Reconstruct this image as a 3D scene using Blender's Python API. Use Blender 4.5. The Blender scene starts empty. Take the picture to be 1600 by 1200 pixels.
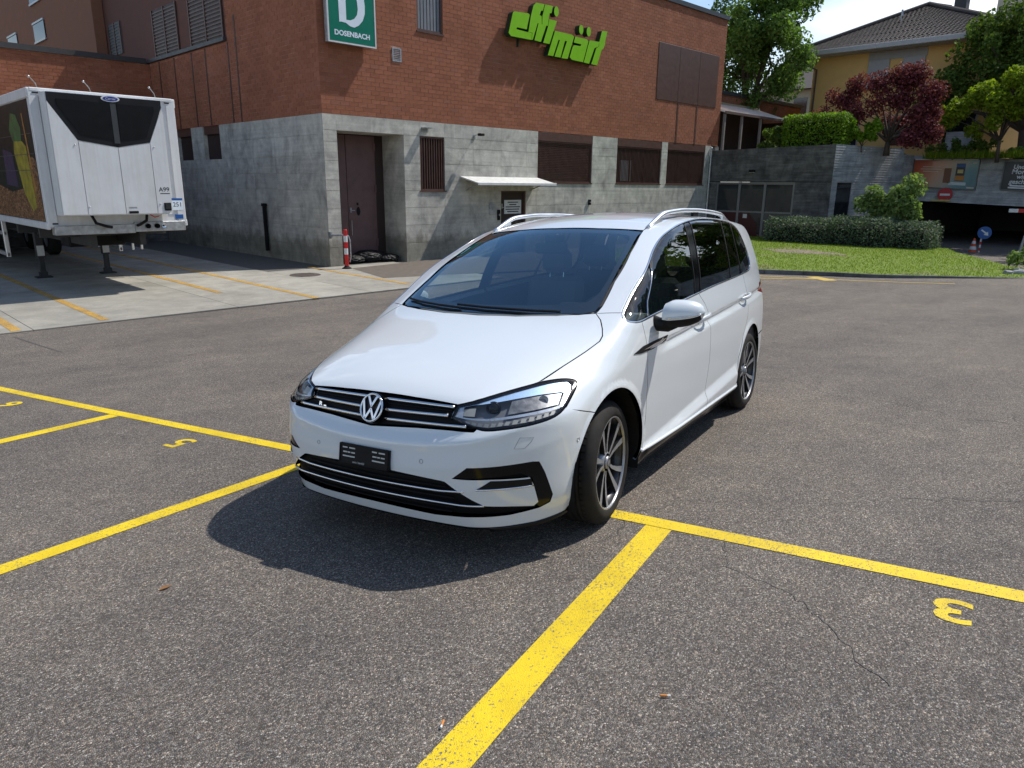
import bpy, bmesh, math, random
import numpy as np
from mathutils import Matrix, Vector
from mathutils.geometry import delaunay_2d_cdt, tessellate_polygon
random.seed(7); RNG = np.random.default_rng(7)
S = bpy.context.scene
COL = S.collection
R = math.radians

# ---------------------------------------------------------------- camera, sky, sun, exposure
cam_data = bpy.data.cameras.new('camera'); cam = bpy.data.objects.new('camera', cam_data); COL.objects.link(cam)
cam_data.sensor_width = 36; cam_data.lens = 25.17; cam_data.clip_end = 600; cam_data.clip_start = .05
CAM = Vector((-2.626842, -2.936096, 1.775868))
_r = Vector((.708751, -.705389, .00993)); _d = Vector((-.182645, -.197074, -.963225)); _f = Vector((.681405, .680873, -.268512))
cam.matrix_world = Matrix(((_r.x, -_d.x, -_f.x, CAM.x), (_r.y, -_d.y, -_f.y, CAM.y), (_r.z, -_d.z, -_f.z, CAM.z), (0, 0, 0, 1)))
S.camera = cam
SUN_AZ, SUN_EL = -17, 54          # azimuth counted from +X towards +Y
W = bpy.data.worlds.new('World'); S.world = W; W.use_nodes = True
nt = W.node_tree; nt.nodes.clear()
def wn(t, **k):
    n = nt.nodes.new(t)
    for a, v in k.items(): setattr(n, a, v)
    return n
sky = wn('ShaderNodeTexSky', sky_type='NISHITA', sun_disc=False, sun_elevation=R(SUN_EL), sun_rotation=R(90 - SUN_AZ), altitude=450, air_density=1.1, dust_density=.6, ozone_density=1.3)
tc = wn('ShaderNodeTexCoord'); mp = wn('ShaderNodeMapping'); mp.inputs['Scale'].default_value = (1.1, 1.1, 3.0); mp.inputs['Location'].default_value = (.55, .1, .0)
sep = wn('ShaderNodeSeparateXYZ'); low = wn('ShaderNodeMapRange'); low.inputs['From Min'].default_value = .05; low.inputs['From Max'].default_value = .62; low.inputs['To Min'].default_value = .075; low.inputs['To Max'].default_value = -.10; addc = wn('ShaderNodeMath', operation='ADD')
nz = wn('ShaderNodeTexNoise'); nz.inputs['Scale'].default_value = 2.2; nz.inputs['Detail'].default_value = 7; nz.inputs['Roughness'].default_value = .56
cr = wn('ShaderNodeValToRGB'); cr.color_ramp.elements[0].position = .50; cr.color_ramp.elements[1].position = .74
mix = wn('ShaderNodeMixRGB'); mix.inputs['Color2'].default_value = (9.0, 9.3, 9.8, 1)
bg = wn('ShaderNodeBackground'); bg.inputs['Strength'].default_value = .125
wo = wn('ShaderNodeOutputWorld')
L = nt.links.new
L(tc.outputs['Generated'], mp.inputs['Vector']); L(mp.outputs[0], nz.inputs['Vector']); L(tc.outputs['Generated'], sep.inputs[0]); L(sep.outputs[2], low.inputs['Value']); L(nz.outputs['Fac'], addc.inputs[0]); L(low.outputs[0], addc.inputs[1]); L(addc.outputs[0], cr.inputs[0])
L(cr.outputs[0], mix.inputs['Fac']); L(sky.outputs[0], mix.inputs['Color1']); L(mix.outputs[0], bg.inputs['Color']); L(bg.outputs[0], wo.inputs['Surface'])
sun_data = bpy.data.lights.new('sun', 'SUN'); sun_data.energy = 4.0; sun_data.angle = R(.53); sun_data.color = (1, .955, .89)
sun = bpy.data.objects.new('sun', sun_data); COL.objects.link(sun)
sv = Vector((math.cos(R(SUN_EL)) * math.cos(R(SUN_AZ)), math.cos(R(SUN_EL)) * math.sin(R(SUN_AZ)), math.sin(R(SUN_EL))))
sun.rotation_euler = sv.to_track_quat('Z', 'Y').to_euler(); sun.location = (0, 0, 30)
S.view_settings.view_transform = 'Standard'; S.view_settings.look = 'None'; S.view_settings.exposure = .27; S.view_settings.gamma = 1
S.view_settings.use_curve_mapping = False

# ---------------------------------------------------------------- helpers
def tag(o, label=None, cat=None, group=None, kind=None):
    if label: o['label'] = label
    if cat: o['category'] = cat
    if group: o['group'] = group
    if kind: o['kind'] = kind
    return o
def link(o, parent=None):
    COL.objects.link(o)
    if parent is not None: o.parent = parent
    return o
def empty(name, loc=(0, 0, 0), rz=0):
    o = bpy.data.objects.new(name, None); o.location = loc; o.rotation_euler = (0, 0, rz); o.empty_display_size = .2
    return link(o)
class MB:
    """collects shapes into one mesh"""
    def __init__(s): s.v = []; s.f = []; s.mi = []
    def add(s, v, f, m=0):
        b = len(s.v); s.v += [tuple(p) for p in v]; s.f += [tuple(i + b for i in q) for q in f]; s.mi += [m] * len(f); return s
    def box(s, a, b, m=0):
        (x0, y0, z0), (x1, y1, z1) = a, b
        x0, x1 = min(x0, x1), max(x0, x1); y0, y1 = min(y0, y1), max(y0, y1); z0, z1 = min(z0, z1), max(z0, z1)
        return s.add([(x0,y0,z0),(x1,y0,z0),(x1,y1,z0),(x0,y1,z0),(x0,y0,z1),(x1,y0,z1),(x1,y1,z1),(x0,y1,z1)],
                     [(0,3,2,1),(4,5,6,7),(0,1,5,4),(1,2,6,5),(2,3,7,6),(3,0,4,7)], m)
    def bbox(s, a, b, c=.01, m=0):
        """box with chamfered edges"""
        (x0, y0, z0), (x1, y1, z1) = a, b
        x0, x1 = min(x0, x1), max(x0, x1); y0, y1 = min(y0, y1), max(y0, y1); z0, z1 = min(z0, z1), max(z0, z1)
        c = min(c, (x1-x0)*.45, (y1-y0)*.45, (z1-z0)*.45)
        bm = bmesh.new(); bmesh.ops.create_cube(bm, size=1)
        for v in bm.verts: v.co = Vector(((x0+x1)/2 + v.co.x*(x1-x0), (y0+y1)/2 + v.co.y*(y1-y0), (z0+z1)/2 + v.co.z*(z1-z0)))
        bmesh.ops.bevel(bm, geom=bm.edges[:], offset=c, segments=1, affect='EDGES', clamp_overlap=True)
        bm.verts.ensure_lookup_table(); bm.verts.index_update()
        s.add([v.co[:] for v in bm.verts], [[v.index for v in f.verts] for f in bm.faces], m); bm.free(); return s
    def tube(s, pts, r, n=8, caps=True, m=0, closed=False, flat=None, up=None):
        pts = [Vector(p) for p in pts]; k = len(pts); rr = r if hasattr(r, '__len__') else [r]*k
        vs = []; fs = []; prev = None
        for i, p in enumerate(pts):
            if closed: t = pts[(i+1) % k] - pts[i-1]
            else: t = pts[min(i+1, k-1)] - pts[max(i-1, 0)]
            t.normalize()
            if up is not None: a = Vector(up) if not callable(up) else Vector(up(i)); a = a - t*a.dot(t)
            elif prev is None: a = t.orthogonal()
            else: a = prev - t*prev.dot(t)
            a.normalize(); prev = a; b = t.cross(a)
            for j in range(n):
                an = 2*math.pi*j/n
                vs.append(p + a*math.cos(an)*rr[i]*(flat or 1) + b*math.sin(an)*rr[i])
        for i in range(k if closed else k-1):
            for j in range(n):
                i2 = (i+1) % k
                fs.append((i*n+j, i*n+(j+1) % n, i2*n+(j+1) % n, i2*n+j))
        if caps and not closed: fs.append(tuple(reversed(range(n)))); fs.append(tuple((k-1)*n+j for j in range(n)))
        return s.add(vs, fs, m)
    def lathe(s, prof, n=32, axis='z', c=(0,0,0), m=0, close=False):
        """prof: list of (r, h)"""
        vs = []; fs = []; k = len(prof)
        for i in range(n):
            a = 2*math.pi*i/n
            for r, h in prof:
                u, v = r*math.cos(a), r*math.sin(a)
                p = (u, v, h) if axis == 'z' else ((h, u, v) if axis == 'x' else (v, h, u))
                vs.append((p[0]+c[0], p[1]+c[1], p[2]+c[2]))
        for i in range(n):
            i2 = (i+1) % n
            for j in range(k if close else k-1):
                j2 = (j+1) % k
                fs.append((i*k+j, i2*k+j, i2*k+j2, i*k+j2))
        return s.add(vs, fs, m)
    def prism(s, poly, h0, h1, axes='xzy', m=0, caps=True):
        """extrude 2D polygon; axes: which world axis gets u, v and the height"""
        ix = {'x': 0, 'y': 1, 'z': 2}; iu, iv, ih = (ix[a] for a in axes)
        k = len(poly); vs = []
        for h in (h0, h1):
            for u, v in poly:
                p = [0, 0, 0]; p[iu] = u; p[iv] = v; p[ih] = h; vs.append(tuple(p))
        fs = [(i, (i+1) % k, k+(i+1) % k, k+i) for i in range(k)]
        if caps:
            tri = tessellate_polygon([[Vector((u, v, 0)) for u, v in poly]])
            for t in tri: fs.append(tuple(t)); fs.append(tuple(k+i for i in reversed(t)))
        return s.add(vs, fs, m)
    def sphere(s, c, r, n=12, m=0, k=8):
        rx, ry, rz = r if hasattr(r, '__len__') else (r, r, r)
        vs = []; fs = []
        for i in range(k+1):
            t = math.pi*i/k
            for j in range(n):
                a = 2*math.pi*j/n
                vs.append((c[0]+rx*math.sin(t)*math.cos(a), c[1]+ry*math.sin(t)*math.sin(a), c[2]+rz*math.cos(t)))
        for i in range(k):
            for j in range(n): fs.append((i*n+j, (i+1)*n+j, (i+1)*n+(j+1) % n, i*n+(j+1) % n))
        return s.add(vs, fs, m)
    def build(s, name, mats, parent=None, smooth=False, angle=None, fix=True):
        me = bpy.data.meshes.new(name); me.from_pydata(s.v, [], s.f)
        for m in (mats if isinstance(mats, (list, tuple)) else [mats]): me.materials.append(m)
        if any(s.mi): me.polygons.foreach_set('material_index', s.mi)
        if fix:
            bm = bmesh.new(); bm.from_mesh(me); bmesh.ops.recalc_face_normals(bm, faces=bm.faces[:]); bm.to_mesh(me); bm.free()
        if smooth or angle:
            me.polygons.foreach_set('use_smooth', [True]*len(me.polygons))
            if angle: me.set_sharp_from_angle(angle=R(angle))
        me.update()
        return link(bpy.data.objects.new(name, me), parent)
def npmesh(name, V, F, mat, parent=None, smooth=False):
    """fast mesh from numpy arrays; F is (n, 3) or (n, 4)"""
    me = bpy.data.meshes.new(name); V = np.asarray(V, np.float32); F = np.asarray(F, np.int32)
    n, k = F.shape
    me.vertices.add(len(V)); me.vertices.foreach_set('co', V.ravel())
    me.loops.add(n*k); me.loops.foreach_set('vertex_index', F.ravel())
    me.polygons.add(n); me.polygons.foreach_set('loop_start', np.arange(0, n*k, k, dtype=np.int32))
    me.polygons.foreach_set('use_smooth', np.full(n, bool(smooth)))
    me.materials.append(mat); me.update(calc_edges=True); me.validate()
    return link(bpy.data.objects.new(name, me), parent)
def text_mesh(name, body, size, mat, parent=None, M=None, extrude=.002, align='CENTER', bold=0, sx=1.0, spacing=1.0, shear=0):
    cu = bpy.data.curves.new(name, 'FONT'); cu.body = body; cu.size = size; cu.extrude = extrude; cu.align_x = align; cu.align_y = 'CENTER'
    cu.offset = bold; cu.resolution_u = 3; cu.space_character = spacing; cu.shear = shear
    tmp = bpy.data.objects.new(name, cu); COL.objects.link(tmp)
    bpy.context.view_layer.update()
    me = bpy.data.meshes.new_from_object(tmp.evaluated_get(bpy.context.evaluated_depsgraph_get()))
    bpy.data.objects.remove(tmp); bpy.data.curves.remove(cu)
    me.name = name; me.materials.clear(); me.materials.append(mat)
    if sx != 1: me.transform(Matrix.Diagonal((sx, 1, 1, 1)))
    if M is not None: me.transform(M)
    return link(bpy.data.objects.new(name, me), parent)
def frame_M(o, u, v):
    """matrix taking text x->u, y->v, z->u x v, origin o"""
    u = Vector(u).normalized(); v = Vector(v).normalized(); w = u.cross(v)
    return Matrix(((u.x, v.x, w.x, o[0]), (u.y, v.y, w.y, o[1]), (u.z, v.z, w.z, o[2]), (0, 0, 0, 1)))
def ip(a, b, t): return tuple(a[i]+(b[i]-a[i])*t for i in range(len(a)))

# ---------------------------------------------------------------- materials
class NB:
    def __init__(s, name):
        s.m = bpy.data.materials.new(name); s.m.use_nodes = True; s.t = s.m.node_tree; s.n = s.t.nodes; s.p = s.n['Principled BSDF']
    def new(s, t, ins=None, **k):
        n = s.n.new(t)
        for a, v in k.items(): setattr(n, a, v)
        for a, v in (ins or {}).items(): s.set(n, a, v)
        return n
    def set(s, n, a, v):
        i = n.inputs[a]
        if hasattr(v, 'is_output') or isinstance(v, bpy.types.NodeSocket): s.t.links.new(v, i)
        elif isinstance(v, (tuple, list)) and i.type == 'RGBA': i.default_value = (*v[:3], 1)
        else: i.default_value = v
    def P(s, **k):
        for a, v in k.items(): s.set(s.p, a.replace('_', ' '), v)
        return s
    def coord(s, which='Object', scale=(1,1,1), rot=(0,0,0), loc=(0,0,0)):
        c = s.new('ShaderNodeTexCoord'); m = s.new('ShaderNodeMapping', {'Scale': scale, 'Rotation': rot, 'Location': loc}); s.t.links.new(c.outputs[which], m.inputs['Vector']); return m.outputs[0]
    def noise(s, v, scale=5, detail=4, rough=.55, dist=0):
        return s.new('ShaderNodeTexNoise', {'Vector': v, 'Scale': scale, 'Detail': detail, 'Roughness': rough, 'Distortion': dist}).outputs['Fac']
    def vor(s, v, scale, feature='F1', out='Distance', rand=1):
        return s.new('ShaderNodeTexVoronoi', {'Vector': v, 'Scale': scale, 'Randomness': rand}, feature=feature).outputs[out]
    def ramp(s, f, *stops, interp='LINEAR'):
        r = s.new('ShaderNodeValToRGB', {'Fac': f}); e = r.color_ramp.elements; r.color_ramp.interpolation = interp
        while len(e) < len(stops): e.new(.5)
        for q, (p, c) in zip(e, stops):
            q.position = p; q.color = (*c, 1) if hasattr(c, '__len__') else (c, c, c, 1)
        return r.outputs[0]
    def mix(s, f, a, b, blend='MIX'):
        return s.new('ShaderNodeMixRGB', {'Fac': f, 'Color1': a, 'Color2': b}, blend_type=blend).outputs[0]
    def math(s, op, a, b=0.):
        n = s.new('ShaderNodeMath', operation=op); s.set(n, 0, a); s.set(n, 1, b); return n.outputs[0]
    def bump(s, h, strength=.3, dist=.01, normal=None):
        n = s.new('ShaderNodeBump', {'Height': h, 'Strength': strength, 'Distance': dist})
        if normal is not None: s.set(n, 'Normal', normal)
        return n.outputs[0]
def simple(name, col, rough=.5, metal=0., spec=.5, var=.08, scale=6, bump=0., coat=0., bscale=60):
    b = NB(name); v = b.coord()
    n = b.noise(v, scale, 5)
    lo = tuple(c*(1-var) for c in col); hi = tuple(min(1, c*(1+var)) for c in col)
    b.P(Base_Color=b.ramp(n, (.3, lo), (.7, hi)), Metallic=metal, Specular_IOR_Level=spec,
        Roughness=b.ramp(n, (.3, max(0.02, rough*.88)), (.7, min(1, rough*1.12))))
    if coat: b.P(Coat_Weight=coat, Coat_Roughness=.03)
    if bump: b.P(Normal=b.bump(b.noise(v, bscale, 3), bump, .004))
    return b.m
def mk_asphalt():
    b = NB('asphalt'); v = b.coord()
    cell = b.vor(v, 178, out='Color'); g = b.new('ShaderNodeSeparateColor', {'Color': cell}).outputs[0]
    g2 = b.new('ShaderNodeSeparateColor', {'Color': cell}).outputs[1]
    stone = b.ramp(g, (.0, (.080,.074,.070)), (.38, (.152,.141,.131)), (.72, (.230,.213,.196)), (.93, (.345,.322,.293)), (1, (.56,.53,.485)))
    tint = b.ramp(g2, (.0, (.80,.86,1.0)), (.5, (1,1,1)), (1, (1.22,1.0,.82)))
    stone = b.mix(.55, stone, b.mix(1, stone, tint, 'MULTIPLY'))
    edge = b.ramp(b.vor(v, 178, 'DISTANCE_TO_EDGE'), (.02, .35), (.16, 1))
    stone = b.mix(1, stone, edge, 'MULTIPLY')
    big = b.noise(v, .45, 6, .62); mid = b.noise(v, 3.2, 6, .65)
    stone = b.mix(1, stone, b.ramp(big, (.28, (.82,.81,.805)), (.72, (1.19,1.14,1.06))), 'MULTIPLY')
    stone = b.mix(1, stone, b.ramp(mid, (.3, (.86,.855,.85)), (.7, (1.14,1.11,1.05))), 'MULTIPLY')
    # hairline cracks, only in some places
    w = b.noise(v, 1.1, 5, .7); vv = b.new('ShaderNodeMixRGB', {'Fac': .35, 'Color1': v, 'Color2': b.new('ShaderNodeTexNoise', {'Vector': v, 'Scale': 2.3, 'Detail': 6}).outputs['Color']}).outputs[0]
    ck = b.vor(vv, .62, 'DISTANCE_TO_EDGE'); line = b.ramp(ck, (.0, 1), (.005, 0))
    where = b.ramp(b.noise(v, .33, 3), (.58, 0), (.68, .8)); crack = b.math('MULTIPLY', line, where)
    stone = b.mix(crack, stone, (.05,.046,.043))
    # polished wheel tracks and dark drips
    tk = b.noise(b.coord(scale=(.18,1.4,1), rot=(0,0,.25)), 1.1, 4, .6); stone = b.mix(1, stone, b.ramp(tk, (.36, (.91,.91,.92)), (.6, (1.04,1.04,1.04))), 'MULTIPLY')
    dr = b.vor(b.coord(scale=(1,1,0)), .9); dm = b.ramp(b.math('ADD', dr, b.math('MULTIPLY', b.noise(v, 9, 4), .06)), (.055, .55), (.085, 0)); stone = b.mix(dm, stone, (.045,.042,.04))
    # pale scuffs and oil specks
    sc = b.ramp(b.noise(b.coord(scale=(1,6,1), rot=(0,0,.7)), 2.4, 6, .7), (.69, 0), (.8, .35)); stone = b.mix(sc, stone, (.34,.32,.30))
    h = b.math('ADD', b.math('MULTIPLY', g, .6), b.ramp(b.vor(v, 178), (0, 1), (.6, 0)))
    h = b.math('SUBTRACT', h, b.math('MULTIPLY', crack, 3.))
    b.P(Base_Color=stone, Roughness=.86, Specular_IOR_Level=.3, Normal=b.bump(h, .75, .004))
    return b.m
ASPH = mk_asphalt()
def mk_paint_line(name, col, worn):
    b = NB(name); v = b.coord()
    cell = b.vor(v, 178, out='Color'); g = b.new('ShaderNodeSeparateColor', {'Color': cell}).outputs[0]
    n = b.noise(v, 75, 6, .72); n2 = b.noise(v, 2.2, 4)
    k = b.math('ADD', b.math('MULTIPLY', n, .72), b.math('ADD', b.math('MULTIPLY', g, .2), b.math('MULTIPLY', n2, .25)))
    wear = b.ramp(k, (worn, 1), (worn+.05, 0))
    c = b.ramp(b.noise(v, 7, 5), (.3, tuple(x*.86 for x in col)), (.7, col)); c = b.mix(1, c, b.ramp(b.noise(v, 1.3, 6, .7), (.36, (.80,.79,.76)), (.56, (1,1,1))), 'MULTIPLY')
    b.P(Base_Color=b.mix(wear, c, (.12,.11,.10)), Roughness=.62, Normal=b.bump(b.math('ADD', g, b.ramp(b.vor(v,178), (0,1), (.6,0))), .5, .003))
    return b.m
YEL = mk_paint_line('yellow road paint', (.84,.60,.004), .452)
ORA = mk_paint_line('worn orange road paint', (.62,.36,.06), .50)
def mk_concrete(name, c0, c1, board=0., stain=.5, vert=True, scale=1., rnd=.12):
    b = NB(name); v = b.coord()
    oi = b.new('ShaderNodeObjectInfo').outputs['Random']
    off = b.new('ShaderNodeCombineXYZ', {'X': b.math('MULTIPLY', oi, 3.), 'Y': b.math('MULTIPLY', oi, 7.), 'Z': 0.}).outputs[0]
    vo = b.new('ShaderNodeVectorMath', {0: v, 1: off}, operation='ADD').outputs[0]
    n = b.noise(vo, 2.1*scale, 9, .66); fine = b.noise(v, 38, 5, .7)
    col = b.ramp(n, (.28, c0), (.72, c1))
    st = b.noise(b.coord(scale=(1.0,1.0,.55)), 1.7, 8, .72, .8)
    hb = b.noise(b.coord(scale=(.22,.22,5.5)), 2.0, 4, .7)
    col = b.mix(1, col, b.ramp(hb, (.35, .88), (.65, 1.06)), 'MULTIPLY')
    col = b.mix(1, col, b.ramp(st, (.32, (1-stain,1-stain,1-stain*.95)), (.6, (1.05,1.05,1.04))), 'MULTIPLY')
    pit = b.ramp(b.vor(v, 16), (.05, .45), (.13, 1)); msk = b.ramp(b.noise(v, 3, 2), (.5, 0), (.62, 1))
    col = b.mix(b.math('MULTIPLY', msk, .7), col, b.mix(1, col, pit, 'MULTIPLY'))
    col = b.mix(1, col, b.ramp(fine, (.25, .84), (.75, 1.12)), 'MULTIPLY')
    if name.startswith('weathered'):
        zz = b.new('ShaderNodeSeparateXYZ', {'Vector': v}).outputs[2]; up = b.math('ADD', zz, b.math('MULTIPLY', b.noise(b.coord(scale=(1.2,1.2,.7)), 2.2, 6, .7), -1.1))
        col = b.mix(1, col, b.ramp(up, (.0, (.55,.54,.50)), (.28, (1,1,1))), 'MULTIPLY')
    if rnd: col = b.mix(1, col, b.ramp(oi, (0, 1-rnd), (1, 1+rnd)), 'MULTIPLY')
    blotch = b.noise(b.coord(scale=(.8,.8,1.1)), .75, 7, .68, 1.); col = b.mix(1, col, b.ramp(blotch, (.30, (1-stain*.9,)*3), (.52, (1.0,)*3), (.75, (1.10,1.10,1.08))), 'MULTIPLY')
    h = b.math('ADD', b.math('MULTIPLY', fine, .4), n)
    if board:
        wv = b.new('ShaderNodeTexWave', {'Vector': b.coord(scale=(0,0,1)), 'Scale': board, 'Distortion': .6, 'Detail': 2, 'Detail Scale': .6}, wave_type='BANDS', bands_direction='Z').outputs['Fac']
        rows = b.noise(b.coord(scale=(.25,.25,board*.5)), 3, 3, .7)
        col = b.mix(1, col, b.ramp(rows, (.3, .66), (.7, 1.18)), 'MULTIPLY')
        h = b.math('ADD', h, b.math('MULTIPLY', wv, 1.4))
    b.P(Base_Color=col, Roughness=.9, Specular_IOR_Level=.25, Normal=b.bump(h, .5, .012))
    return b.m
CONC = mk_concrete('weathered formwork concrete', (.42,.405,.36), (.60,.585,.525), stain=.36, scale=1.3, rnd=.045)
CONC_D = mk_concrete('dark board marked concrete', (.10,.098,.094), (.23,.225,.215), board=5.2, stain=.5, rnd=0)
CONC_B = mk_concrete('pale grey concrete', (.37,.375,.38), (.50,.505,.505), board=3.1, stain=.3, rnd=.05)
PAD = mk_concrete('trowelled concrete paving', (.27,.255,.22), (.38,.36,.31), stain=.16, scale=.6, rnd=.06)
KERB = mk_concrete('grey granite kerb', (.10,.10,.10), (.21,.21,.205), stain=.3)
def mk_brick():
    b = NB('red brown brick'); v = b.coord()
    oi = b.new('ShaderNodeObjectInfo').outputs['Random']; ri = b.new('ShaderNodeNewGeometry').outputs['Random Per Island']
    r = b.math('FRACT', b.math('ADD', b.math('MULTIPLY', oi, 7.3), ri))
    c = b.ramp(r, (0, (.25,.094,.051)), (.2, (.278,.105,.057)), (.6, (.295,.113,.061)), (.9, (.322,.126,.071)), (1, (.27,.110,.070)))
    n = b.noise(v, 16, 6, .7); big = b.noise(v, .7, 5, .6)
    c = b.mix(1, c, b.ramp(n, (.25, .78), (.75, 1.18)), 'MULTIPLY')
    c = b.mix(1, c, b.ramp(big, (.3, (.84,.83,.83)), (.7, (1.12,1.13,1.16))), 'MULTIPLY')
    b.P(Base_Color=c, Roughness=.88, Specular_IOR_Level=.25, Normal=b.bump(n, .4, .006)); return b.m
BRICK = mk_brick()
def mk_mortar():
    b = NB('brick mortar'); v = b.coord(); n = b.noise(v, .9, 6, .7); f = b.noise(v, 9, 4, .7)
    k = b.math('ADD', b.math('MULTIPLY', n, .7), b.math('MULTIPLY', f, .3))
    b.P(Base_Color=b.ramp(k, (.36, (.27,.105,.065)), (.52, (.36,.155,.10)), (.68, (.60,.38,.28))), Roughness=.95); return b.m
MORTAR = mk_mortar()
def mk_carpaint():
    b = NB('white car paint'); v = b.coord()
    fl = b.noise(v, 900, 2); n = b.noise(v, 2.2, 3)
    col = b.ramp(n, (.3, (.66,.70,.725)), (.7, (.685,.72,.74)))
    b.P(Base_Color=col, Roughness=.33, Specular_IOR_Level=.5, Coat_Weight=1., Coat_Roughness=.025, Coat_IOR=1.62)
    d = b.noise(v, 60, 6, .8); b.set(b.p, 'Coat Roughness', b.ramp(d, (.45, .02), (.75, .06)))
    return b.m
PAINT = mk_carpaint()
GLOSSBLK = simple('gloss black plastic', (.004,.004,.005), .14, coat=.0, var=.2, spec=.28)
BLK = simple('matt black plastic', (.007,.007,.008), .6, var=.2, bump=.15, bscale=300, spec=.22)
CHROME = simple('chrome trim', (.72,.73,.75), .09, metal=1, var=.03)
SILVER = simple('satin aluminium', (.74,.75,.77), .34, metal=.9, var=.05)
DARKALLOY = simple('dark alloy paint', (.011,.011,.012), .35, coat=.2)
MACHINED = simple('machined alloy face', (.34,.345,.36), .36, metal=.55, var=.1, scale=30)
def mk_tyre():
    b = NB('tyre rubber'); v = b.coord(); n = b.noise(v, 9, 6, .7)
    b.P(Base_Color=b.ramp(n, (.3, (.012,.0115,.011)), (.75, (.030,.027,.024))), Roughness=.78, Specular_IOR_Level=.25, Normal=b.bump(b.noise(v, 140, 3), .2, .003)); return b.m
TYRE = mk_tyre()
def mk_glass(name, tint, refl=1.0, rough=0.0, spec_tint=(1,1,1)):
    b = NB(name); b.n.remove(b.p)
    tr = b.new('ShaderNodeBsdfTransparent', {'Color': tint}); gl = b.new('ShaderNodeBsdfGlossy', {'Color': spec_tint, 'Roughness': rough})
    bf = b.new('ShaderNodeNewGeometry').outputs['Backfacing']
    fr = b.new('ShaderNodeFresnel', {'IOR': b.math('ADD', 1.52, b.math('MULTIPLY', bf, 1/1.52-1.52))}).outputs[0]
    # both faces of the pane reflect
    f2 = b.math('MINIMUM', b.math('MULTIPLY', fr, 1.3*refl), 1.)
    mx = b.new('ShaderNodeMixShader', {0: f2, 1: tr.outputs[0], 2: gl.outputs[0]})
    b.t.links.new(mx.outputs[0], b.n['Material Output'].inputs['Surface']); return b.m
WS_GLASS = mk_glass('windscreen glass', (.80,.88,.91), 1.45, spec_tint=(.58,.84,1.0))
SIDE_GLASS = mk_glass('tinted side glass', (.66,.74,.70))
PRIV_GLASS = mk_glass('privacy glass', (.15,.16,.165))
LENS = mk_glass('headlamp lens', (.96,.97,.98), .7)
HOUSEGLASS = simple('dark window glass', (.02,.023,.026), .06, var=.1, spec=.7)
INTER = simple('dark car trim', (.030,.031,.033), .7, bump=.2, bscale=200)
DASH = simple('grey dashboard', (.17,.178,.185), .62, bump=.2, bscale=200)
FABRIC = simple('dark seat cloth', (.085,.088,.095), .9, bump=.3, bscale=300)
HEADLINER = simple('pale headliner', (.25,.25,.24), .9)
REDLIGHT = simple('red lamp lens', (.30,.006,.008), .12, coat=1)
AMBERLED = simple('led clusters', (.36,.35,.32), .4, metal=.1)
REFLECTOR = simple('headlamp reflector', (.56,.59,.63), .3, metal=.5, var=.12, scale=30)
SKYREFL = simple('upper reflector with painted sky', (.45,.63,.86), .28, metal=.4, var=.05)  # blue of the mirrored sky painted into the reflector colour
LAMPDARK = simple('headlamp bezel', (.10,.105,.115), .3, coat=.2)
def mk_white():
    b = NB('white sheet metal'); v = b.coord(); n = b.noise(b.coord(scale=(5,5,.35)), 1.6, 7, .7); f = b.noise(v, 2.2, 6, .7)
    c = b.mix(1, b.ramp(n, (.32, (.57,.57,.56)), (.56, (.645,.655,.665))), b.ramp(f, (.3, .92), (.6, 1.02)), 'MULTIPLY')
    b.P(Base_Color=c, Roughness=b.ramp(f, (.3, .5), (.7, .34))); return b.m
WHITE = mk_white()
WHITE_D = simple('dirty white paint', (.60,.60,.57), .6, var=.12)
TBLACK = simple('black grille plastic', (.005,.005,.006), .6, var=.3, spec=.15)
GALV = simple('galvanised steel', (.40,.41,.42), .42, metal=.7, var=.25, scale=14)
STEEL_D = simple('dark chassis steel', (.03,.03,.032), .6, var=.3)
BROWN = simple('dark brown metal', (.088,.043,.033), .5, var=.2)
BROWN_D = simple('very dark brown metal', (.032,.018,.015), .6, var=.2)
DOORBR = simple('maroon steel door', (.125,.070,.068), .5, var=.18, scale=3)
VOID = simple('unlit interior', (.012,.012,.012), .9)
LIME = simple('lime green acrylic', (.22,.52,.010), .32, var=.05, coat=.3)
LETTERSIDE = simple('dark green letter sides', (.012,.035,.020), .45)
SIGNGREEN = simple('green sign face', (.001,.155,.100), .5, var=.05, spec=.2)
SIGNWHITE = simple('white sign print', (.66,.74,.82), .5, var=.04)
RED = simple('red paint', (.50,.012,.012), .42, var=.08)
SIGNRED = simple('red traffic sign', (.42,.012,.02), .4)
SIGNBLUE = simple('blue traffic sign', (.012,.085,.30), .4)
CONE = simple('orange cone plastic', (.55,.07,.02), .5)
RUBBISH = simple('black bin bag', (.006,.006,.007), .58, var=.4, bump=1., bscale=11, spec=.3)
BARK = simple('tree bark', (.075,.055,.042), .95, var=.4, scale=20, bump=.6, bscale=40)
def mk_leaf(name, cols, trans=.35):
    b = NB(name); ri = b.new('ShaderNodeNewGeometry').outputs['Random Per Island']; oi = b.new('ShaderNodeObjectInfo').outputs['Random']
    n = b.noise(b.coord(), 1.4, 4)
    k = b.math('ADD', b.math('MULTIPLY', ri, .55), b.math('MULTIPLY', n, .45))
    st = [(.15 + .7*i/(len(cols)-1), c) for i, c in enumerate(cols)]
    c = b.ramp(k, *st)
    b.P(Base_Color=c, Roughness=.62, Specular_IOR_Level=.16)
    tl = b.new('ShaderNodeBsdfTranslucent', {'Color': b.mix(1, c, (1.1,1.25,.6), 'MULTIPLY')})
    mx = b.new('ShaderNodeMixShader', {0: trans, 1: b.p.outputs[0], 2: tl.outputs[0]})
    b.t.links.new(mx.outputs[0], b.n['Material Output'].inputs['Surface']); return b.m
LEAF_TREE = mk_leaf('broad green leaves', [(.06,.115,.025), (.13,.21,.05), (.21,.32,.08)], .45)
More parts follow.
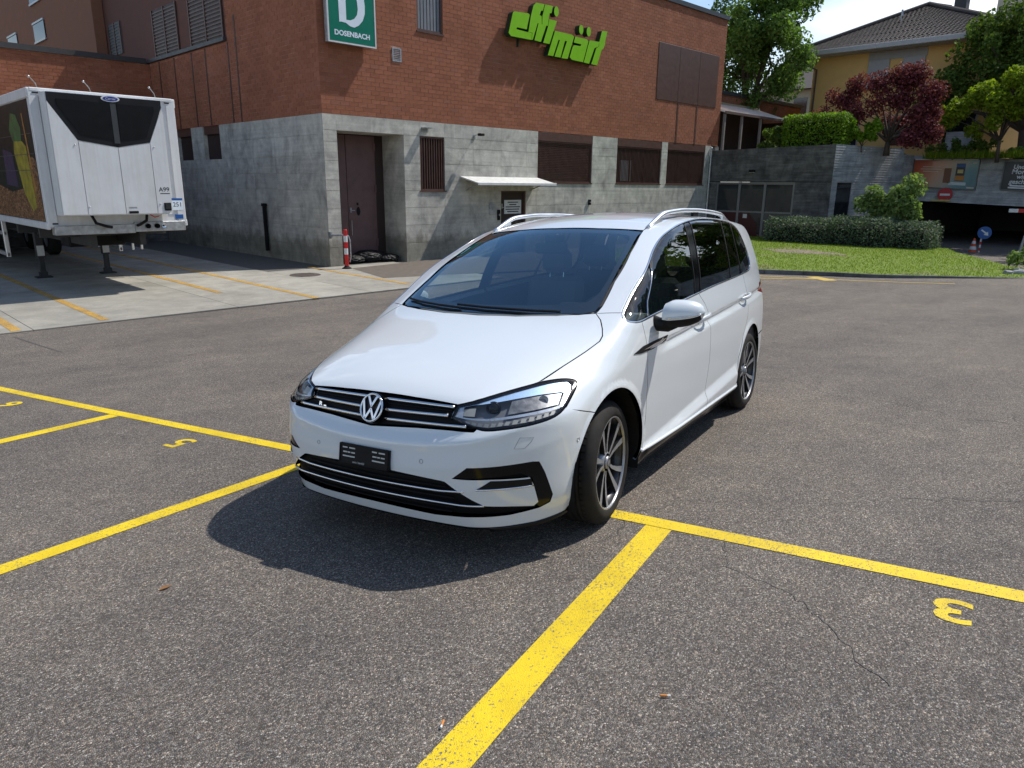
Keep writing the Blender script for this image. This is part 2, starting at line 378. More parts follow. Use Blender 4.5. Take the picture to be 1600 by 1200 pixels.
LEAF_DARK = mk_leaf('dark green leaves', [(.045,.08,.017), (.10,.155,.03), (.19,.25,.045)], .42)
LEAF_LIME = mk_leaf('yellow green leaves', [(.12,.17,.015), (.22,.29,.022), (.32,.38,.03)], .45)
LEAF_RED = mk_leaf('purple maple leaves', [(.075,.020,.024), (.17,.040,.050), (.32,.095,.105)], .3)
LEAF_HEDGE = mk_leaf('bright hedge leaves', [(.07,.14,.012), (.16,.27,.02), (.27,.40,.03)], .4)
LEAF_GREY = mk_leaf('grey green hedge leaves', [(.045,.07,.042), (.10,.14,.085), (.20,.245,.15)], .25)
LEAF_PALE = mk_leaf('pale shrub leaves', [(.08,.14,.035), (.18,.26,.08), (.32,.40,.16)], .35)
GRASSB = mk_leaf('grass blades', [(.10,.155,.010), (.18,.25,.016), (.27,.32,.03)], .4)
def mk_turf():
    b = NB('turf'); v = b.coord(); n = b.noise(v, .5, 6, .65); f = b.noise(v, 26, 5, .75)
    c = b.ramp(f, (.25, (.08,.13,.010)), (.55, (.15,.22,.016)), (.8, (.23,.29,.028)))
    c = b.mix(b.ramp(n, (.58, 0), (.68, .75)), c, (.20,.17,.09))
    b.P(Base_Color=c, Roughness=.9, Normal=b.bump(f, .8, .03)); return b.m
TURF = mk_turf()
SOIL = simple('dry soil', (.20,.165,.115), .95, var=.3, bump=.5)

def curve(pts,n=1200,sm=0.03):
    """dense smoothed table through points -> interpolation function"""
    pts=np.array(pts,float);t=np.linspace(pts[0,0]-.5,pts[-1,0]+.5,n)
    s0=(pts[1,1]-pts[0,1])/(pts[1,0]-pts[0,0]);s1=(pts[-1,1]-pts[-2,1])/(pts[-1,0]-pts[-2,0])
    v=np.interp(t,pts[:,0],pts[:,1])
    v=np.where(t<pts[0,0],pts[0,1]+s0*(t-pts[0,0]),v);v=np.where(t>pts[-1,0],pts[-1,1]+s1*(t-pts[-1,0]),v)
    h=t[1]-t[0];r=max(1,int(3*sm/h));k=np.exp(-.5*(np.arange(-r,r+1)*h/sm)**2);k/=k.sum()
    vp=np.concatenate([v[0]+s0*h*np.arange(-r,0),v,v[-1]+s1*h*np.arange(1,r+1)])
    v=np.convolve(vp,k,'valid')
    d=np.gradient(v,h)
    return (lambda q:np.interp(q,t,v)),(lambda q:np.interp(q,t,d))
def sstep(x): x=np.clip(x,0,1);return x*x*(3-2*x)
def smax(a,b,k):
    h=np.maximum(k-np.abs(a-b),0)/k
    return np.maximum(a,b)+h*h*k*.25
ZC,dZC=curve([(-1.1,.63),(-.95,.70),(-.83,.755),(-.76,.785),(-.65,.835),(-.5,.885),(-.3,.94),(-.1,.99),(.06,1.035),(.14,1.07),(.3,1.155),(.5,1.262),(.7,1.365),(.9,1.462),(1.0,1.508),(1.1,1.545),(1.25,1.588),(1.5,1.624),(1.8,1.644),(2.2,1.647),(2.6,1.635),(3.0,1.608),(3.3,1.58),(3.5,1.555),(3.8,1.5)],sm=.045)
YF,dYF=curve([(.0,-.78),(.15,-.815),(.22,-.838),(.30,-.866),(.38,-.885),(.46,-.887),(.53,-.877),(.574,-.873),(.584,-.864),(.618,-.834),(.655,-.820),(.70,-.808),(.78,-.77),(.86,-.70),(.95,-.6),(1.1,-.4)],sm=.007)
YR,dYR=curve([(.0,3.58),(.2,3.62),(.3,3.655),(.5,3.67),(.7,3.66),(.85,3.645),(.95,3.62),(1.05,3.585),(1.3,3.48),(1.5,3.395),(1.65,3.33)],sm=.03)
WZ,dWZ=curve([(.0,.80),(.18,.845),(.26,.878),(.34,.893),(.5,.905),(.7,.913),(.85,.912),(.93,.903),(1.0,.889),(1.06,.874),(1.12,.859),(1.2,.846),(1.3,.815),(1.4,.780),(1.48,.749),(1.54,.722),(1.65,.665)],sm=.025)
WY,_=curve([(-1.2,-.06),(-.8,-.045),(-.5,-.022),(-.2,-.010),(0.1,-.006),(.5,0),(1.4,0),(2.2,0),(2.7,-.008),(3.1,-.028),(3.4,-.055),(3.7,-.10)],sm=.1)
def bow(x):
    x=np.abs(x);return .148*x*x+.35*np.clip((x-.5)/.4,0,1.4)**2
def G(x,y,z):
    ax=np.abs(x)
    wz=1-.72*sstep((z-.82)/.22)
    yp=y-bow(ax)*wz
    cr=.05+.08*sstep((y-.6)/.6)
    zt=ZC(yp)-cr*ax*ax
    ft=(z-zt)/np.sqrt(1+dZC(yp)**2)
    zz=z-.13*np.clip(ax/.85,0,1.1)**2.5*sstep((z-.3)/.25)
    ff=(YF(zz)-yp)/np.sqrt(1+dYF(zz)**2)
    br=.10*(ax/.9)**2+.22*np.clip((ax-.6)/.3,0,1.5)**2
    fr=(y+br-YR(z))/np.sqrt(1+dYR(z)**2)
    W=WZ(z)+WY(y)
    # tumblehome eases towards the nose; arch flares, side lines
    for yc in (0.,2.786):
        r=np.hypot(y-yc,z-.325)
        W=W+.011*sstep((.445-r)/.035)*sstep((z-.2)/.1)
    zl=.862+.0455*(y-.29);d=z-zl
    groove=sstep((.012-d)/.034)*sstep((d+.075)/.05)
    W=W-.021*groove*sstep((y-.55)/.3)*sstep((3.5-y)/.3)
    zl2=.325+.076*(y-.414);d2=zl2-z
    W=W+.034*sstep(d2/.085)*sstep((y-.40)/.06)*sstep((2.40-y)/.10)*sstep((z-.17)/.12)
    fs=(ax-W)/np.sqrt(1+dWZ(z)**2)
    g=smax(ft,ff,.05)
    g=smax(g,fr,.10)
    g=smax(g,fs,np.where(z>1.06,.032,.07))
    return smax(g,.158-z,.05)
def hit(O,D,tmax=6.,off=0.,n=220,t0=0.):
    """first crossing G=off from outside along rays O+tD (arrays N,3)"""
    O=np.atleast_2d(O).astype(float);D=np.atleast_2d(D).astype(float)
    N=len(D);O=np.broadcast_to(O,D.shape)
    ts=np.linspace(t0,tmax,n);prev=np.full(N,t0);done=np.zeros(N,bool);lo=np.full(N,np.nan);hi=np.full(N,np.nan)
    for t in ts[1:]:
        P=O+D*t;g=G(P[:,0],P[:,1],P[:,2])-off
        c=(~done)&(g<0);lo[c]=prev[c];hi[c]=t;done|=c;prev[:]=t
    for _ in range(30):
        m=(lo+hi)/2;P=O+D*m[:,None];g=G(P[:,0],P[:,1],P[:,2])-off
        ins=g<0;hi=np.where(ins,m,hi);lo=np.where(ins,lo,m)
    return O+D*hi[:,None]
def grad(P):
    e=1e-4;x,y,z=P[:,0],P[:,1],P[:,2]
    n=np.stack([G(x+e,y,z)-G(x-e,y,z),G(x,y+e,z)-G(x,y-e,z),G(x,y,z+e)-G(x,y,z-e)],1)
    return n/np.linalg.norm(n,axis=1)[:,None]
# ---------------------------------------------------------------- the white car (own frame: x to its left side, y to its rear, z up)
LOT = Matrix(((.23063, .972838, .019886, 0), (-.971252, .228919, .065318, 0), (.058991, -.034378, .997666, 0), (0, 0, 0, 1)))
car = empty('parked_car'); car.matrix_world = LOT
tag(car, 'white people carrier parked across the yellow bay lines', 'car')
CHARTS = {
    'side': (lambda P: np.stack([P[:,1], P[:,2]], 1), lambda q: (np.stack([np.full(len(q), 1.3), q[:,0], q[:,1]], 1), np.tile([-1., 0, 0], (len(q), 1)))),
    'top': (lambda P: np.stack([P[:,0], P[:,1]], 1), lambda q: (np.stack([q[:,0], q[:,1], np.full(len(q), 2.1)], 1), np.tile([0, 0, -1.], (len(q), 1)))),
    'front': (lambda P: np.stack([P[:,0], P[:,2]], 1), lambda q: (np.stack([q[:,0], np.full(len(q), -1.3), q[:,1]], 1), np.tile([0, 1., 0], (len(q), 1)))),
    'rear': (lambda P: np.stack([P[:,0], P[:,2]], 1), lambda q: (np.stack([q[:,0], np.full(len(q), 4.2), q[:,1]], 1), np.tile([0, -1., 0], (len(q), 1)))),
}
def _cyl(y0, sgn):
    def to2(P): return np.stack([np.arctan2(P[:,0], sgn*(P[:,1]-y0))*.8, P[:,2]], 1)
    def ray(q):
        a = q[:,0]/.8; d = np.stack([np.sin(a), sgn*np.cos(a), np.zeros(len(q))], 1)
        return np.stack([np.zeros(len(q)), np.full(len(q), y0), q[:,1]], 1) + d*1.9, -d
    return to2, ray
CHARTS['cyl'] = _cyl(.1, -1); CHARTS['cylrear'] = _cyl(2.7, 1)
def _roll(z0):
    def to2(P): return np.stack([np.arctan2(P[:,2]-z0, P[:,0])*.8, P[:,1]], 1)
    def ray(q):
        a = q[:,0]/.8; d = np.stack([np.cos(a), np.zeros(len(q)), np.sin(a)], 1)
        return np.stack([np.zeros(len(q)), q[:,1], np.full(len(q), z0)], 1) + d*1.9, -d
    return to2, ray
CHARTS['roll'] = _roll(.75)
def dens(p, h, closed=True):
    out = []
    k = len(p)
    for i in range(k if closed else k-1):
        a, b = p[i], p[(i+1) % k]; n = max(1, int(math.ceil(np.linalg.norm(b-a)/h)))
        for j in range(n): out.append(a+(b-a)*j/n)
    if not closed: out.append(p[-1])
    return np.array(out)
def inpoly(q, poly):
    x, y = q[:,0], q[:,1]; c = np.zeros(len(q), bool); j = len(poly)-1
    for i in range(len(poly)):
        xi, yi = poly[i]; xj, yj = poly[j]
        cond = ((yi > y) != (yj > y)) & (x < (xj-xi)*(y-yi)/((yj-yi) if yj != yi else 1e-12)+xi); c ^= cond; j = i
    return c
def insetp(p, d):
    if d == 0: return p
    a = np.sum(p[:,0]*np.roll(p[:,1], -1)-np.roll(p[:,0], -1)*p[:,1]); s = 1 if a > 0 else -1
    t = np.roll(p, -1, 0)-np.roll(p, 1, 0); t /= np.maximum(np.linalg.norm(t, axis=1), 1e-9)[:,None]
    return p+s*d*np.stack([-t[:,1], t[:,0]], 1)
def chaikin(p, n=2, closed=True):
    p = np.array(p, float)
    for _ in range(n):
        q = np.roll(p, -1, 0) if closed else p[1:]
        a = p if closed else p[:-1]
        r = np.empty((2*len(a), p.shape[1])); r[0::2] = a*.75+q*.25; r[1::2] = a*.25+q*.75
        if not closed: r = np.vstack([p[:1], r, p[-1:]])
        p = r
    return p
def surf(P, chart, off=0.):
    """put approximate 3D points exactly on the body surface, moved off along the ray by off"""
    to2, ray = CHARTS[chart]; O, D = ray(to2(np.array(P, float)))
    return hit(O, D, 2.2, off=off, n=260)
def panel(name, pts, chart, mat, parent=None, off=0., flange=.018, holes=(), h=.03, inset=.0022, mirror=False, also=True, fmat=None, holeflange=None, label=None):
    """skin of the body surface inside an outline, with folded edges; also=True builds the opposite side too"""
    to2, ray = CHARTS[chart]
    loops = [insetp(dens(to2(np.array(pts, float)), h), inset)] + [dens(np.array(q, float) if len(q[0]) == 2 else to2(np.array(q, float)), h) for q in holes]
    out = loops[0]
    lo, hi = out.min(0), out.max(0); st = h*.95
    gx, gy = np.meshgrid(np.arange(lo[0]+st/2, hi[0], st), np.arange(lo[1]+st/2, hi[1], st*.87)); gx[::2] += st/2
    g = np.stack([gx.ravel(), gy.ravel()], 1); keep = inpoly(g, out)
    allb = np.vstack(loops)
    for q in loops[1:]: keep &= ~inpoly(g, q)
    g = g[keep]
    if len(g):
        dm = np.min(((g[:,None,:]-allb[None])**2).sum(2), axis=1); g = g[dm > (.45*h)**2]
    allp = np.vstack([allb, g]); edges = []; b = 0
    for q in loops:
        k = len(q); edges += [(b+i, b+(i+1) % k) for i in range(k)]; b += k
    v2, e2, f2, ov, _, _ = delaunay_2d_cdt([Vector(p) for p in allp], edges, [], 0, 1e-7)
    v2 = np.array([tuple(v) for v in v2]); f2 = np.array([t for t in f2 if len(t) == 3])
    c = v2[f2].mean(1); keep = inpoly(c, out)
    for q in loops[1:]: keep &= ~inpoly(c, q)
    f2 = f2[keep]
    O, D = ray(v2); P = hit(O, D, 2.2, off=off, n=260)
    bad = np.isnan(P[:,0])
    if bad.any():
        f2 = f2[~bad[f2].any(1)]; P[bad] = 0
    N = grad(P)
    # orient faces outwards
    fn = np.cross(P[f2[:,1]]-P[f2[:,0]], P[f2[:,2]]-P[f2[:,0]]); flip = (fn*N[f2].mean(1)).sum(1) < 0
    f2[flip] = f2[flip][:, ::-1]
    V = [P]; F = [tuple(t) for t in f2]; NN = [N]; MI = [0]*len(F); base = len(P); b = 0
    m = {}
    for i, o in enumerate(ov):
        for q in o: m.setdefault(q, i)
    for li, q in enumerate(loops):
        k = len(q); fl = flange if li == 0 else (holeflange or flange)
        if fl:
            idx = np.array([m.get(b+i, -1) for i in range(k)])
            if (idx >= 0).all():
                A = P[idx]; B = A-N[idx]*fl; V += [A, B]
                t = np.roll(A, -1, 0)-np.roll(A, 1, 0); en = np.cross(t, N[idx]); en /= np.maximum(np.linalg.norm(en, axis=1), 1e-9)[:,None]
                NN += [en, en]
                for i in range(k):
                    j = (i+1) % k; F.append((base+i, base+j, base+k+j, base+k+i)); MI.append(1 if fmat else 0)
                base += 2*k
        b += k
    V = np.vstack(V); NN = np.vstack(NN); res = []
    used = np.zeros(len(V), bool)
    for t in F: used[list(t)] = True
    rm = np.cumsum(used)-1; V = V[used]; NN = NN[used]; F = [tuple(int(rm[i]) for i in t) for t in F]
    for s in ((1, -1) if also else (1,)):
        VV = V.copy(); FF = F; N2 = NN.copy()
        if s < 0: VV[:,0] *= -1; N2[:,0] *= -1; FF = [t[::-1] for t in F]
        me = bpy.data.meshes.new(name); me.from_pydata(VV.tolist(), [], FF); me.materials.append(mat)
        if fmat: me.materials.append(fmat); me.polygons.foreach_set('material_index', MI)
        me.polygons.foreach_set('use_smooth', [True]*len(me.polygons))
        try: me.normals_split_custom_set_from_vertices(N2.tolist())
        except Exception: pass
        me.update(); o = link(bpy.data.objects.new(name, me), parent or car)
        if label: o['label'] = label
        res.append(o)
    return res
def mir(pts): return [(-x, y, z) for x, y, z in reversed(pts)]
def whole(half): return list(half)+[p for p in mir(half) if abs(p[0]) > 1e-6]
def sub(curve, a, b, rev=False):
    """run of a closed curve from the point nearest a to the point nearest b"""
    c = np.array(curve); i = int(((c-np.array(a))**2).sum(1).argmin()); j = int(((c-np.array(b))**2).sum(1).argmin()); n = len(c); out = [i]
    while i != j: i = (i+(-1 if rev else 1)) % n; out.append(i)
    return [tuple(c[k]) for k in out]
def both(build, name, mats, parent=None, **k):
    """build(mb, side) for the left and the right side"""
    r = []
    for s in (1, -1):
        m = MB(); build(m, s); r.append(m.build(name, mats, parent or car, **k))
    return r
# outlines shared by neighbouring panels
DLO = chaikin([(.813,.269,1.058),(.846,.270,1.030),(.881,.396,1.022),(.88,.504,1.034),(.869,1.296,1.082),(.861,1.845,1.115),(.84,2.78,1.150),(.835,2.93,1.165),(.815,2.99,1.229),(.771,2.965,1.365),(.712,2.90,1.490),(.668,2.76,1.545),(.645,2.40,1.576),(.650,2.02,1.583),(.663,1.724,1.569),(.672,1.415,1.538),(.684,1.171,1.487),(.702,.975,1.417),(.743,.717,1.302),(.772,.501,1.189),(.798,.325,1.09)], 2)
DLO = surf(DLO, 'side')
HL = chaikin([(.446,-.785,.703),(.446,-.785,.703),(.457,-.745,.758),(.457,-.745,.758),(.596,-.613,.80),(.705,-.433,.827),(.767,-.329,.832),(.816,-.271,.822),(.836,-.286,.803),(.846,-.365,.76),(.849,-.445,.716),(.828,-.52,.687),(.771,-.613,.671),(.694,-.702,.664),(.619,-.759,.658),(.575,-.775,.667),(.515,-.785,.681)], 2)
HL = surf(HL, 'cyl')
HOODC = (.684,.236,1.076)
ARF = [(.9, -.02+.40*math.cos(a), .33+.40*math.sin(a)) for a in np.linspace(R(-14), R(180), 34)]   # rear to front
ARF = [tuple(p) for p in surf(ARF, 'side')]
ARR = [(.9, 2.786+.392*math.cos(a), .33+.392*math.sin(a)) for a in np.linspace(R(-14), R(194), 34)]
ARR = [tuple(p) for p in surf(ARR, 'side')]
SEAMB = [(.849,-.445,.716), (.875,-.36,.693), (.9,-.246,.660)]
SEAMB = [tuple(p) for p in surf(SEAMB, 'side')]
DOORF = [tuple(p) for p in surf([(.881,.404,1.022),(.907,.425,.885),(.911,.43,.667),(.902,.432,.483),(.895,.425,.285)], 'side')]
DOORM = [tuple(p) for p in surf([(.866,1.44,1.091),(.885,1.53,1.01),(.893,1.58,.93),(.905,1.60,.80),(.909,1.60,.6),(.902,1.565,.45),(.898,1.53,.285)], 'side')]
DOORR = [tuple(p) for p in surf([(.843,2.643,1.146),(.883,2.665,.95),(.905,2.63,.80),(.91,2.50,.66),(.90,2.39,.5),(.89,2.352,.285)], 'side')]
WSIDE = [(.684,.236,1.076),(.690,.30,1.11),(.668,.515,1.228),(.636,.819,1.379),(.600,1.05,1.475),(.585,1.15,1.512)]
WSIDE = [tuple(p) for p in surf(WSIDE, 'top')]
DITCH = [tuple(p) for p in surf([(.585,1.15,1.5),(.588,1.5,1.58),(.592,2.0,1.6),(.590,2.6,1.6),(.575,3.1,1.57),(.56,3.36,1.53)], 'top')]
HOODSEAM = [tuple(p) for p in surf([(.706,-.432,.827),(.74,-.252,.875),(.775,-.08,.925),(.796,.045,.96),(.79,.09,.985),(.766,.14,1.01),(.728,.199,1.045),(.684,.236,1.076)], 'top')]
FRONTLIP = [(0,-.757,.776),(.225,-.754,.769),(.454,-.744,.758)]
# --- sheet metal
hood = FRONTLIP+sub(HL, (.457,-.745,.758), HOODSEAM[0])[1:-1]+HOODSEAM+[(.60,.195,1.07),(.487,.160,1.066),(.25,.115,1.066),(0,.10,1.066)]
panel('hood', whole(hood), 'top', PAINT, also=False, h=.035)
fender = HOODSEAM+sub(DLO, (.80,.30,1.075), (.881,.404,1.022))+DOORF[1:]+ARF[:]
fender = HOODSEAM+sub(DLO, (.80,.30,1.075), (.881,.404,1.022))[:-1]+DOORF+[p for p in ARF if p[1] > -.240]+SEAMB[::-1]+sub(HL, SEAMB[0], HOODSEAM[0], rev=True)[1:-1]
panel('fender', fender, 'roll', PAINT, h=.02)
door_f = sub(DLO, DOORF[0], DOORM[0])[1:-1]; door_f = [DOORF[0]]+door_f+DOORM+DOORF[::-1][:-1]
fd = panel('front_door', door_f, 'side', PAINT, h=.0145)
door_r = [DOORM[0]]+sub(DLO, DOORM[0], DOORR[0])[1:-1]+DOORR+DOORM[::-1][:-1]
rd = panel('rear_door', door_r, 'side', PAINT, h=.0145)
BOTR = [(.60,3.32,1.53),(.70,3.37,1.33),(.755,3.42,1.10),(.775,3.46,.95),(.785,3.47,.80),(.79,3.475,.63)]
uni = WSIDE[:-1]+DITCH+BOTR[:1]+BOTR[1:]+[(.87,3.36,.60),(.905,3.10,.585)]+[p for p in ARR if p[2] > .50 and p[1] > 2.5][1:]+[p for p in ARR if p[1] < 2.5]
uni += [(.89,2.36,.26)]+DOORR[::-1]+sub(DLO, DOORR[0], (.80,.30,1.075))[1:]
panel('body_side', uni, 'roll', PAINT, h=.02)
roofp = [(0,1.075,1.53),(.3,1.09,1.527),(.5,1.125,1.515)]+DITCH+[(.40,3.44,1.53),(0,3.47,1.53)]
panel('roof', whole(roofp), 'top', PAINT, also=False, h=.05)
bump_top = [(0,-.834,.626),(.268,-.817,.645),(.443,-.803,.652),(.57,-.784,.655)]
bumper = bump_top+sub(HL, (.58,-.775,.664), SEAMB[0], rev=True)+SEAMB[1:]+[p for p in ARF if p[1] < -.252]+[(.880,-.425,.235),(.862,-.45,.205),(.77,-.585,.198),(.65,-.719,.195),(.41,-.80,.193),(0,-.83,.194)]
intake = [(0,-.886,.44),(.155,-.883,.441),(.301,-.873,.434),(.43,-.859,.427),(.452,-.856,.424),(.573,-.815,.343),(.616,-.783,.313),(.708,-.697,.300),(.772,-.611,.285),(.787,-.594,.301),(.779,-.619,.389),(.77,-.637,.43),(.647,-.776,.441),(.488,-.851,.443),(.559,-.832,.499),(.779,-.626,.504),(.798,-.597,.499),(.812,-.572,.444),(.828,-.528,.324),(.818,-.536,.287),(.787,-.583,.269),(.696,-.696,.255),(.558,-.799,.252),(.363,-.825,.238),(.222,-.839,.242),(0,-.848,.246)]
panel('front_bumper', whole(bumper), 'cyl', PAINT, also=False, h=.0135, holes=[whole(intake)], holeflange=.03)
panel('intake_grille', whole([(0,-.886,.46),(.43,-.859,.45),(.49,-.85,.46),(.56,-.83,.515),(.80,-.6,.515),(.845,-.52,.30),(.80,-.58,.25),(.56,-.80,.235),(.2,-.84,.225),(0,-.85,.23)]), 'cyl', TBLACK, also=False, off=-.028, flange=0, h=.03)
# gloss black aero blade round the side scoop and the white vane inside it
scoopb = [(.488,-.851,.443),(.559,-.832,.499),(.779,-.626,.504),(.798,-.597,.499),(.812,-.572,.444),(.828,-.528,.324),(.818,-.536,.287),(.787,-.583,.269),(.78,-.60,.29),(.785,-.60,.33),(.777,-.63,.425),(.745,-.67,.452),(.647,-.776,.447)]
panel('scoop_trim', scoopb, 'cyl', GLOSSBLK, off=-.006, flange=.02, h=.02)
panel('scoop_recess', [(.591,-.814,.397),(.647,-.776,.437),(.772,-.626,.425),(.774,-.619,.389),(.695,-.727,.394)], 'cyl', BLK, off=.0025, flange=.006, h=.02)
def strip(name, pts, chart, mat, r=.006, off=.003, flat=1., n=8, also=True, closed=False, h=.03, smooth=0):
    q = dens(np.array(pts, float), h, closed); q = surf(q, chart, off); nn = grad(q); res = []
    for _ in range(smooth): q = (q*2+np.roll(q, 1, 0)+np.roll(q, -1, 0))/4; nn = nn*2+np.roll(nn, 1, 0)+np.roll(nn, -1, 0); nn /= np.linalg.norm(nn, axis=1)[:,None]
    for s in ((1, -1) if also else (1,)):
        m = MB(); p2 = q.copy(); n2 = nn.copy()
        if s < 0: p2[:,0] *= -1; n2[:,0] *= -1
        m.tube(p2, r, n, flat=flat, up=lambda i: n2[i], closed=closed); res.append(m.build(name, mat, car, smooth=True))
    return res
strip('scoop_blade', [(.591,-.814,.395),(.695,-.727,.392),(.778,-.619,.388)], 'cyl', CHROME, .0045)
for zz, yy, xe, ze in ((.375, -.884, .52, .372), (.313, -.870, .625, .300)):
    pts = [(-xe,-.8,ze+.012),(-.42,-.86,zz),(-.2,yy,zz),(0,yy,zz),(.2,yy,zz),(.42,-.86,zz),(xe,-.8,ze+.012)]
    strip('intake_strip', pts, 'cyl', CHROME, .006, off=-.003, also=False)
m = MB()
for i in range(7):                                                       # fine bars deep in the lower intake
    z = .262+.026*i; w = .50-.02*abs(i-2); q = surf(dens(np.array([(-w,-.83,z),(0,-.88,z),(w,-.83,z)]), .05, False), 'cyl', -.02); m.tube(q, .004, 6)
m.build('intake_mesh', BLK, car)
# chin spoiler
lip = [(0,-.83,.190),(.41,-.80,.189),(.65,-.719,.190),(.77,-.585,.194),(.862,-.45,.202),(.885,-.40,.225)]
strip('chin_spoiler', [(-x, y, z) for x, y, z in lip[:0:-1]]+lip, 'cyl', GLOSSBLK, .011, off=-.009, also=False, flat=.8)
strip('chin_winglet', [(.62,-.75,.184),(.77,-.585,.187),(.862,-.45,.200),(.89,-.39,.222)], 'cyl', GLOSSBLK, .015, off=-.002, flat=.7)
# upper grille
gr = [(0,-.76,.772),(.454,-.744,.756)]+[(.446,-.785,.703),(.515,-.785,.681),(.575,-.775,.667),(.57,-.784,.657)]+bump_top[::-1][1:]
panel('grille', whole(gr), 'cyl', TBLACK, also=False, off=-.02, flange=0, h=.03)
for tri in ([(.05,-.778,.752),(.255,-.769,.751),(.446,-.752,.748)], [(.075,-.805,.706),(.256,-.796,.709),(.431,-.783,.712)], [(.075,-.818,.664),(.263,-.809,.667),(.411,-.799,.669),(.53,-.783,.672)]):
    strip('grille_strip', tri, 'cyl', CHROME, .0075, off=-.004, flat=.7)
m = MB()
for z in (.693, .73): 
    for s in (1, -1):
        q = surf(dens(np.array([(s*.07,-.8,z),(s*.44,-.77,z)]), .05, False), 'cyl', -.014); m.tube(q, .003, 6)
m.build('grille_mesh', BLK, car)
# badge on the nose: ring with a V over a W
EC = Vector((0, -.815, .709)); EN = Vector((0, -.93, .37)).normalized(); EU = Vector((0, .37, .93)).normalized(); ER = Vector((1, 0, 0))
def em(u, v, w=0): return EC+ER*u+EU*v+EN*w
m = MB(); rr = .066
m.tube([em(rr*math.cos(a), rr*math.sin(a), .004) for a in np.linspace(0, 2*math.pi, 41)[:-1]], .0058, 10, closed=True)
emb = m.build('nose_badge', CHROME, car, smooth=True)
m = MB(); m.add([em(.068*math.cos(a), .068*math.sin(a), -.004) for a in np.linspace(0, 2*math.pi, 41)[:-1]], [tuple(range(40))]); m.add([em(.076*math.cos(a), .076*math.sin(a), -.012) for a in np.linspace(0, 2*math.pi, 41)[:-1]], [tuple(range(40))])
m.build('badge_ground', GLOSSBLK, emb)
def bar(m, pts, w=.0115, d=.008):
    for a, b in zip(pts[:-1], pts[1:]):
        a = Vector((*a, 0)); b = Vector((*b, 0)); t = (b-a).normalized(); n = Vector((-t.y, t.x, 0))*w/2; a = a-t*w*.25; b = b+t*w*.25
        c = [a-n, b-n, b+n, a+n]
        m.add([em(p.x, p.y, h) for h in (-.002, d) for p in c], [(0,1,5,4),(1,2,6,5),(2,3,7,6),(3,0,4,7),(4,5,6,7)])
m = MB(); bar(m, [(-.028,.058),(0,.008),(.028,.058)]); bar(m, [(-.055,.036),(-.028,-.056),(0,-.006),(.028,-.056),(.055,.036)])
m.build('badge_letters', CHROME, emb)
q = surf([(-.36,-.79,.686)], 'cyl', -.002)[0]; nq = grad(q[None])[0]
text_mesh('grille_badge', 'R', .027, CHROME, car, frame_M(q+nq*.006, (1, -.12, 0), (0, .3, 1)), .003, bold=.001, sx=1.5)
text_mesh('grille_badge', '-', .034, CHROME, car, frame_M(q+nq*.006+np.array([.034,-.004,-.004]), (1, -.12, 0), (0, .3, 1)), .003, bold=.002, sx=1.6)
# plate holder with its rows of pale lettering
PC = Vector((0, -.886, .487)); PN = Vector((0, -.985, .16)).normalized(); PU = Vector((0, .16, .985)).normalized()
def pl(u, v, w=0): return PC+Vector((1, 0, 0))*u+PU*v+PN*w
def platebox(m, u0, v0, u1, v1, w0, w1):
    m.add([pl(u, v, w) for w in (w0, w1) for u, v in ((u0,v0),(u1,v0),(u1,v1),(u0,v1))], [(0,3,2,1),(4,5,6,7),(0,1,5,4),(1,2,6,5),(2,3,7,6),(3,0,4,7)])
m = MB(); platebox(m, -.158, -.047, .158, .047, -.03, .010); plate = m.build('plate_holder', BLK, car)
m = MB(); platebox(m, -.15, .043, .15, .049, .010, .0135); platebox(m, -.15, -.049, .15, -.045, .010, .0135); platebox(m, -.156, -.045, -.15, .045, .010, .0135); platebox(m, .15, -.045, .156, .045, .010, .0135); m.build('holder_rim', BLK, plate)
m = MB()
for s0 in (-.135, .055):
    for r_, segs in ((.028, ((0,.03),(.042,.08))), (.006, ((.004,.03),(.034,.05),(.056,.08))), (-.014, ((.002,.08),))):
        for a, b in segs: platebox(m, s0+a, r_-.0032, s0+b, r_+.0032, .0101, .0116)
m.build('holder_print', simple('pale print', (.5,.5,.48), .5), plate)
text_mesh('holder_lettering', 'auto handel', .016, simple('pale lettering', (.42,.42,.42), .5), plate, frame_M(pl(-.03,-.038,.0108), (1,0,0), PU), .0006)
m = MB(); m.lathe([(.0, 0), (.0, .002)], 6); 
def ring_on(name, c, chart, r, tube=.0012, mat=BLK, off=.001, also=True, shape=None):
    c = np.array(c, float); P0 = surf([c], chart)[0]; n = grad(P0[None])[0]; t = np.cross((0,0,1.), n); t /= np.linalg.norm(t); u = np.cross(n, t)
    pts = [P0+r*(math.cos(a)*t+math.sin(a)*u) for a in np.linspace(0, 2*math.pi, 25)[:-1]] if shape is None else [P0+a*t+b*u for a, b in shape]
    return strip(name, pts, chart, mat, tube, off, also=also, closed=True, n=6, h=.02)
ring_on('parking_sensor', (.33,-.868,.505), 'cyl', .0095, mat=GALV); ring_on('parking_sensor', (.888,-.385,.56), 'cyl', .0095, mat=GALV)
strip('washer_cover', [(.722,-.692,.574),(.738,-.667,.621),(.78,-.615,.616),(.774,-.627,.597),(.757,-.655,.572)], 'cyl', simple('panel gap', (.16,.165,.17), .6), .0011, .0003, closed=True, n=6)
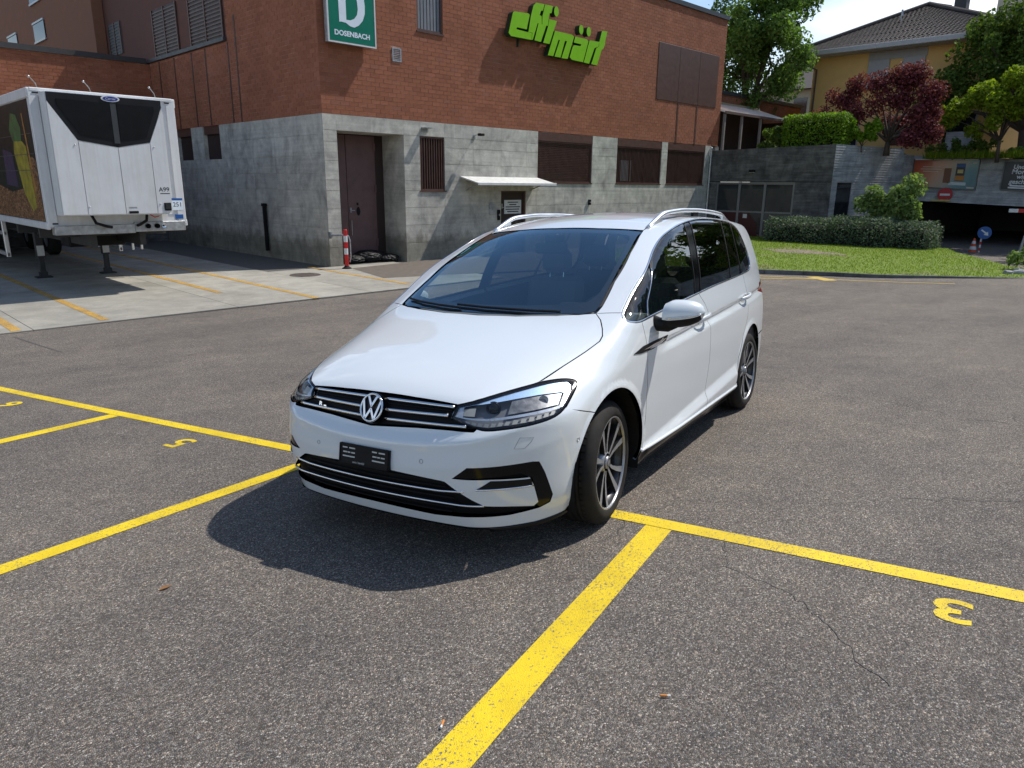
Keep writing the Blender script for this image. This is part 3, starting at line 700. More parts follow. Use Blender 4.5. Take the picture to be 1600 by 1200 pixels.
# --- headlamps
panel('headlight_rim', HL, 'cyl', GLOSSBLK, off=-.0035, flange=.03, h=.02, inset=.001, holes=[insetp(CHARTS['cyl'][0](HL), .0095)], holeflange=.02)
hl_l, hl_r = panel('headlight', HL, 'cyl', LENS, off=.0, flange=0, h=.02, inset=.007)
def hp(u, v, d=0.):
    """point of the lamp: u from inner tip to outer end, v from lower to upper edge, d depth behind the lens"""
    lo = [(.446,-.785,.700),(.54,-.783,.672),(.62,-.759,.660),(.694,-.702,.666),(.771,-.613,.674),(.828,-.52,.690),(.849,-.43,.72)]
    hi = [(.452,-.765,.735),(.50,-.70,.775),(.596,-.613,.798),(.66,-.51,.815),(.72,-.41,.828),(.79,-.30,.828),(.84,-.31,.79)]
    x = u*6; i = min(5, int(x)); a = ip(lo[i], lo[i+1], x-i); b = ip(hi[i], hi[i+1], x-i); return ip(a, b, v)
for s, hl in ((1, hl_l), (-1, hl_r)):
    def lay(pts, off):
        q = surf(np.array(pts, float), 'cyl', off); q[:,0] *= s; return q
    def patch(name, uv, off, mat, nu=14):
        """strip between two curves given in lamp coordinates"""
        (u0, u1, v0a, v0b, v1a, v1b) = uv; A = []; 
        for i in range(nu+1):
            t = i/nu; u = u0+(u1-u0)*t; A.append(hp(u, v0a+(v0b-v0a)*t)); A.append(hp(u, v1a+(v1b-v1a)*t))
        q = lay(A, off); mm = MB(); mm.add(q, [(2*i, 2*i+2, 2*i+3, 2*i+1) for i in range(nu)]); return mm.build(name, mat, hl, smooth=True)
    patch('lamp_bezel', (0.0, 1., .04, .04, .97, .97), -.022, LAMPDARK, 20)
    patch('upper_reflector', (.02, .93, .84, .63, .95, .93), -.010, SKYREFL, 16)
    patch('light_guide', (.03, .90, .30, .20, .36, .28), -.009, REFLECTOR, 16)
    patch('light_guide', (.0, .11, .35, .36, .80, .84), -.010, REFLECTOR, 4)
    patch('light_guide', (.87, .93, .18, .2, .86, .82), -.010, REFLECTOR, 4)
    patch('side_reflector', (.94, .995, .22, .3, .80, .75), -.012, REFLECTOR, 4)
    for k in range(13):
        u = .14+.055*k; patch('led_cell', (u, u+.036, .075, .07, .185, .165), -.010, AMBERLED, 2)
    patch('lamp_box', (.11, .21, .40, .40, .70, .68), -.014, AMBERLED, 3)
    patch('reflector_bowl', (.46, .84, .36, .32, .74, .60), -.016, simple('smoked reflector', (.13,.135,.145), .25, metal=.4, var=.3, scale=40), 8)
    c0 = lay([hp(.34, .56)], -.034)[0]; mm = MB(); nrm = Vector((.45*s, -.88, .12)).normalized(); mm.lathe([(.030,-.015),(.034,0),(.030,.006)], 24); mm.lathe([(.027,0),(.022,.009),(.012,.014),(.0,.0155)], 24)
    mm.v = [tuple(Vector(c0)+nrm.to_track_quat('Z','Y').to_matrix() @ Vector(v)) for v in mm.v]; mm.build('projector', GLOSSBLK, hl, smooth=True)
    c0 = lay([hp(.71, .52)], -.022)[0]; mm = MB(); mm.lathe([(.006,.0),(.018,.008),(.022,.012)], 20); mm.v = [tuple(Vector(c0)+nrm.to_track_quat('Z','Y').to_matrix() @ Vector(v)) for v in mm.v]; mm.build('main_beam', REFLECTOR, hl, smooth=True)
# --- glass
wsb = [(0,.125,1.072),(.25,.137,1.072),(.487,.178,1.074),(.62,.212,1.077),(.672,.252,1.083)]
wst = [(.59,1.128,1.5),(.5,1.112,1.51),(.3,1.080,1.527),(0,1.064,1.53)]
wso = wsb+[tuple(np.array(p)-np.array((.012,0,0))) for p in WSIDE[1:-1]]+wst
panel('windscreen', whole(wso), 'top', WS_GLASS, also=False, flange=.004, h=.06, inset=.002, off=-.002)
def shrink(p, cx_, f): return [((x-cx_[0])*f[0]+cx_[0], (y-cx_[1])*f[1]+cx_[1], z) for x, y, z in p]
wsi = [(0,.215,1.1),(.25,.228,1.1),(.47,.268,1.1),(.595,.318,1.1),(.625,.40,1.15)]+[(.622,.52,1.22),(.592,.80,1.36),(.556,1.0,1.45),(.535,1.04,1.47),(.47,1.052,1.48),(.3,1.028,1.5),(0,1.010,1.5)]
panel('windscreen_border', whole(wso), 'top', BLK, also=False, off=-.0065, flange=0, h=.05, holes=[whole(wsi)], inset=.004)
panel('cowl', whole([(0,.085,1.06),(.25,.10,1.06),(.487,.145,1.06),(.69,.225,1.07),(.675,.27,1.08),(.487,.20,1.07),(.25,.15,1.07),(0,.14,1.07)]), 'top', BLK, also=False, off=-.02, flange=0, h=.04)
ARIGHT = lambda c: [tuple(p) for p in surf(c, 'side')]
QL = [(.747,.735,1.292),(.80,.63,1.2),(.845,.545,1.12),(.879,.505,1.036)]
BF = [(.691,1.560,1.545),(.78,1.46,1.33),(.866,1.372,1.09)]
BR = [(.687,1.700,1.56),(.78,1.595,1.33),(.866,1.495,1.097)]
CF = [(.673,2.454,1.571),(.77,2.345,1.36),(.855,2.253,1.138)]
DF = [(.671,2.703,1.555),(.77,2.63,1.37),(.848,2.566,1.145)]
QL, BF, BR, CF, DF = map(ARIGHT, (QL, BF, BR, CF, DF))
GL = [sub(DLO, QL[0], QL[-1])+QL[::-1][1:-1], sub(DLO, QL[-1], BF[-1])+BF[::-1]+sub(DLO, BF[0], QL[0])[1:-1]+QL[:-1], sub(DLO, BR[-1], CF[-1])+CF[::-1]+sub(DLO, CF[0], BR[0])[1:-1]+BR[:-1],
      sub(DLO, CF[-1], DF[-1])+DF[::-1]+sub(DLO, DF[0], CF[0])[1:-1]+CF[:-1], sub(DLO, DF[-1], DF[0])+DF[1:-1]]
# black seal round every pane: a strip from the pane's outline to a little inside it, plus the pillar between the doors
for q in GL:
    e = dens(CHARTS['side'][0](np.array(q, float)), .03)
    panel('window_seal', q, 'side', BLK, off=-.0055, flange=0, h=.03, inset=.0, holes=[insetp(e, .011)])
panel('pillar_trim', BF+BR[::-1], 'side', GLOSSBLK, off=-.004, flange=0, h=.03, inset=-.008)
for nm_, q, g_ in (('quarter_light', GL[0], SIDE_GLASS), ('side_window', GL[1], SIDE_GLASS), ('side_window', GL[2], PRIV_GLASS), ('rear_quarter_glass', GL[3], PRIV_GLASS), ('rear_quarter_glass', GL[4], PRIV_GLASS)):
    panel(nm_, q, 'side', g_, off=-.003, flange=0, h=.05, inset=.004)
strip('window_chrome', DLO, 'side', CHROME, .0062, off=.0, closed=True, flat=.5, smooth=4)
for c in (QL, BF, BR, CF, DF): strip('pillar_strip', c, 'side', BLK if c is not QL else CHROME, .005, off=-.002, flat=.6)
# --- black side skirt, arches, underbody
skirt = [(.9,.385,.290),(.9,.9,.290),(.9,1.5,.290),(.9,2.36,.290),(.88,2.40,.235),(.86,2.41,.19),(.86,1.5,.178),(.86,.9,.178),(.86,.40,.185),(.89,.375,.24)]
panel('side_skirt', skirt, 'side', GLOSSBLK, off=.006, flange=.03, h=.03)
strip('skirt_edge', [(.9,.39,.288),(.9,.9,.290),(.9,1.5,.290),(.9,2.38,.290)], 'side', PAINT, .008, off=.004)
def well(m, s, yc):
    pts = [(yc+.405*math.cos(a), .33+.405*math.sin(a)) for a in np.linspace(R(-20), R(200), 25)]
    a = [(s*(.885 if yc < 1 else .855), y, z) for y, z in pts]; b = [(s*.55, y, z) for y, z in pts]
    m.add(a+b, [(i, i+1, 25+i+1, 25+i) for i in range(24)]); m.add(b, [tuple(range(25))])
both(lambda m, s: well(m, s, -.02), 'wheel_arch_liner', BLK, fix=False); both(lambda m, s: well(m, s, 2.786), 'wheel_arch_liner', BLK, fix=False)
m = MB(); m.box((-.54,-.76,.20), (.54,3.5,.34)); m.box((-.84,.42,.17), (.84,2.33,.30)); m.box((-.55,-.40,.3),(.55,-.34,.70)); m.box((-.55,.33,.3),(.55,.37,.98)); m.box((-.8,3.2,.22),(.8,3.45,.5)); m.build('underbody', BLK, car)
panel('bonnet_lining', whole([(0,-.66,.8),(.40,-.62,.8),(.60,-.36,.82),(.70,.04,.95),(.62,.15,1.04),(0,.05,1.06)]), 'top', BLK, also=False, off=-.045, flange=0, h=.08)
panel('headliner', whole([(0,1.12,1.53),(.56,1.2,1.5),(.60,2.0,1.6),(.56,3.3,1.55),(0,3.38,1.55)]), 'top', HEADLINER, also=False, off=-.03, flange=0, h=.1)
panel('door_trim', [(.85,.42,.98),(.86,1.3,1.05),(.85,2.6,1.12),(.8,3.2,1.1),(.85,3.2,.5),(.9,2.3,.3),(.9,.42,.3)], 'side', INTER, off=-.035, flange=0, h=.08)
panel('pillar_lining', WSIDE[1:-1]+DITCH[:-1]+[(.6,3.2,1.5),(.7,3.15,1.3)]+[tuple(p) for p in DLO[(DLO[:,2]>1.2)]][0:], 'roll', INTER, off=-.022, flange=0, h=.06)
# --- rear end
panel('tailgate', whole([(0,3.62,.60),(.80,3.5,.60),(.795,3.5,.98),(.775,3.45,1.08),(.715,3.38,1.33),(.635,3.32,1.50),(.55,3.38,1.535),(0,3.45,1.535)]), 'rear', PAINT, also=False, h=.05, holes=[whole([(0,3.6,1.06),(.66,3.5,1.06),(.60,3.4,1.38),(.55,3.4,1.46),(0,3.45,1.46)])])
panel('rear_window', whole([(0,3.6,1.06),(.66,3.5,1.06),(.60,3.4,1.38),(.55,3.4,1.46),(0,3.45,1.46)]), 'rear', PRIV_GLASS, also=False, off=-.003, flange=0, h=.06)
panel('rear_bumper', whole([(0,3.66,.60),(.78,3.5,.60),(.87,3.36,.595),(.905,3.10,.58)]+[p for p in ARR if p[1] > 2.9 and p[2] < .56][::-1]+[(.86,3.2,.22),(.80,3.42,.2),(0,3.6,.2)]), 'cylrear', PAINT, also=False, h=.04)
panel('tail_light', [(.60,3.56,.92),(.74,3.48,.90),(.84,3.36,.93),(.865,3.20,.965),(.85,3.22,1.03),(.80,3.38,1.06),(.70,3.46,1.04),(.60,3.5,1.03)], 'cylrear', REDLIGHT, off=.004, flange=.015, h=.03)
# --- badges on the wings, handles
def badge(m, s):
    q = surf(np.array([(.904,.237,.868),(.905,.37,.893),(.907,.60,.902),(.907,.752,.905),(.9,.735,.872),(.91,.503,.858),(.91,.33,.858)]), 'side', .004); q[:,0] *= s
    q2 = q.copy(); q2[:,0] -= s*.006; k = len(q); m.add(list(q)+list(q2), [tuple(range(k))]+[(i, (i+1) % k, k+(i+1) % k, k+i) for i in range(k)])
wb = both(badge, 'wing_badge', BLK)
def badge2(m, s):
    q = surf(np.array([(.904,.36,.872),(.905,.52,.886),(.907,.72,.893),(.907,.72,.888),(.91,.50,.872)]), 'side', .0062); q[:,0] *= s
    m.add(list(q), [tuple(range(len(q)))])
for p, o in zip(wb, both(badge2, 'badge_blade', CHROME)): o.parent = p
q0 = surf([(.9,.66,.889)], 'side', .006)[0]
text_mesh('badge_lettering', 'R', .028, CHROME, wb[0], frame_M(q0, (0,1,.06), (0,0,1)), .001, sx=1.5)
for yh, zh, doors in ((1.44, .929, fd), (2.575, .972, rd)):
    for s, d in ((1, doors[0]), (-1, doors[1])):
        m = MB(); A = surf([(.9, yh-.115, zh-.012), (.9, yh-.06, zh), (.9, yh, zh+.004), (.9, yh+.06, zh+.007), (.9, yh+.105, zh+.009)], 'side')
        bul = [.008, .034, .042, .036, .010]; P = A+grad(A)*np.array(bul)[:,None]; P[:,0] *= s
        m.tube(dens(P, .02, False), .0145, 10, flat=.55, up=(1,0,0)); o = m.build('door_handle', PAINT, d, smooth=True)
        m = MB(); c = surf([(.9, yh-.005, zh-.016)], 'side')[0]; k = 20
        n = grad(c[None])[0]; t = np.array((0,1.,.05)); u = np.array((0,0,1.))
        ringp = []
        for rr_, dd in ((1, .0022), (.8, .0012), (.0, -.004)):
            for a in np.linspace(0, 2*math.pi, k+1)[:-1]:
                e = c+t*.058*rr_*math.cos(a)+u*.034*rr_*math.sin(a); e = surf([e], 'side')[0]+n*dd; ringp.append((e[0]*s, e[1], e[2]))
        m.add(ringp, [(r_*k+i, r_*k+(i+1) % k, (r_+1)*k+(i+1) % k, (r_+1)*k+i) for r_ in range(2) for i in range(k)]); m.build('handle_bowl', simple('car paint with recess shade', (.52,.535,.54), .3, coat=1), d, smooth=True)  # greyer copy of the body paint: the recess shade is painted in
# --- roof rails
for s in (1, -1):
    m = MB(); ys = np.linspace(1.20, 3.10, 40); top = surf(np.stack([np.interp(ys, [1.2,2,3.1], [.592,.604,.585]), ys, np.full(40, 1.6)], 1), 'top')
    lift = .040*np.minimum(1, np.minimum(sstep((ys-1.20)/.30), sstep((3.10-ys)/.30)))+.004; top[:,2] += lift; top[:,0] *= s
    m.tube(top, [.012+.009*min(1, float(l)/.04) for l in lift], 12, flat=.75, up=(0,0,1))
    rail = m.build('roof_rail', SILVER, car, smooth=True)
    for a, b in ((1.20, 1.43), (2.86, 3.1), (2.08, 2.2)):
        m = MB(); yy = np.linspace(a, b, 8); tp = surf(np.stack([np.full(8, .598), yy, np.full(8, 1.6)], 1), 'top'); li = .040*np.minimum(1, np.minimum(sstep((yy-1.20)/.30), sstep((3.10-yy)/.30)))
        v = [(s*(p[0]+dx), p[1], p[2]+dz) for p, l in zip(tp, li) for dx, dz in ((-.009,-.004), (.009,-.006), (.009,l), (-.009,l))]
        m.add(v, [(4*i+j, 4*i+(j+1) % 4, 4*i+4+(j+1) % 4, 4*i+4+j) for i in range(7) for j in range(4)]+[(0,1,2,3), (28,29,30,31)]); m.build('rail_foot', SILVER if a < 2 or a > 2.5 else BLK, rail)
# --- door mirrors
for s in (1, -1):
    m = MB(); prof = []; k = 20
    # sections run from the car outwards
    for t in np.linspace(0, 1, 15):
        x = .945+.205*t; g = math.sqrt(max(0, 1-(max(0, t-.15)/.85)**2.6)); g0 = min(1, .80+t*1.2)
        hh = .078*g*g0+.001; dd = .070*g*g0+.002; zc = 1.043+.012*t; yc = .60+.075*t
        for a in np.linspace(0, 2*math.pi, k+1)[:-1]:
            ca, sa = math.cos(a), math.sin(a); yy = ca*dd*(1.0 if ca < 0 else .42); zz = (abs(sa)**.85)*math.copysign(1, sa)*hh
            prof.append((s*x, yc+yy+.02*zz/.08*(1 if zz > 0 else 0), zc+zz))
    fs = [(i*k+j, i*k+(j+1) % k, (i+1)*k+(j+1) % k, (i+1)*k+j) for i in range(14) for j in range(k)]
    mi = [1 if (prof[f[0]][2]+prof[f[2]][2])/2-(1.043+.012*((abs(prof[f[0]][0])-.945)/.205)) < -.030+.012*((abs(prof[f[0]][0])-.945)/.205) else 0 for f in fs]
    m.add(prof, fs); m.mi = mi; m.add(prof[:k], [tuple(range(k))], 0)
    mir_o = m.build('door_mirror', [PAINT, BLK], car, smooth=True)
    m = MB(); pts = [(s*(.945+.205*t), .602+.075*t-.0705*math.sqrt(max(0, 1-(max(0, t-.15)/.85)**2.6))*min(1, .8+t*1.2), 1.022+.026*t) for t in np.linspace(.10, .97, 14)]
    m.tube(pts, .0052, 8); m.build('mirror_indicator', CHROME, mir_o, smooth=True)
    m = MB(); m.tube([(s*.865,.60,1.0),(s*.91,.60,.985),(s*.955,.605,.985),(s*1.0,.615,1.0)], [.040,.040,.042,.034], 12, up=(0,0,1)); m.build('mirror_foot', BLK, mir_o, smooth=True)
    m = MB(); m.add([(s*(1.045+.085*math.cos(a)), .668+.012*math.cos(a), 1.05+.055*math.sin(a)) for a in np.linspace(0, 2*math.pi, 25)[:-1]], [tuple(range(24))]); m.build('mirror_glass', CHROME, mir_o)
# the far mirror is folded in against its window
hinge = Vector((-.935, .63, 0)); mir_o.matrix_basis = Matrix.Translation(hinge) @ Matrix.Rotation(R(-72), 4, 'Z') @ Matrix.Translation(-hinge)
# --- wipers
for pts in ([(.50,.178,1.085),(.30,.160,1.085),(.02,.160,1.09),(-.20,.182,1.10)], [(-.16,.150,1.08),(-.32,.175,1.09),(-.50,.215,1.10),(-.64,.272,1.11)]):
    m = MB(); q = surf(np.array(pts, float), 'top', .0); q[:,2] += .012; m.tube(dens(q, .05, False), .0075, 6); m.build('wiper', BLK, car)
# --- cabin
m = MB(); m.prism([(.36,.80),(.36,1.02),(.50,1.045),(.72,1.03),(.86,.985),(.90,.93),(.86,.78),(.62,.60),(.40,.60)], -.80, .80, 'yzx'); dash = m.build('dashboard', DASH, car, angle=40)
m = MB(); m.prism([(.70,1.02),(.74,1.075),(.84,1.065),(.90,.985)], .20, .56, 'yzx'); m.build('instrument_hood', INTER, dash)
m = MB(); M_ = frame_M((.38,1.02,.94), (1,0,0), (0,.42,.9)); pts = [M_ @ Vector((.185*math.cos(a), .185*math.sin(a), 0)) for a in np.linspace(0, 2*math.pi, 33)[:-1]]; m.tube(pts, .015, 8, closed=True); m.sphere(M_ @ Vector((0,0,-.02)), (.075,.04,.06))
for a in (0, 180, 270): m.tube([M_ @ Vector((0,0,-.01)), M_ @ Vector((.18*math.cos(R(a)), .18*math.sin(R(a)), 0))], .013, 6)
m.build('steering_wheel', INTER, car, smooth=True)
def seat(x, y, w, name='seat'):
    m = MB(); m.bbox((x-w/2,y,.42), (x+w/2,y+.50,.58), .05)
    b = MB(); b.bbox((-w/2,0,0), (w/2,.13,.66), .05); a = R(-14); b.v = [(x+p[0], y+.44+p[1]*math.cos(a)-p[2]*math.sin(a), .54+p[1]*math.sin(a)+p[2]*math.cos(a)) for p in b.v]; m.add(b.v, b.f)
    o = m.build(name, FABRIC, car, angle=30)
    m = MB(); m.bbox((x-.13,y+.60,1.19), (x+.13,y+.70,1.38), .045); h = m.build('headrest', FABRIC, o, angle=30)
    m = MB(); m.tube([(x-.06,y+.63,1.13),(x-.06,y+.65,1.22)], .006, 6); m.tube([(x+.06,y+.63,1.13),(x+.06,y+.65,1.22)], .006, 6); m.build('headrest_post', CHROME, o)
seat(.38, 1.12, .50); seat(-.38, 1.12, .50)
for x in (-.48, 0, .48): seat(x, 2.05, .44)
m = MB(); m.bbox((-.12,.97,1.37), (.12,1.0,1.44), .012); m.bbox((-.05,.98,1.44), (.05,1.10,1.50), .01); m.build('interior_mirror', BLK, car)
m = MB(); m.box((-.8,.4,.29), (.8,3.3,.31)); m.build('cabin_floor', INTER, car)
# --- wheels
def wheel(x, y, steer=0.):
    s = 1 if x > 0 else -1; w = .112; R0 = .326
    ca, sa = (math.cos(steer), math.sin(steer))
    def M(mb):
        q = [(s*(p[0]-w), p[1], p[2]) for p in mb.v]; mb.v = [(a*ca-b*sa+x, a*sa+b*ca+y, c+.326) for a, b, c in q]; return mb
    n = 64
    m = MB(); prof = [(.232,.012),(.250,-.004),(.285,-.006),(.306,.006),(.318,.020),(R0,.034)]
    for g in (.062,.095,.128,.160): prof += [(R0,g-.006),(R0-.008,g-.004),(R0-.008,g+.004),(R0,g+.006)]
    prof += [(R0,.190),(.319,.203),(.306,.217),(.285,.230),(.262,.231),(.247,.225),(.238,.214),(.234,.2)]
    m.lathe(prof, n, 'x'); tyre = M(m).build('tyre', TYRE, None, smooth=True)
    m = MB(); m.lathe([(.243,.222),(.245,.216),(.236,.205),(.224,.198),(.216,.17),(.210,.10),(.214,.01),(.236,.006)], n, 'x'); rim = M(m).build('wheel', DARKALLOY, car, smooth=True)
    m = MB(); m.lathe([(.2455,.2235),(.2415,.2250),(.238,.222),(.236,.213)], n, 'x'); M(m).build('rim_edge', MACHINED, rim, smooth=True)
    tyre.parent = rim
    m = MB(); nb = 58
    for k in range(nb):                                                   # shoulder blocks of the tread
        a0, a1 = 2*math.pi*(k+.08)/nb, 2*math.pi*(k+.86)/nb
        for (xa, ra), (xb, rb) in (((.016,.3155),(.056,R0+.0022)), ((.207,.3155),(.166,R0+.0022))):
            q = [(xx, rr_*math.cos(a), rr_*math.sin(a)) for a in (a0, a1) for xx, rr_ in ((xa,ra),(xa+(xb-xa)*.45,R0-.0005),(xb,rb),(xb,R0-.008))]
            m.add(q, [(0,1,5,4),(1,2,6,5),(2,3,7,6),(0,3,2,1),(4,5,6,7)])
    o = M(m).build('tread_blocks', TYRE, rim); o['kind'] = 'stuff'
    m = MB(); m.lathe([(0,.095),(.145,.095),(.145,.115),(.07,.118),(.07,.15),(0,.15)], 36, 'x'); M(m).build('brake_disc', STEEL_D, rim, smooth=False)
    for k in range(5):
        a0 = 2*math.pi*k/5+.5
        for e in (-1, 1):
            # blades in pairs that lean the same way round
            pts = []
            for r_, off, wd, dep in ((.046, e*.012, .0070, .198), (.10, e*.021, .0095, .200), (.16, e*.038+.004, .0138, .206), (.205, e*.054+.009, .0172, .212), (.236, e*.066+.013, .0185, .216)):
                c, sn = math.cos(a0), math.sin(a0)
                for q in (-wd, wd): pts.append((dep, r_*c-(off+q)*sn, r_*sn+(off+q)*c))
            kk = len(pts); back = [(p[0]-.028, p[1], p[2]) for p in pts]
            m = MB(); m.add(pts, [(2*i, 2*i+2, 2*i+3, 2*i+1) for i in range(4)], 0)
            m.add(pts+back, [(2*i+j, 2*i+2+j, kk+2*i+2+j, kk+2*i+j) for i in range(4) for j in (0, 1)], 1); M(m).build('spoke', [MACHINED, DARKALLOY], rim, fix=True)
    m = MB(); m.lathe([(.062,.168),(.056,.196),(.048,.2)], 32, 'x'); m.lathe([(.034,.196),(.034,.206),(.028,.210),(0,.2105)], 28, 'x'); M(m).build('hub_cap', [MACHINED], rim, smooth=True)
    m = MB(); m.lathe([(.024,.2115),(.024,.2125),(.020,.2125),(.020,.2115)], 24, 'x'); M(m).build('hub_emblem', GLOSSBLK, rim)
    return rim
wheels = [wheel(.770, 0., R(6)), wheel(.776, 2.786), wheel(-.770, 0., R(6)), wheel(-.776, 2.786)]
# ---------------------------------------------------------------- ground
PADZ = -.505
def zlot(x, y):
    """asphalt: tilted by the car, levelling off towards the building and behind the camera"""
    p = -(.019886*x+.065318*y)/.997666
    a, b, k = p, -.545, .09
    m = np.maximum(a, b); z = m+k*np.log(np.exp((a-m)/k)+np.exp((b-m)/k))
    return -np.logaddexp(-z/.15, -.75/.15)*.15
def grid_axis(segs):
    out = []
    for a, b, st in segs: out += list(np.arange(a, b, st))
    return np.array(out+[segs[-1][1]])
gx = grid_axis([(-300,-40,20),(-40,-8,2),(-8,12,.4),(12,40,2),(40,420,20)]); gy = grid_axis([(-300,-40,20),(-40,-8,2),(-8,14,.4),(14,40,2),(40,420,20)])
X, Y = np.meshgrid(gx, gy); V = np.stack([X.ravel(), Y.ravel(), zlot(X, Y).ravel()], 1)
nx_, ny_ = len(gx), len(gy); i, j = np.meshgrid(np.arange(nx_-1), np.arange(ny_-1)); a = (j*nx_+i).ravel()
lot = npmesh('parking_lot', V, np.stack([a, a+1, a+nx_+1, a+nx_], 1), ASPH, smooth=True); tag(lot, kind='structure')
Lm = np.array(LOT.to_3x3())
def lot_pt(p): 
    q = Lm @ np.array((p[0], p[1], 0.)); return q[0], q[1]
def draped(name, pts, mat, lift=.003, parent=lot, step=.25, frame='lot', zf=None):
    """flat marking laid on the ground along a quad or polygon given in the car's (lot) or world coordinates"""
    P = np.array(pts, float); m = MB()
    if len(P) == 4:
        n = max(1, int(np.linalg.norm((P[1]-P[0]))/step)); vs = []
        for k in range(n+1): t = k/n; vs += [P[0]+(P[1]-P[0])*t, P[3]+(P[2]-P[3])*t]
        fs = [(2*k, 2*k+2, 2*k+3, 2*k+1) for k in range(n)]
    else:
        vs = list(P); fs = [tuple(t) for t in tessellate_polygon([[Vector((x, y, 0)) for x, y in P]])]
    out = []
    for p in vs:
        x, y = lot_pt(p) if frame == 'lot' else p
        z = float(zlot(np.array(x), np.array(y))) if zf is None else zf
        out.append((x, y, z+lift))
    # keep the faces looking up
    m.add(out, fs); me_o = m.build(name, mat, parent, fix=False)
    bm = bmesh.new(); bm.from_mesh(me_o.data); bm.normal_update()
    for f in bm.faces:
        if f.normal.z < 0: f.normal_flip()
    bm.to_mesh(me_o.data); bm.free(); return me_o
draped('painted_line', [(-11,.055),(4.8,.058),(4.8,.172),(-11,.150)], YEL)
for x, xe, w in ((-3.91,-3.90,.135), (-1.335,-1.535,.115), (1.131,1.315,.14), (3.66,3.66,.12), (-6.45,-6.45,.12)): draped('painted_line', [(xe-w/2,-5.2),(x-w/2,.052),(x+w/2,.052),(xe+w/2,-5.2)], YEL)
def number(ch, cx_, cy_, hgt, sx=1.25):
    o = text_mesh('painted_number', ch, hgt*1.38, YEL, None, None, 0, bold=.006, sx=sx)
    me = o.data; me.transform(Matrix.Rotation(math.pi, 4, 'Z')); me.transform(Matrix.Translation((cx_, cy_, 0)))
    for v in me.vertices:
        x, y = lot_pt(v.co[:2]); v.co = (x, y, float(zlot(np.array(x), np.array(y)))+.0025)
    o.parent = lot; return o
number('5', -2.585, -.185, .21); number('3', 2.44, -.142, .20); number('6', -5.27, -.18, .21)
def repair_seam(pts, w=.012):
    P = [Vector((*p, 0)) for p in pts]; m = MB()
    for a, b in zip(P[:-1], P[1:]):
        t = (b-a).normalized(); n = Vector((-t.y, t.x, 0))*w*.5; m.add([(*lot_pt(q), 0) for q in ((a-n).xy, (b-n).xy, (b+n).xy, (a+n).xy)], [(0,1,2,3)])
    m.v = [(x, y, float(zlot(np.array(x), np.array(y)))+.003) for x, y, _ in m.v]; return m.build('asphalt_crack', CRACK, lot, fix=False)
CRACK = simple('dark crack', (.095,.088,.081), .95)  # dark grey for cracks, seams and slab joints
def jag(pts, n, amp):
    out = []; rr_ = random.Random(3)
    for a, b in zip(pts[:-1], pts[1:]):
        for k in range(n): t = k/n; out.append((a[0]+(b[0]-a[0])*t+rr_.uniform(-amp, amp), a[1]+(b[1]-a[1])*t+rr_.uniform(-amp, amp)))
    return out+[pts[-1]]
repair_seam(jag([(1.48,.05),(1.52,-.10),(1.577,-.236),(1.754,-.274),(1.905,-.379),(2.02,-.485),(2.16,-.70),(2.27,-.81)], 7, .016), .0045)
repair_seam(jag([(2.2,1.1),(3.0,1.5),(3.9,1.45),(5.6,1.9)], 11, .03), .005)
o = draped('asphalt_seam', [(-.47,9.87),(-.28,8.05),(-.255,8.05),(-.445,9.87)], CRACK, .004, frame='world')
# concrete apron in front of the loading bays, cast in bays
pad = empty('concrete_apron', (0, 0, 0)); pad['kind'] = 'structure'
xs = [-14, -7, -.13, 3.2, 6.2, 10.2]
rr_ = random.Random(5)
for k in range(len(xs)-1):
    for (y0, y1) in ((10.22,15.0),(15.0,21.0),(21.0,27.0)):
        x0, x1 = xs[k], xs[k+1]
        if x1 > 8.2 and y0 > 14.9: continue
        if x0 == 6.2: pass
        m = MB(); e = .006
        yb = y0+.02*(x0 > 2)
        m.add([(x0+e,y0+e,PADZ),(x1-e,y0+e,PADZ),(x1-e,y1-e,PADZ),(x0+e,y1-e,PADZ),(x0+e,y0+e,PADZ-.2),(x1-e,y0+e,PADZ-.2),(x1-e,y1-e,PADZ-.2),(x0+e,y1-e,PADZ-.2)], [(0,1,2,3),(4,5,1,0),(5,6,2,1),(6,7,3,2),(7,4,0,3)]); m.build('concrete_slab', PAD, pad)
draped('apron_joint', [(-14,10.22),(10.2,10.22),(10.2,27),(-14,27)], CRACK, 0, pad, 50, 'world', PADZ-.012)
draped('concrete_patch', [(7.75,12.0),(12.2,10.6),(13.5,15.02),(8.3,14.3)], simple('brown worn paving', (.12,.10,.08), .9, var=.25), .004, pad, 50, 'world', PADZ+.0)
for x, y0, y1 in ((-.34,10.3,16), (.95,10.4,26.5), (3.70,12.2,26.5), (4.85,10.2,26.5), (7.55,10.7,15.3), (-3.2,10.4,26)): draped('painted_line', [(x-.07,y0),(x-.07,y1),(x+.07,y1),(x+.07,y0)], ORA, .004, pad, 50, 'world', PADZ)
# thin faded yellow lines by the kerb
YELT = mk_paint_line('faded yellow road paint', (.60,.42,.06), .44)
def far_line(a, b, w=.10):
    a, b = np.array(a), np.array(b); t = (b-a)/np.linalg.norm(b-a); n = np.array((-t[1], t[0]))*w/2; draped('painted_line', [a-n, b-n, b+n, a+n], YELT, .006, lot, 1., 'world')
far_line((15.2,7.9), (17.1,1.75)); far_line((16.6,5.0), (16.0,4.25), .35); far_line((14.6,6.6), (16.4,4.35))
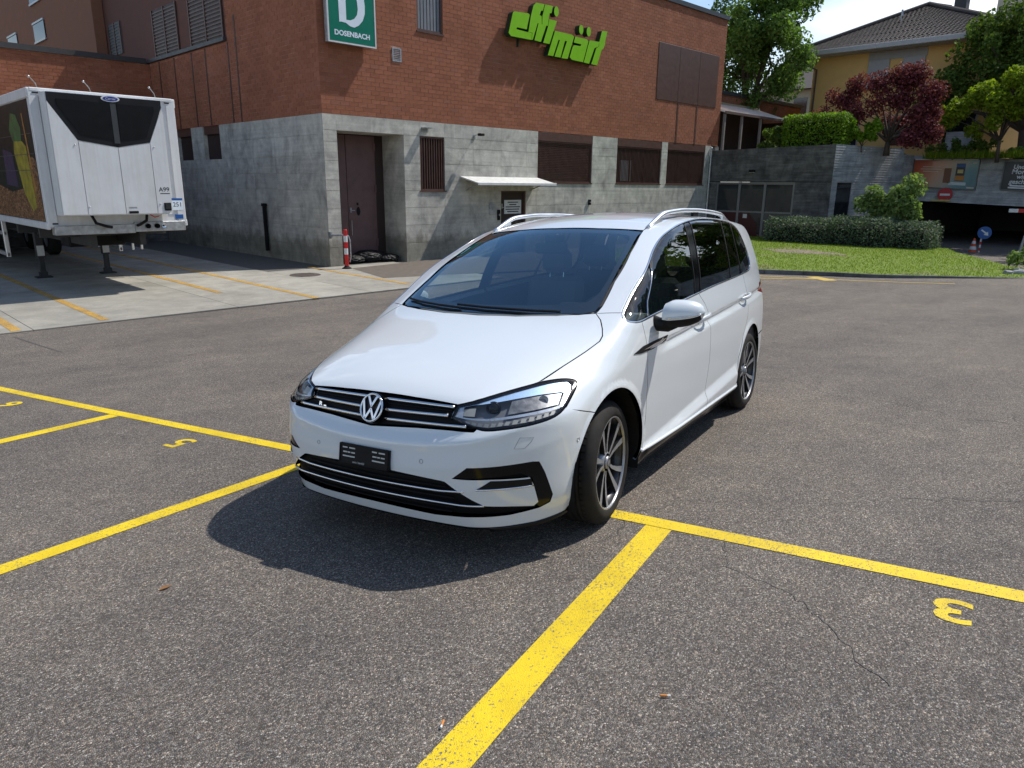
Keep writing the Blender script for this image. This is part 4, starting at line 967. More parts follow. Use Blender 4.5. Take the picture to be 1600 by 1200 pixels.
# kerbed lawn
KB = [(14.2,9.6),(15.4,7.7),(16.25,6.25),(17.1,4.75),(17.5,3.6),(18.4,2.6),(19.3,1.35),(19.9,.75),(21.6,-.6)]
KBs = chaikin(KB, 3, closed=False)
zk = -.54
lawn_p = [tuple(p) for p in KBs]+[(22.2,.3),(22.3,1.6),(25.6,3.9),(27.3,4.6),(27.6,9.2),(27.5,13.2),(24,13.4),(17,12.2)]
def lawn_z(x, y):
    d = np.min(np.hypot(KBs[:,0]-x, KBs[:,1]-y)); return zk+.125+.10*min(1, d/5)
lg = MB(); st = .5; P2 = np.array(lawn_p)
gx2, gy2 = np.meshgrid(np.arange(14, 28, st), np.arange(-1, 14, st)); q = np.stack([gx2.ravel(), gy2.ravel()], 1); q = q[inpoly(q, P2)]
ob = dens(P2, .5); dm = np.min(((q[:,None]-ob[None])**2).sum(2), axis=1); q = q[dm > .06]; allp = np.vstack([ob, q])
v2, _, f2, _, _, _ = delaunay_2d_cdt([Vector(p) for p in allp], [(i, (i+1) % len(ob)) for i in range(len(ob))], [], 0, 1e-6)
v2 = np.array([tuple(v) for v in v2]); f2 = np.array([t for t in f2 if len(t) == 3]); f2 = f2[inpoly(v2[f2].mean(1), P2)]
lawn = npmesh('lawn', [(x, y, lawn_z(x, y)) for x, y in v2], f2, TURF, smooth=True); lawn['kind'] = 'structure'
# bare earth patch lies in the turf material; grass blades stand on it
gpts = RNG.uniform((14.5,-.8), (27.4,13.2), (60000, 2)); gpts = gpts[inpoly(gpts, P2)]; gpts = gpts[:34000]
bare = np.exp(-(((gpts[:,0]-21.6)/1.0)**2+((gpts[:,1]-7.5)/1.4)**2)*1.2); gpts = gpts[RNG.random(len(gpts)) > bare*.8]
kd = np.array([lawn_z(x, y) for x, y in gpts]); n = len(gpts); an = RNG.uniform(0, 2*np.pi, n); hh = RNG.uniform(.02, .06, n); wd = .010
dx, dy = np.cos(an)*wd, np.sin(an)*wd; tl = RNG.normal(0, .03, (n, 2))
V = np.zeros((n, 3, 3)); V[:,0] = np.stack([gpts[:,0]-dx, gpts[:,1]-dy, kd-.005], 1); V[:,1] = np.stack([gpts[:,0]+dx, gpts[:,1]+dy, kd-.005], 1); V[:,2] = np.stack([gpts[:,0]+tl[:,0], gpts[:,1]+tl[:,1], kd+hh], 1)
g_o = npmesh('grass', V.reshape(-1, 3), np.arange(n*3).reshape(-1, 3), GRASSB); tag(g_o, kind='stuff')
m = MB(); q = RNG.normal((21.4,7.6), (.75,1.0), (90,2))
earth = [(21.6+.75*math.cos(a)*(1+.25*math.sin(3*a)), 7.5+1.25*math.sin(a)*(1+.2*math.cos(4*a))) for a in np.linspace(0, 2*math.pi, 40)[:-1]]
m.add([(x, y, lawn_z(x, y)+.006) for x, y in earth]+[(21.4,7.6,lawn_z(21.4,7.6)+.006)], [(i, (i+1) % 39, 39) for i in range(39)]); m.build('bare_soil', SOIL, lawn, fix=False)
# kerb stones
kerb = empty('kerb'); kerb['kind'] = 'structure'
dk = np.concatenate([[0], np.cumsum(np.linalg.norm(np.diff(KBs, axis=0), axis=1))]); tot = dk[-1]; s_ = 0.
while s_ < tot-.3:
    e_ = min(tot, s_+1.0); tt = np.linspace(s_+.006, e_-.006, 4); px = np.interp(tt, dk, KBs[:,0]); py = np.interp(tt, dk, KBs[:,1])
    m = MB(); vs = []
    for k in range(4):
        t = np.array((px[min(k+1,3)]-px[max(k-1,0)], py[min(k+1,3)]-py[max(k-1,0)])); t /= np.linalg.norm(t); nn = np.array((-t[1], t[0]))
        if np.dot(nn, np.array((20,8))-np.array((px[k],py[k]))) < 0: nn = -nn
        a0 = np.array((px[k],py[k]))
        for d_, z_ in ((0,zk-.1),(.0,zk+.115),(.02,zk+.13),(.14,zk+.13),(.14,zk-.1)): vs.append((*(a0+nn*d_), z_))
    m.add(vs, [(5*k+j, 5*k+5+j, 5*k+6+j, 5*k+1+j) for k in range(3) for j in range(4)]+[(0,1,2,3,4),(15,16,17,18,19)]); m.build('kerb_stone', KERB, kerb); s_ = e_
# ---------------------------------------------------------------- the brick building over its concrete base
bld = empty('brick_building', (8.09, 15.03, PADZ)); O_ = Matrix.Translation((-8.09, -15.03, -PADZ))
tag(bld, 'red brick commercial building on a grey concrete base with barred windows', 'building')
def bb(mb, name, mat, parent=None, **k):
    """child of the building, given in world coordinates"""
    p = parent or bld
    if p is bld: off = (8.09, 15.03, PADZ)
    else: off = (8.09, 15.03, PADZ)
    mb.v = [(x-off[0], y-off[1], z-off[2]) for x, y, z in mb.v]; return mb.build(name, mat, p, **k)
FY, LX = 15.03, 8.09
ZB, ZT = 3.56, 9.02
# concrete base: wall body plus its formwork panels
cw = MB()
fx = [8.09,8.51,9.6,10.75,11.34,12.30,13.5,14.74,15.95,16.51,18.0,19.52,20.37,21.04,22.6,24.12,24.55,26.1,27.58,28.14]
fz = [-.7,.02,.55,1.07,1.565,1.85,2.36,2.85,3.145,3.56]
OPEN = [(8.51,10.75,-.7,3.145),(11.34,12.30,1.565,3.145),(14.74,15.95,-.7,1.565),(16.51,19.52,1.85,3.56),(21.04,24.12,1.85,3.56),(24.55,27.58,1.85,3.56)]
def opened(x, z, ops): return any(a < x < b and c < z < d for a, b, c, d in ops)
cells = [(x0,x1,z0,z1) for x0, x1 in zip(fx[:-1], fx[1:]) for z0, z1 in zip(fz[:-1], fz[1:]) if not opened((x0+x1)/2, (z0+z1)/2, OPEN)]
ly = [15.03,16.4,17.8,19.2,20.5,21.47,22.80,23.78,25.11,26.94]
LOPEN = [(21.47,22.80,2.49,3.56),(23.78,25.11,2.49,3.56)]
lz = [-.7,.02,.55,1.07,1.565,2.02,2.49,3.03,3.56]
lcells = [(a,b,c,d) for a, b in zip(ly[:-1], ly[1:]) for c, d in zip(lz[:-1], lz[1:]) if not opened((a+b)/2, (c+d)/2, LOPEN)]
for x0,x1,z0,z1 in cells: cw.box((x0,FY+.012,z0), (x1,FY+.30,z1))
for a,b,c,d in lcells: cw.box((LX+.012,max(a,FY+.013),c), (LX+.30,b,d))
cwall = bb(cw, 'concrete_wall', CONC)
g = .006
for x0,x1,z0,z1 in cells:
    m = MB(); x0 = x0 if x0 > 8.1 else 8.09; m.box((x0+(.002 if x0 > 8.1 else 0),FY+random.uniform(0,.002),z0+g), (x1-.002,FY+.02,z1-g)); bb(m, 'concrete_panel', CONC, cwall)
for a,b,c,d in lcells:
    m = MB(); m.box((LX+random.uniform(0,.003),(a if a > 15.04 else FY+.0205)+.002,c+g), (LX+.02,b-.002,d-g)); bb(m, 'concrete_panel', CONC, cwall)
# recessed entrance: soffit, reveal, back wall, doors
m = MB(); m.box((10.75,FY+.301,-.7), (11.0,16.25,3.4)); m.box((8.0+.4,FY+.301,3.145), (10.999,16.25,3.4)); m.box((8.3,FY+.301,-.7), (8.51,16.249,3.144)); bb(m, 'entrance_recess', CONC)
m = MB(); m.box((8.51,16.12,-.7), (10.75,16.3,3.145)); bb(m, 'entrance_back', BROWN_D)
m = MB(); m.bbox((8.55,16.06,-.5), (9.40,16.12,3.12), .01); leaf1 = bb(m, 'entrance_door', DOORBR)
m = MB(); m.bbox((9.415,16.06,-.5), (10.42,16.12,3.12), .01); leaf2 = bb(m, 'entrance_door', DOORBR)
m = MB(); m.box((9.45,16.02,.92), (9.50,16.055,1.06)); m.tube([(9.47,16.02,.98),(9.47,15.98,.98),(9.58,15.98,.98)], .012, 6); m.tube([(9.47,16.0,.25),(9.47,16.0,.7)], .012, 6); bb(m, 'door_handle', GALV, leaf2)
m = MB(); m.add([(9.75+.07*math.cos(a), 16.054, .95+.13*math.sin(a)) for a in np.linspace(0, 2*math.pi, 13)[:-1]], [tuple(range(12))]); m.box((9.70,16.045,1.13),(9.76,16.056,1.2)); bb(m, 'door_plate', BLK, leaf2, fix=False)
for z in (-.1, 1.5, 2.7):
    m = MB(); m.box((10.36,16.03,z), (10.42,16.058,z+.22)); bb(m, 'hinge', DOORBR, leaf2)
# barred window
def fr(x0, x1, z0, z1, y, w, d, mb=None):
    m = mb or MB(); m.box((x0,y,z0), (x0+w,y+d,z1)); m.box((x1-w,y,z0), (x1,y+d,z1)); m.box((x0+w+.0005,y+.0005,z0), (x1-w-.0005,y+d,z0+w)); m.box((x0+w+.0005,y+.0005,z1-w), (x1-w-.0005,y+d,z1)); return m
win = bb(fr(11.34,12.30,1.565,3.145,FY+.02,.05,.2), 'barred_window', BROWN)
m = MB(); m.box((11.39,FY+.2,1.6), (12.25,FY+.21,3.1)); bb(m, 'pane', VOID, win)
for k in range(9):
    x = 11.44+.095*k; m = MB(); m.box((x-.014,FY+.03,1.615), (x+.014,FY+.07,3.095)); bb(m, 'bar', BROWN, win)
m = MB(); m.box((11.30,FY-.03,1.53), (12.34,FY+.02,1.565)); bb(m, 'sill', BROWN, win)
# wide windows behind mesh and bars, with shutter boxes
for n_, (x0, x1) in enumerate(((16.51,19.52),(21.04,24.12),(24.55,27.58))):
    wd = bb(fr(x0,x1,1.85,3.26,FY+.03,.05,.15), 'wide_window', BROWN)
    m = MB(); m.bbox((x0,FY+.006,3.26), (x1,FY+.2,3.555), .012); bb(m, 'shutter_box', BROWN, wd)
    m = MB(); m.box((x0+.05,FY+.17,1.9), (x1-.05,FY+.18,3.21)); bb(m, 'pane', HOUSEGLASS, wd)
    m = MB(); m.box((x0-.03,FY-.025,1.815), (x1+.03,FY+.03,1.85)); bb(m, 'sill', BROWN, wd)
    if n_ == 0:
        m = MB()
        for k in range(46): x = x0+.07+k*(x1-x0-.14)/45; m.box((x-.011,FY+.05,1.9), (x+.011,FY+.062,3.24))
        for k in range(22): z = 1.93+k*.0595; m.box((x0+.05,FY+.063,z-.010), (x1-.05,FY+.072,z+.010))
        o = bb(m, 'wire_mesh', BROWN, wd); o['kind'] = 'stuff'
    else:
        for k in range(34): 
            x = x0+.09+k*(x1-x0-.18)/33; m = MB(); m.box((x-.010,FY+.05,1.905), (x+.010,FY+.075,3.24)); bb(m, 'bar', BROWN, wd)
        for k in (1, 2): m = MB(); x = x0+k*(x1-x0)/3; m.box((x-.03,FY+.10,1.9), (x+.03,FY+.16,3.2)); bb(m, 'mullion', BROWN_D, wd)
        if n_ == 1: m = MB(); m.box((x0+.45,FY+.15,1.95), (x0+1.15,FY+.165,2.75)); bb(m, 'window_blind', simple('pale blind', (.35,.36,.38), .7), wd)  # pale panel behind the bars
# service door with notice under a sloping canopy
m = MB(); m.bbox((14.78,FY+.10,-.5), (15.91,FY+.16,1.53), .008); sd = bb(m, 'service_door', BROWN_D)
bb(fr(14.74,15.95,-.6,1.565,FY+.03,.045,.12), 'door_frame', BROWN, sd)
m = MB(); m.box((14.80,FY+.05,.98), (14.86,FY+.1,1.14)); m.tube([(14.83,FY+.08,1.02),(14.83,FY+.04,1.02),(14.93,FY+.04,1.02)], .012, 6); bb(m, 'door_handle', GALV, sd)
m = MB(); m.add([(12.93,FY,1.97),(16.52,FY,1.97),(16.52,FY-.86,1.78),(12.93,FY-.86,1.78),(12.93,FY,2.01),(16.52,FY,2.01),(16.52,FY-.86,1.815),(12.93,FY-.86,1.815)], [(0,3,2,1),(4,5,6,7),(0,1,5,4),(1,2,6,5),(2,3,7,6),(3,0,4,7)])
can = bb(m, 'canopy', WHITE_D)
for x in (13.2, 16.2): m = MB(); m.tube([(x,FY,1.60),(x,FY-.62,1.80)], .018, 6); bb(m, 'canopy_strut', GALV, can)
m = MB(); m.bbox((12.9,FY-.885,1.745), (16.55,FY-.855,1.83), .006); bb(m, 'canopy_edge', WHITE, can)
# brick storey: mortar body, bricks one by one near the corner, the others joined
UP_OPEN = [(11.34,12.30,6.03,8.0)]
PANELS = (23.45,28.14,5.18,7.32)
bw = MB(); zt = ZT-.17                                                   # walls
def wall_x(x0, x1, z0, z1): bw.box((x0,FY+.008,z0), (x1,FY+.30,z1))
wall_x(8.098,11.34,ZB,zt); wall_x(11.34,12.30,ZB,6.03); wall_x(11.34,12.30,8.0,zt); wall_x(12.30,23.45,ZB,zt); wall_x(23.45,28.62,ZB,zt)
bw.box((LX+.008,FY+.301,ZB), (LX+.30,20.32,zt)); bw.box((LX+.008,20.32,ZB), (LX+.30,26.94,5.94))
bw.box((28.32,FY+.301,ZB), (28.62,40,zt))
bwall = bb(bw, 'brick_wall', MORTAR)
BL_, BH_ = .290, .115; jt = .011
bricks = []                                                                # (axis, start, end, z)
def course(axis, a0, a1, z0, z1, ops):
    r = 0; z = z0+.004
    while z+BH_ <= z1+.02:
        a = a0-(BL_/2 if r % 2 else 0); zz = z+BH_-jt
        while a < a1-.03:
            s0, s1 = max(a, a0), min(a+BL_-jt, a1); mid = (s0+s1)/2
            if s1-s0 > .03:
                cut = False
                for q in ops:
                    if q[2] < zz and z < q[3]:
                        if q[0] <= s0 and s1 <= q[1]: cut = True
                        elif q[0] < s1 < q[1]: s1 = q[0]-.004
                        elif q[0] < s0 < q[1]: s0 = q[1]+.004
                if not cut and s1-s0 > .03: bricks.append((axis, s0, s1, z, min(zz, z1)))
            a += BL_
        z += BH_; r += 1
course('x', LX, 28.62, ZB, zt, UP_OPEN+[(10.43,10.74,5.10,5.46),PANELS])
course('y', FY+.022, 20.32, ZB, zt, []); course('y', 20.32, 26.9, ZB, 5.93, [])
def bdist(q):
    c = (q[1]+q[2])/2; p = Vector((c, FY, q[3])) if q[0] == 'x' else Vector((LX, c, q[3]))
    d = p-CAM; up = 0 if q[3] < 6.2 else 400
    cosi = abs(d.normalized().y if q[0] == 'x' else d.normalized().x); return d.length_squared/max(.1, cosi)+up
bricks.sort(key=bdist)
def brick_box(q, jit=0.):
    d = RNG.uniform(0, .0035)+jit
    if q[0] == 'x': return (q[1], FY+d, q[3]), (q[2], FY+.02, q[4])
    return (LX+d, q[1], q[3]), (LX+.02, q[2], q[4])
# one shared mesh per wall direction and length class
shared = {}
for q in bricks[:300]:
    (x0,y0,z0), (x1,y1,z1) = brick_box(q); sz = (round(x1-x0, 2), round(y1-y0, 2), round(z1-z0, 3)); 
    if sz not in shared:
        m = MB(); m.bbox((0,0,0), (x1-x0,y1-y0,z1-z0), .003); o = m.build('brick', BRICK, bwall); shared[sz] = o.data
    else: o = link(bpy.data.objects.new('brick', shared[sz]), bwall)
    o.location = (x0-LX, y0-FY, z0-PADZ)
V = []; F = []
for q in bricks[300:]:
    (x0,y0,z0), (x1,y1,z1) = brick_box(q); b = len(V)
    V += [(x0,y0,z0),(x1,y0,z0),(x1,y1,z0),(x0,y1,z0),(x0,y0,z1),(x1,y0,z1),(x1,y1,z1),(x0,y1,z1)]; F += [(b,b+3,b+2,b+1),(b+4,b+5,b+6,b+7),(b,b+1,b+5,b+4),(b+1,b+2,b+6,b+5),(b+2,b+3,b+7,b+6),(b+3,b,b+4,b+7)]
o = npmesh('brickwork', np.array(V)-np.array((LX,FY,PADZ)), np.array(F), BRICK, bwall); o['kind'] = 'stuff'
# dark joints running down the brick storey
for x in (25.1, 26.6): m = MB(); m.box((x-.05,FY-.012,ZB+.01), (x+.05,FY+.004,5.16)); bb(m, 'cover_strip', BROWN)
for y in (19.75, 20.32, 22.0, 23.1, 24.6, 26.0): m = MB(); m.box((LX-.006,y-.035,ZB+.01), (LX+.012,y+.035,5.9 if y > 20 else 6.6)); bb(m, 'cover_strip', BROWN_D)
# brown cladding panels on the upper right
pw = (PANELS[1]-PANELS[0])/3
for k in range(3): m = MB(); m.bbox((PANELS[0]+k*pw+.008,FY-.02,PANELS[2]), (PANELS[0]+(k+1)*pw-.008,FY+.011,PANELS[3]), .006); bb(m, 'cladding_panel', BROWN)
# upper window, vent, roof edge, pipes
uw = bb(fr(11.34,12.30,6.03,8.0,FY+.03,.06,.12), 'upper_window', BROWN)
m = MB(); m.box((11.40,FY+.12,6.09), (12.24,FY+.13,7.94)); bb(m, 'pane', HOUSEGLASS, uw)
for k in range(7): x = 11.46+.12*k; m = MB(); m.box((x-.045,FY+.07,6.1), (x+.045,FY+.10,7.93)); bb(m, 'blind_slat', simple('grey blind', (.17,.18,.20), .6), uw)
m = MB(); m.box((11.31,FY-.03,5.99), (12.33,FY+.03,6.03)); bb(m, 'sill', BROWN, uw)
vent = bb(fr(10.43,10.74,5.10,5.46,FY-.02,.035,.05), 'wall_vent', GALV)
for k in range(6): z = 5.15+.047*k; m = MB(); m.box((10.465,FY-.012,z), (10.705,FY+.02,z+.018)); bb(m, 'vent_slat', GALV, vent)
m = MB(); m.box((8.03,FY-.06,zt), (28.68,FY+.4,ZT)); m.box((8.03,FY+.401,zt), (8.43,20.32,ZT)); m.box((28.3,FY+.401,zt), (28.68,40,ZT)); bb(m, 'roof_edge', simple('dark roof flashing', (.05,.052,.055), .45, metal=.4))
m = MB(); m.box((8.43,FY+.4,zt), (28.3,40,zt+.05)); bb(m, 'flat_roof', BROWN_D)
m = MB(); m.tube([(28.0,FY-.06,3.5),(27.98,FY-.06,-.5)], .045, 8); bb(m, 'downpipe', GALV)
m = MB()
for z in (3.45, 1.95, .6): m.sphere((28.0,FY-.07,z), (.07,.05,.05), 10)
bb(m, 'pipe_bracket', GALV)
# left wing: ledge, set-back storey with windows, low parapet wall, taller block behind
m = MB(); m.box((LX-.12,20.32,5.94), (LX+.31,26.84,6.05)); bb(m, 'ledge', simple('dark sheet ledge', (.045,.042,.042), .5))
m = MB(); m.box((LX+.02,20.32,6.05), (LX+.30,33,9.6)); bb(m, 'upper_wall', simple('reddish render', (.13,.056,.042), .9, var=.2, scale=3))
for y0, y1, z0, z1, fm in ((20.45,22.95,6.07,7.45,BROWN), (23.95,26.15,6.07,7.6,BROWN), (29.5,30.9,6.6,7.75,simple('grey shutter', (.075,.08,.085), .6))):
    w_ = MB(); w_.box((LX-.01,y0,z0), (LX+.02,y1,z1)); w_ = bb(w_, 'shuttered_window', BROWN_D if fm is BROWN else fm)
    k = z0+.08
    while k < z1-.05: m = MB(); m.box((LX-.028,y0+.06,k), (LX-.0102,y1-.06,k+.045)); bb(m, 'shutter_slat', fm, w_); k += .11
    for yy in (y0, (y0+y1)/2-.03, y1-.06): m = MB(); m.box((LX-.045,yy,z0), (LX-.01,yy+.06,z1)); bb(m, 'frame', BROWN, w_)
for n_ , (y0, y1) in enumerate(((21.47,22.80),(23.78,25.11))):
    m = MB(); m.box((LX+.15,y0,2.49), (LX+.2,y1,3.56)); w_ = bb(m, 'base_window', BROWN_D)
    m = MB(); m.box((LX+.05,y0,3.3), (LX+.14,y1,3.56)); bb(m, 'shutter_box', BROWN, w_)
low = MB(); low.box((-16,26.95,3.0), (LX,27.25,5.92)); low = bb(low, 'parapet_wall', MORTAR)
V = []; F = []; z = 3.02; r = 0
while z < 5.85:
    a = -1.5-(BL_/2 if r % 2 else 0)
    while a < LX-.02:
        x1 = min(a+BL_-jt, LX-.005); d = RNG.uniform(0,.004); b = len(V); z1 = z+BH_-jt
        V += [(a,26.935+d,z),(x1,26.935+d,z),(x1,26.935+d,z1),(a,26.935+d,z1),(a,26.96,z),(x1,26.96,z),(x1,26.96,z1),(a,26.96,z1)]; F += [(b,b+1,b+2,b+3),(b+4,b+5,b+1,b),(b+3,b+2,b+6,b+7),(b,b+3,b+7,b+4),(b+1,b+5,b+6,b+2)]
        a += BL_
    z += BH_; r += 1
o = npmesh('brickwork', np.array(V)-np.array((LX,FY,PADZ)), np.array(F), BRICK, low); o['kind'] = 'stuff'
m = MB(); m.box((-16,26.86,5.92), (LX-.121,27.35,6.10)); bb(m, 'parapet_cap', simple('dark parapet cap', (.045,.042,.042), .5), low)
m = MB(); m.box((-16,27.35,5.7), (LX,34,5.75)); bb(m, 'terrace_roof', BROWN_D)
m = MB(); m.box((-16,27.0,-.6), (LX+.01,27.3,3.0)); bb(m, 'loading_dock_wall', CONC_D)
m = MB(); m.box((.6,26.9,.55), (4.2,26.99,3.0)); bb(m, 'dock_door', BROWN_D)
REND = simple('orange brown render', (.24,.105,.06), .92, var=.14, scale=2)
m = MB(); m.box((7.68,31.3,5.7), (8.09,50,14)); m.box((7.68,50,5.7),(12,50.3,14)); blk = bb(m, 'rear_block', REND)
for y0, z0 in ((38.2,8.15), (38.2,9.8), (43.5,8.2)):
    m = MB(); m.box((7.63,y0,z0), (7.68,y0+1.9,z0+.75)); w_ = bb(m, 'rear_window', HOUSEGLASS, blk)
    m = MB(); m.box((7.6,y0-.05,z0-.08), (7.68,y0+1.95,z0)); m.box((7.6,y0-.05,z0+.75), (7.68,y0+1.95,z0+.83)); bb(m, 'frame', GALV, blk)
m = MB(); m.box((28.62,FY+.1,-.6), (28.9,40,ZB)); m.box((8.4,39.7,-.6), (28.6,40,zt)); bb(m, 'rear_wall', CONC)
m = MB(); m.box((8.45,FY+.9+.5,-.6), (28.3,FY+.95+.55,9)); bb(m, 'dark_backing', VOID)  # black sheet added behind the openings so the inside stays dark
# ---------------------------------------------------------------- things on its walls
sgn = empty('shop_sign', (8.95, FY, 5.3)); tag(sgn, 'tall green shop sign with a white letter at the brick corner', 'sign')
def at(mb, name, mat, root, parent=None, **k):
    l = root.location; mb.v = [(x-l.x, y-l.y, z-l.z) for x, y, z in mb.v]; return mb.build(name, mat, parent or root, **k)
SY = FY-.26
m = MB(); m.bbox((8.26,SY+.012,5.31), (9.72,FY-.07,8.2), .01); at(m, 'sign_case', GALV, sgn)
m = MB(); m.box((8.30,SY,5.35), (9.68,SY+.0115,8.16)); face = at(m, 'sign_face', SIGNGREEN, sgn)
at(fr(8.25,9.73,5.30,8.21,SY-.008,.035,.03), 'sign_frame', WHITE, sgn)
m = MB(); 
for x in (8.6, 9.4): m.box((x-.03,FY-.07,5.6), (x+.03,FY,5.68)); m.box((x-.03,FY-.07,7.8), (x+.03,FY,7.88))
at(m, 'sign_bracket', BLK, sgn)
Dpoly = [(8.585,7.25),(8.60,5.81),(8.66,5.82),(8.80,5.81),(8.92,5.745),(9.05,5.73),(9.19,5.80),(9.32,5.93),(9.395,6.11),(9.405,6.30),(9.37,6.55),(9.28,6.82),(9.12,7.06),(8.92,7.2)]
Dhole = [(8.815,5.885),(8.94,5.89),(9.06,5.945),(9.15,6.05),(9.18,6.18),(9.165,6.36),(9.11,6.58),(9.0,6.80),(8.815,6.95)]
m = MB(); ring_ = Dpoly; tri = tessellate_polygon([[Vector((x, z, 0)) for x, z in Dpoly], [Vector((x, z, 0)) for x, z in Dhole]]); pts = Dpoly+Dhole
m.add([(x, SY-.004, z) for x, z in pts], [tuple(t) for t in tri]); at(m, 'sign_letter', SIGNWHITE, sgn, face)
o = text_mesh('sign_lettering', 'DOSENBACH', .175, SIGNWHITE, None, frame_M((8.985-sgn.location.x, SY-.003-sgn.location.y, 5.545-sgn.location.z), (1,0,0), (0,0,1)), .001, bold=.006, sx=1.05); o.parent = face
ml = empty('market_sign', (17.2, FY, 5.9)); tag(ml, 'lime green cut out letters fixed to the red brick wall', 'sign')
LET = [('letter_e',[(-0.04,1.54),(0.61,1.58),(0.68,1.55),(0.55,1.10),(0.1,1.10),(0.08,1.04),(0.54,1.03),(0.80,1.03),(0.78,0.82),(-0.16,0.81),(-0.27,0.89),(-0.09,1.49)]),
('letter_f',[(0.97,1.95),(1.37,1.97),(1.3,1.77),(1.21,1.75),(1.15,1.61),(1.24,1.6),(1.26,1.36),(1.06,1.36),(0.84,0.83),(0.79,0.83),(0.82,1.04),(0.63,1.04),(0.73,1.51),(0.85,1.85)]),
('letter_f',[(1.4,1.97),(1.78,1.98),(1.72,1.76),(1.62,1.73),(1.59,1.57),(1.55,1.35),(1.48,1.35),(1.23,0.82),(0.92,0.83),(1.1,1.36),(1.28,1.36),(1.28,1.6)]),
('letter_i',[(1.61,1.56),(1.99,1.56),(1.65,0.81),(1.34,0.81),(1.57,1.35)]),
('letter_m',[(1.91,1.25),(2.78,1.25),(2.9,1.2),(2.59,0.46),(2.27,0.45),(2.53,1.01),(2.43,1.01),(2.22,0.46),(1.92,0.46),(2.17,1.0),(2.1,1.0),(1.85,0.46),(1.58,0.46)]),
('letter_a',[(2.97,1.22),(3.58,1.21),(3.68,1.16),(3.42,0.45),(2.82,0.46),(2.7,0.53),(2.84,0.88),(2.91,0.94),(3.26,0.95),(3.29,1.01),(2.89,1.02)]),
('letter_r',[(3.74,1.2),(4.28,1.22),(4.25,1.06),(4.09,1.01),(4.03,0.98),(3.76,0.44),(3.46,0.45)]),
('letter_t',[(4.42,1.6),(4.73,1.62),(4.6,1.22),(4.63,1.21),(4.54,1.04),(4.44,0.98),(4.21,0.44),(3.88,0.44),(4.13,1.0),(4.27,1.06),(4.29,1.23)])]
def cutout(name, poly):
    k = len(poly); m = MB(); y0, y1 = FY-.31, FY-.10
    m.add([(x+15, y, z+5.5) for y in (y0, y1) for x, z in poly], [(i, (i+1) % k, k+(i+1) % k, k+i) for i in range(k)], 1)
    tri = tessellate_polygon([[Vector((x, z, 0)) for x, z in poly]]); m.add([(x+15, y0, z+5.5) for x, z in poly], [tuple(t) for t in tri], 0); m.add([(x+15, y1, z+5.5) for x, z in poly], [tuple(t) for t in tri], 1)
    return at(m, name, [LIME, LETTERSIDE], ml)
for nm, poly in LET: cutout(nm, poly)
for cx_, cz_ in ((1.96,1.843), (3.267,1.476), (3.68,1.47)): cutout('letter_dot', [(cx_+.115*math.cos(a), cz_+.155*math.sin(a)) for a in np.linspace(0, 2*math.pi, 17)[:-1]])
m = MB(); m.box((15.2,FY-.10,6.45), (17.6,FY-.06,6.51)); m.box((16.8,FY-.10,6.1), (19.5,FY-.06,6.16))
for x in (15.4,17.0,18.2,19.2): m.box((x,FY-.06,6.1), (x+.05,FY,6.5))
at(m, 'letter_rail', LETTERSIDE, ml)
nt_ = empty('door_notice', (15.38, FY+.1, 1.02)); tag(nt_, 'white printed notice on the dark service door under the canopy', 'notice')
m = MB(); m.box((14.98,FY+.088,.80), (15.80,FY+.098,1.26)); nb_ = at(m, 'notice_board', WHITE, nt_)
m = MB()
for k, (a, b) in enumerate(((.16,.66),(.24,.58),(.06,.76),(.06,.72),(.14,.68))): z = 1.185-.078*k; m.box((14.98+a,FY+.0855,z-.016), (14.98+b,FY+.0875,z+.016))
at(m, 'notice_print', BLK, nt_, nb_)
def wall_lamp(name, x, z, label, cat):
    o = empty(name, (x, FY, z)); tag(o, label, cat)
    m = MB(); m.box((x-.04,FY-.03,z-.10), (x+.04,FY,z+.02)); m.tube([(x,FY-.02,z),(x,FY-.30,z+.05)], .012, 6); at(m, 'lamp_arm', GALV, o)
    m = MB(); m.bbox((x-.09,FY-.42,z-.02), (x+.09,FY-.26,z+.06), .015); at(m, 'lamp_head', BLK, o); return o
wall_lamp('flood_light', 13.52, 3.26, 'small black floodlight on the concrete wall right of the barred window', 'lamp')
o = empty('wall_bracket', (11.48, FY, 3.38)); tag(o, 'pale metal bracket on the concrete above the barred window', 'bracket'); m = MB(); m.box((11.40,FY-.22,3.36), (11.66,FY,3.39)); m.box((11.40,FY-.02,3.27), (11.66,FY,3.36)); at(m, 'bracket_arm', GALV, o)
def wall_box(name, x, z, w, h, mat, label, cat): 
    o = empty(name, (x, FY, z)); tag(o, label, cat); m = MB(); m.bbox((x-w/2,FY-.07,z-h/2), (x+w/2,FY,z+h/2), .008); at(m, 'box_case', mat, o); m = MB(); m.box((x-w*.3,FY-.078,z-h*.1), (x+w*.3,FY-.07,z+h*.1)); at(m, 'box_flap', GALV, o)
wall_box('letter_box', 14.28, .98, .20, .34, CONC_B, 'grey letter box on the concrete left of the service door', 'letter box')
wall_box('door_intercom', 14.60, .78, .10, .34, BLK, 'narrow dark intercom beside the service door', 'intercom')
wall_box('socket_box', 19.42, 1.15, .12, .20, BLK, 'tiny black socket on the concrete below the meshed window', 'socket')
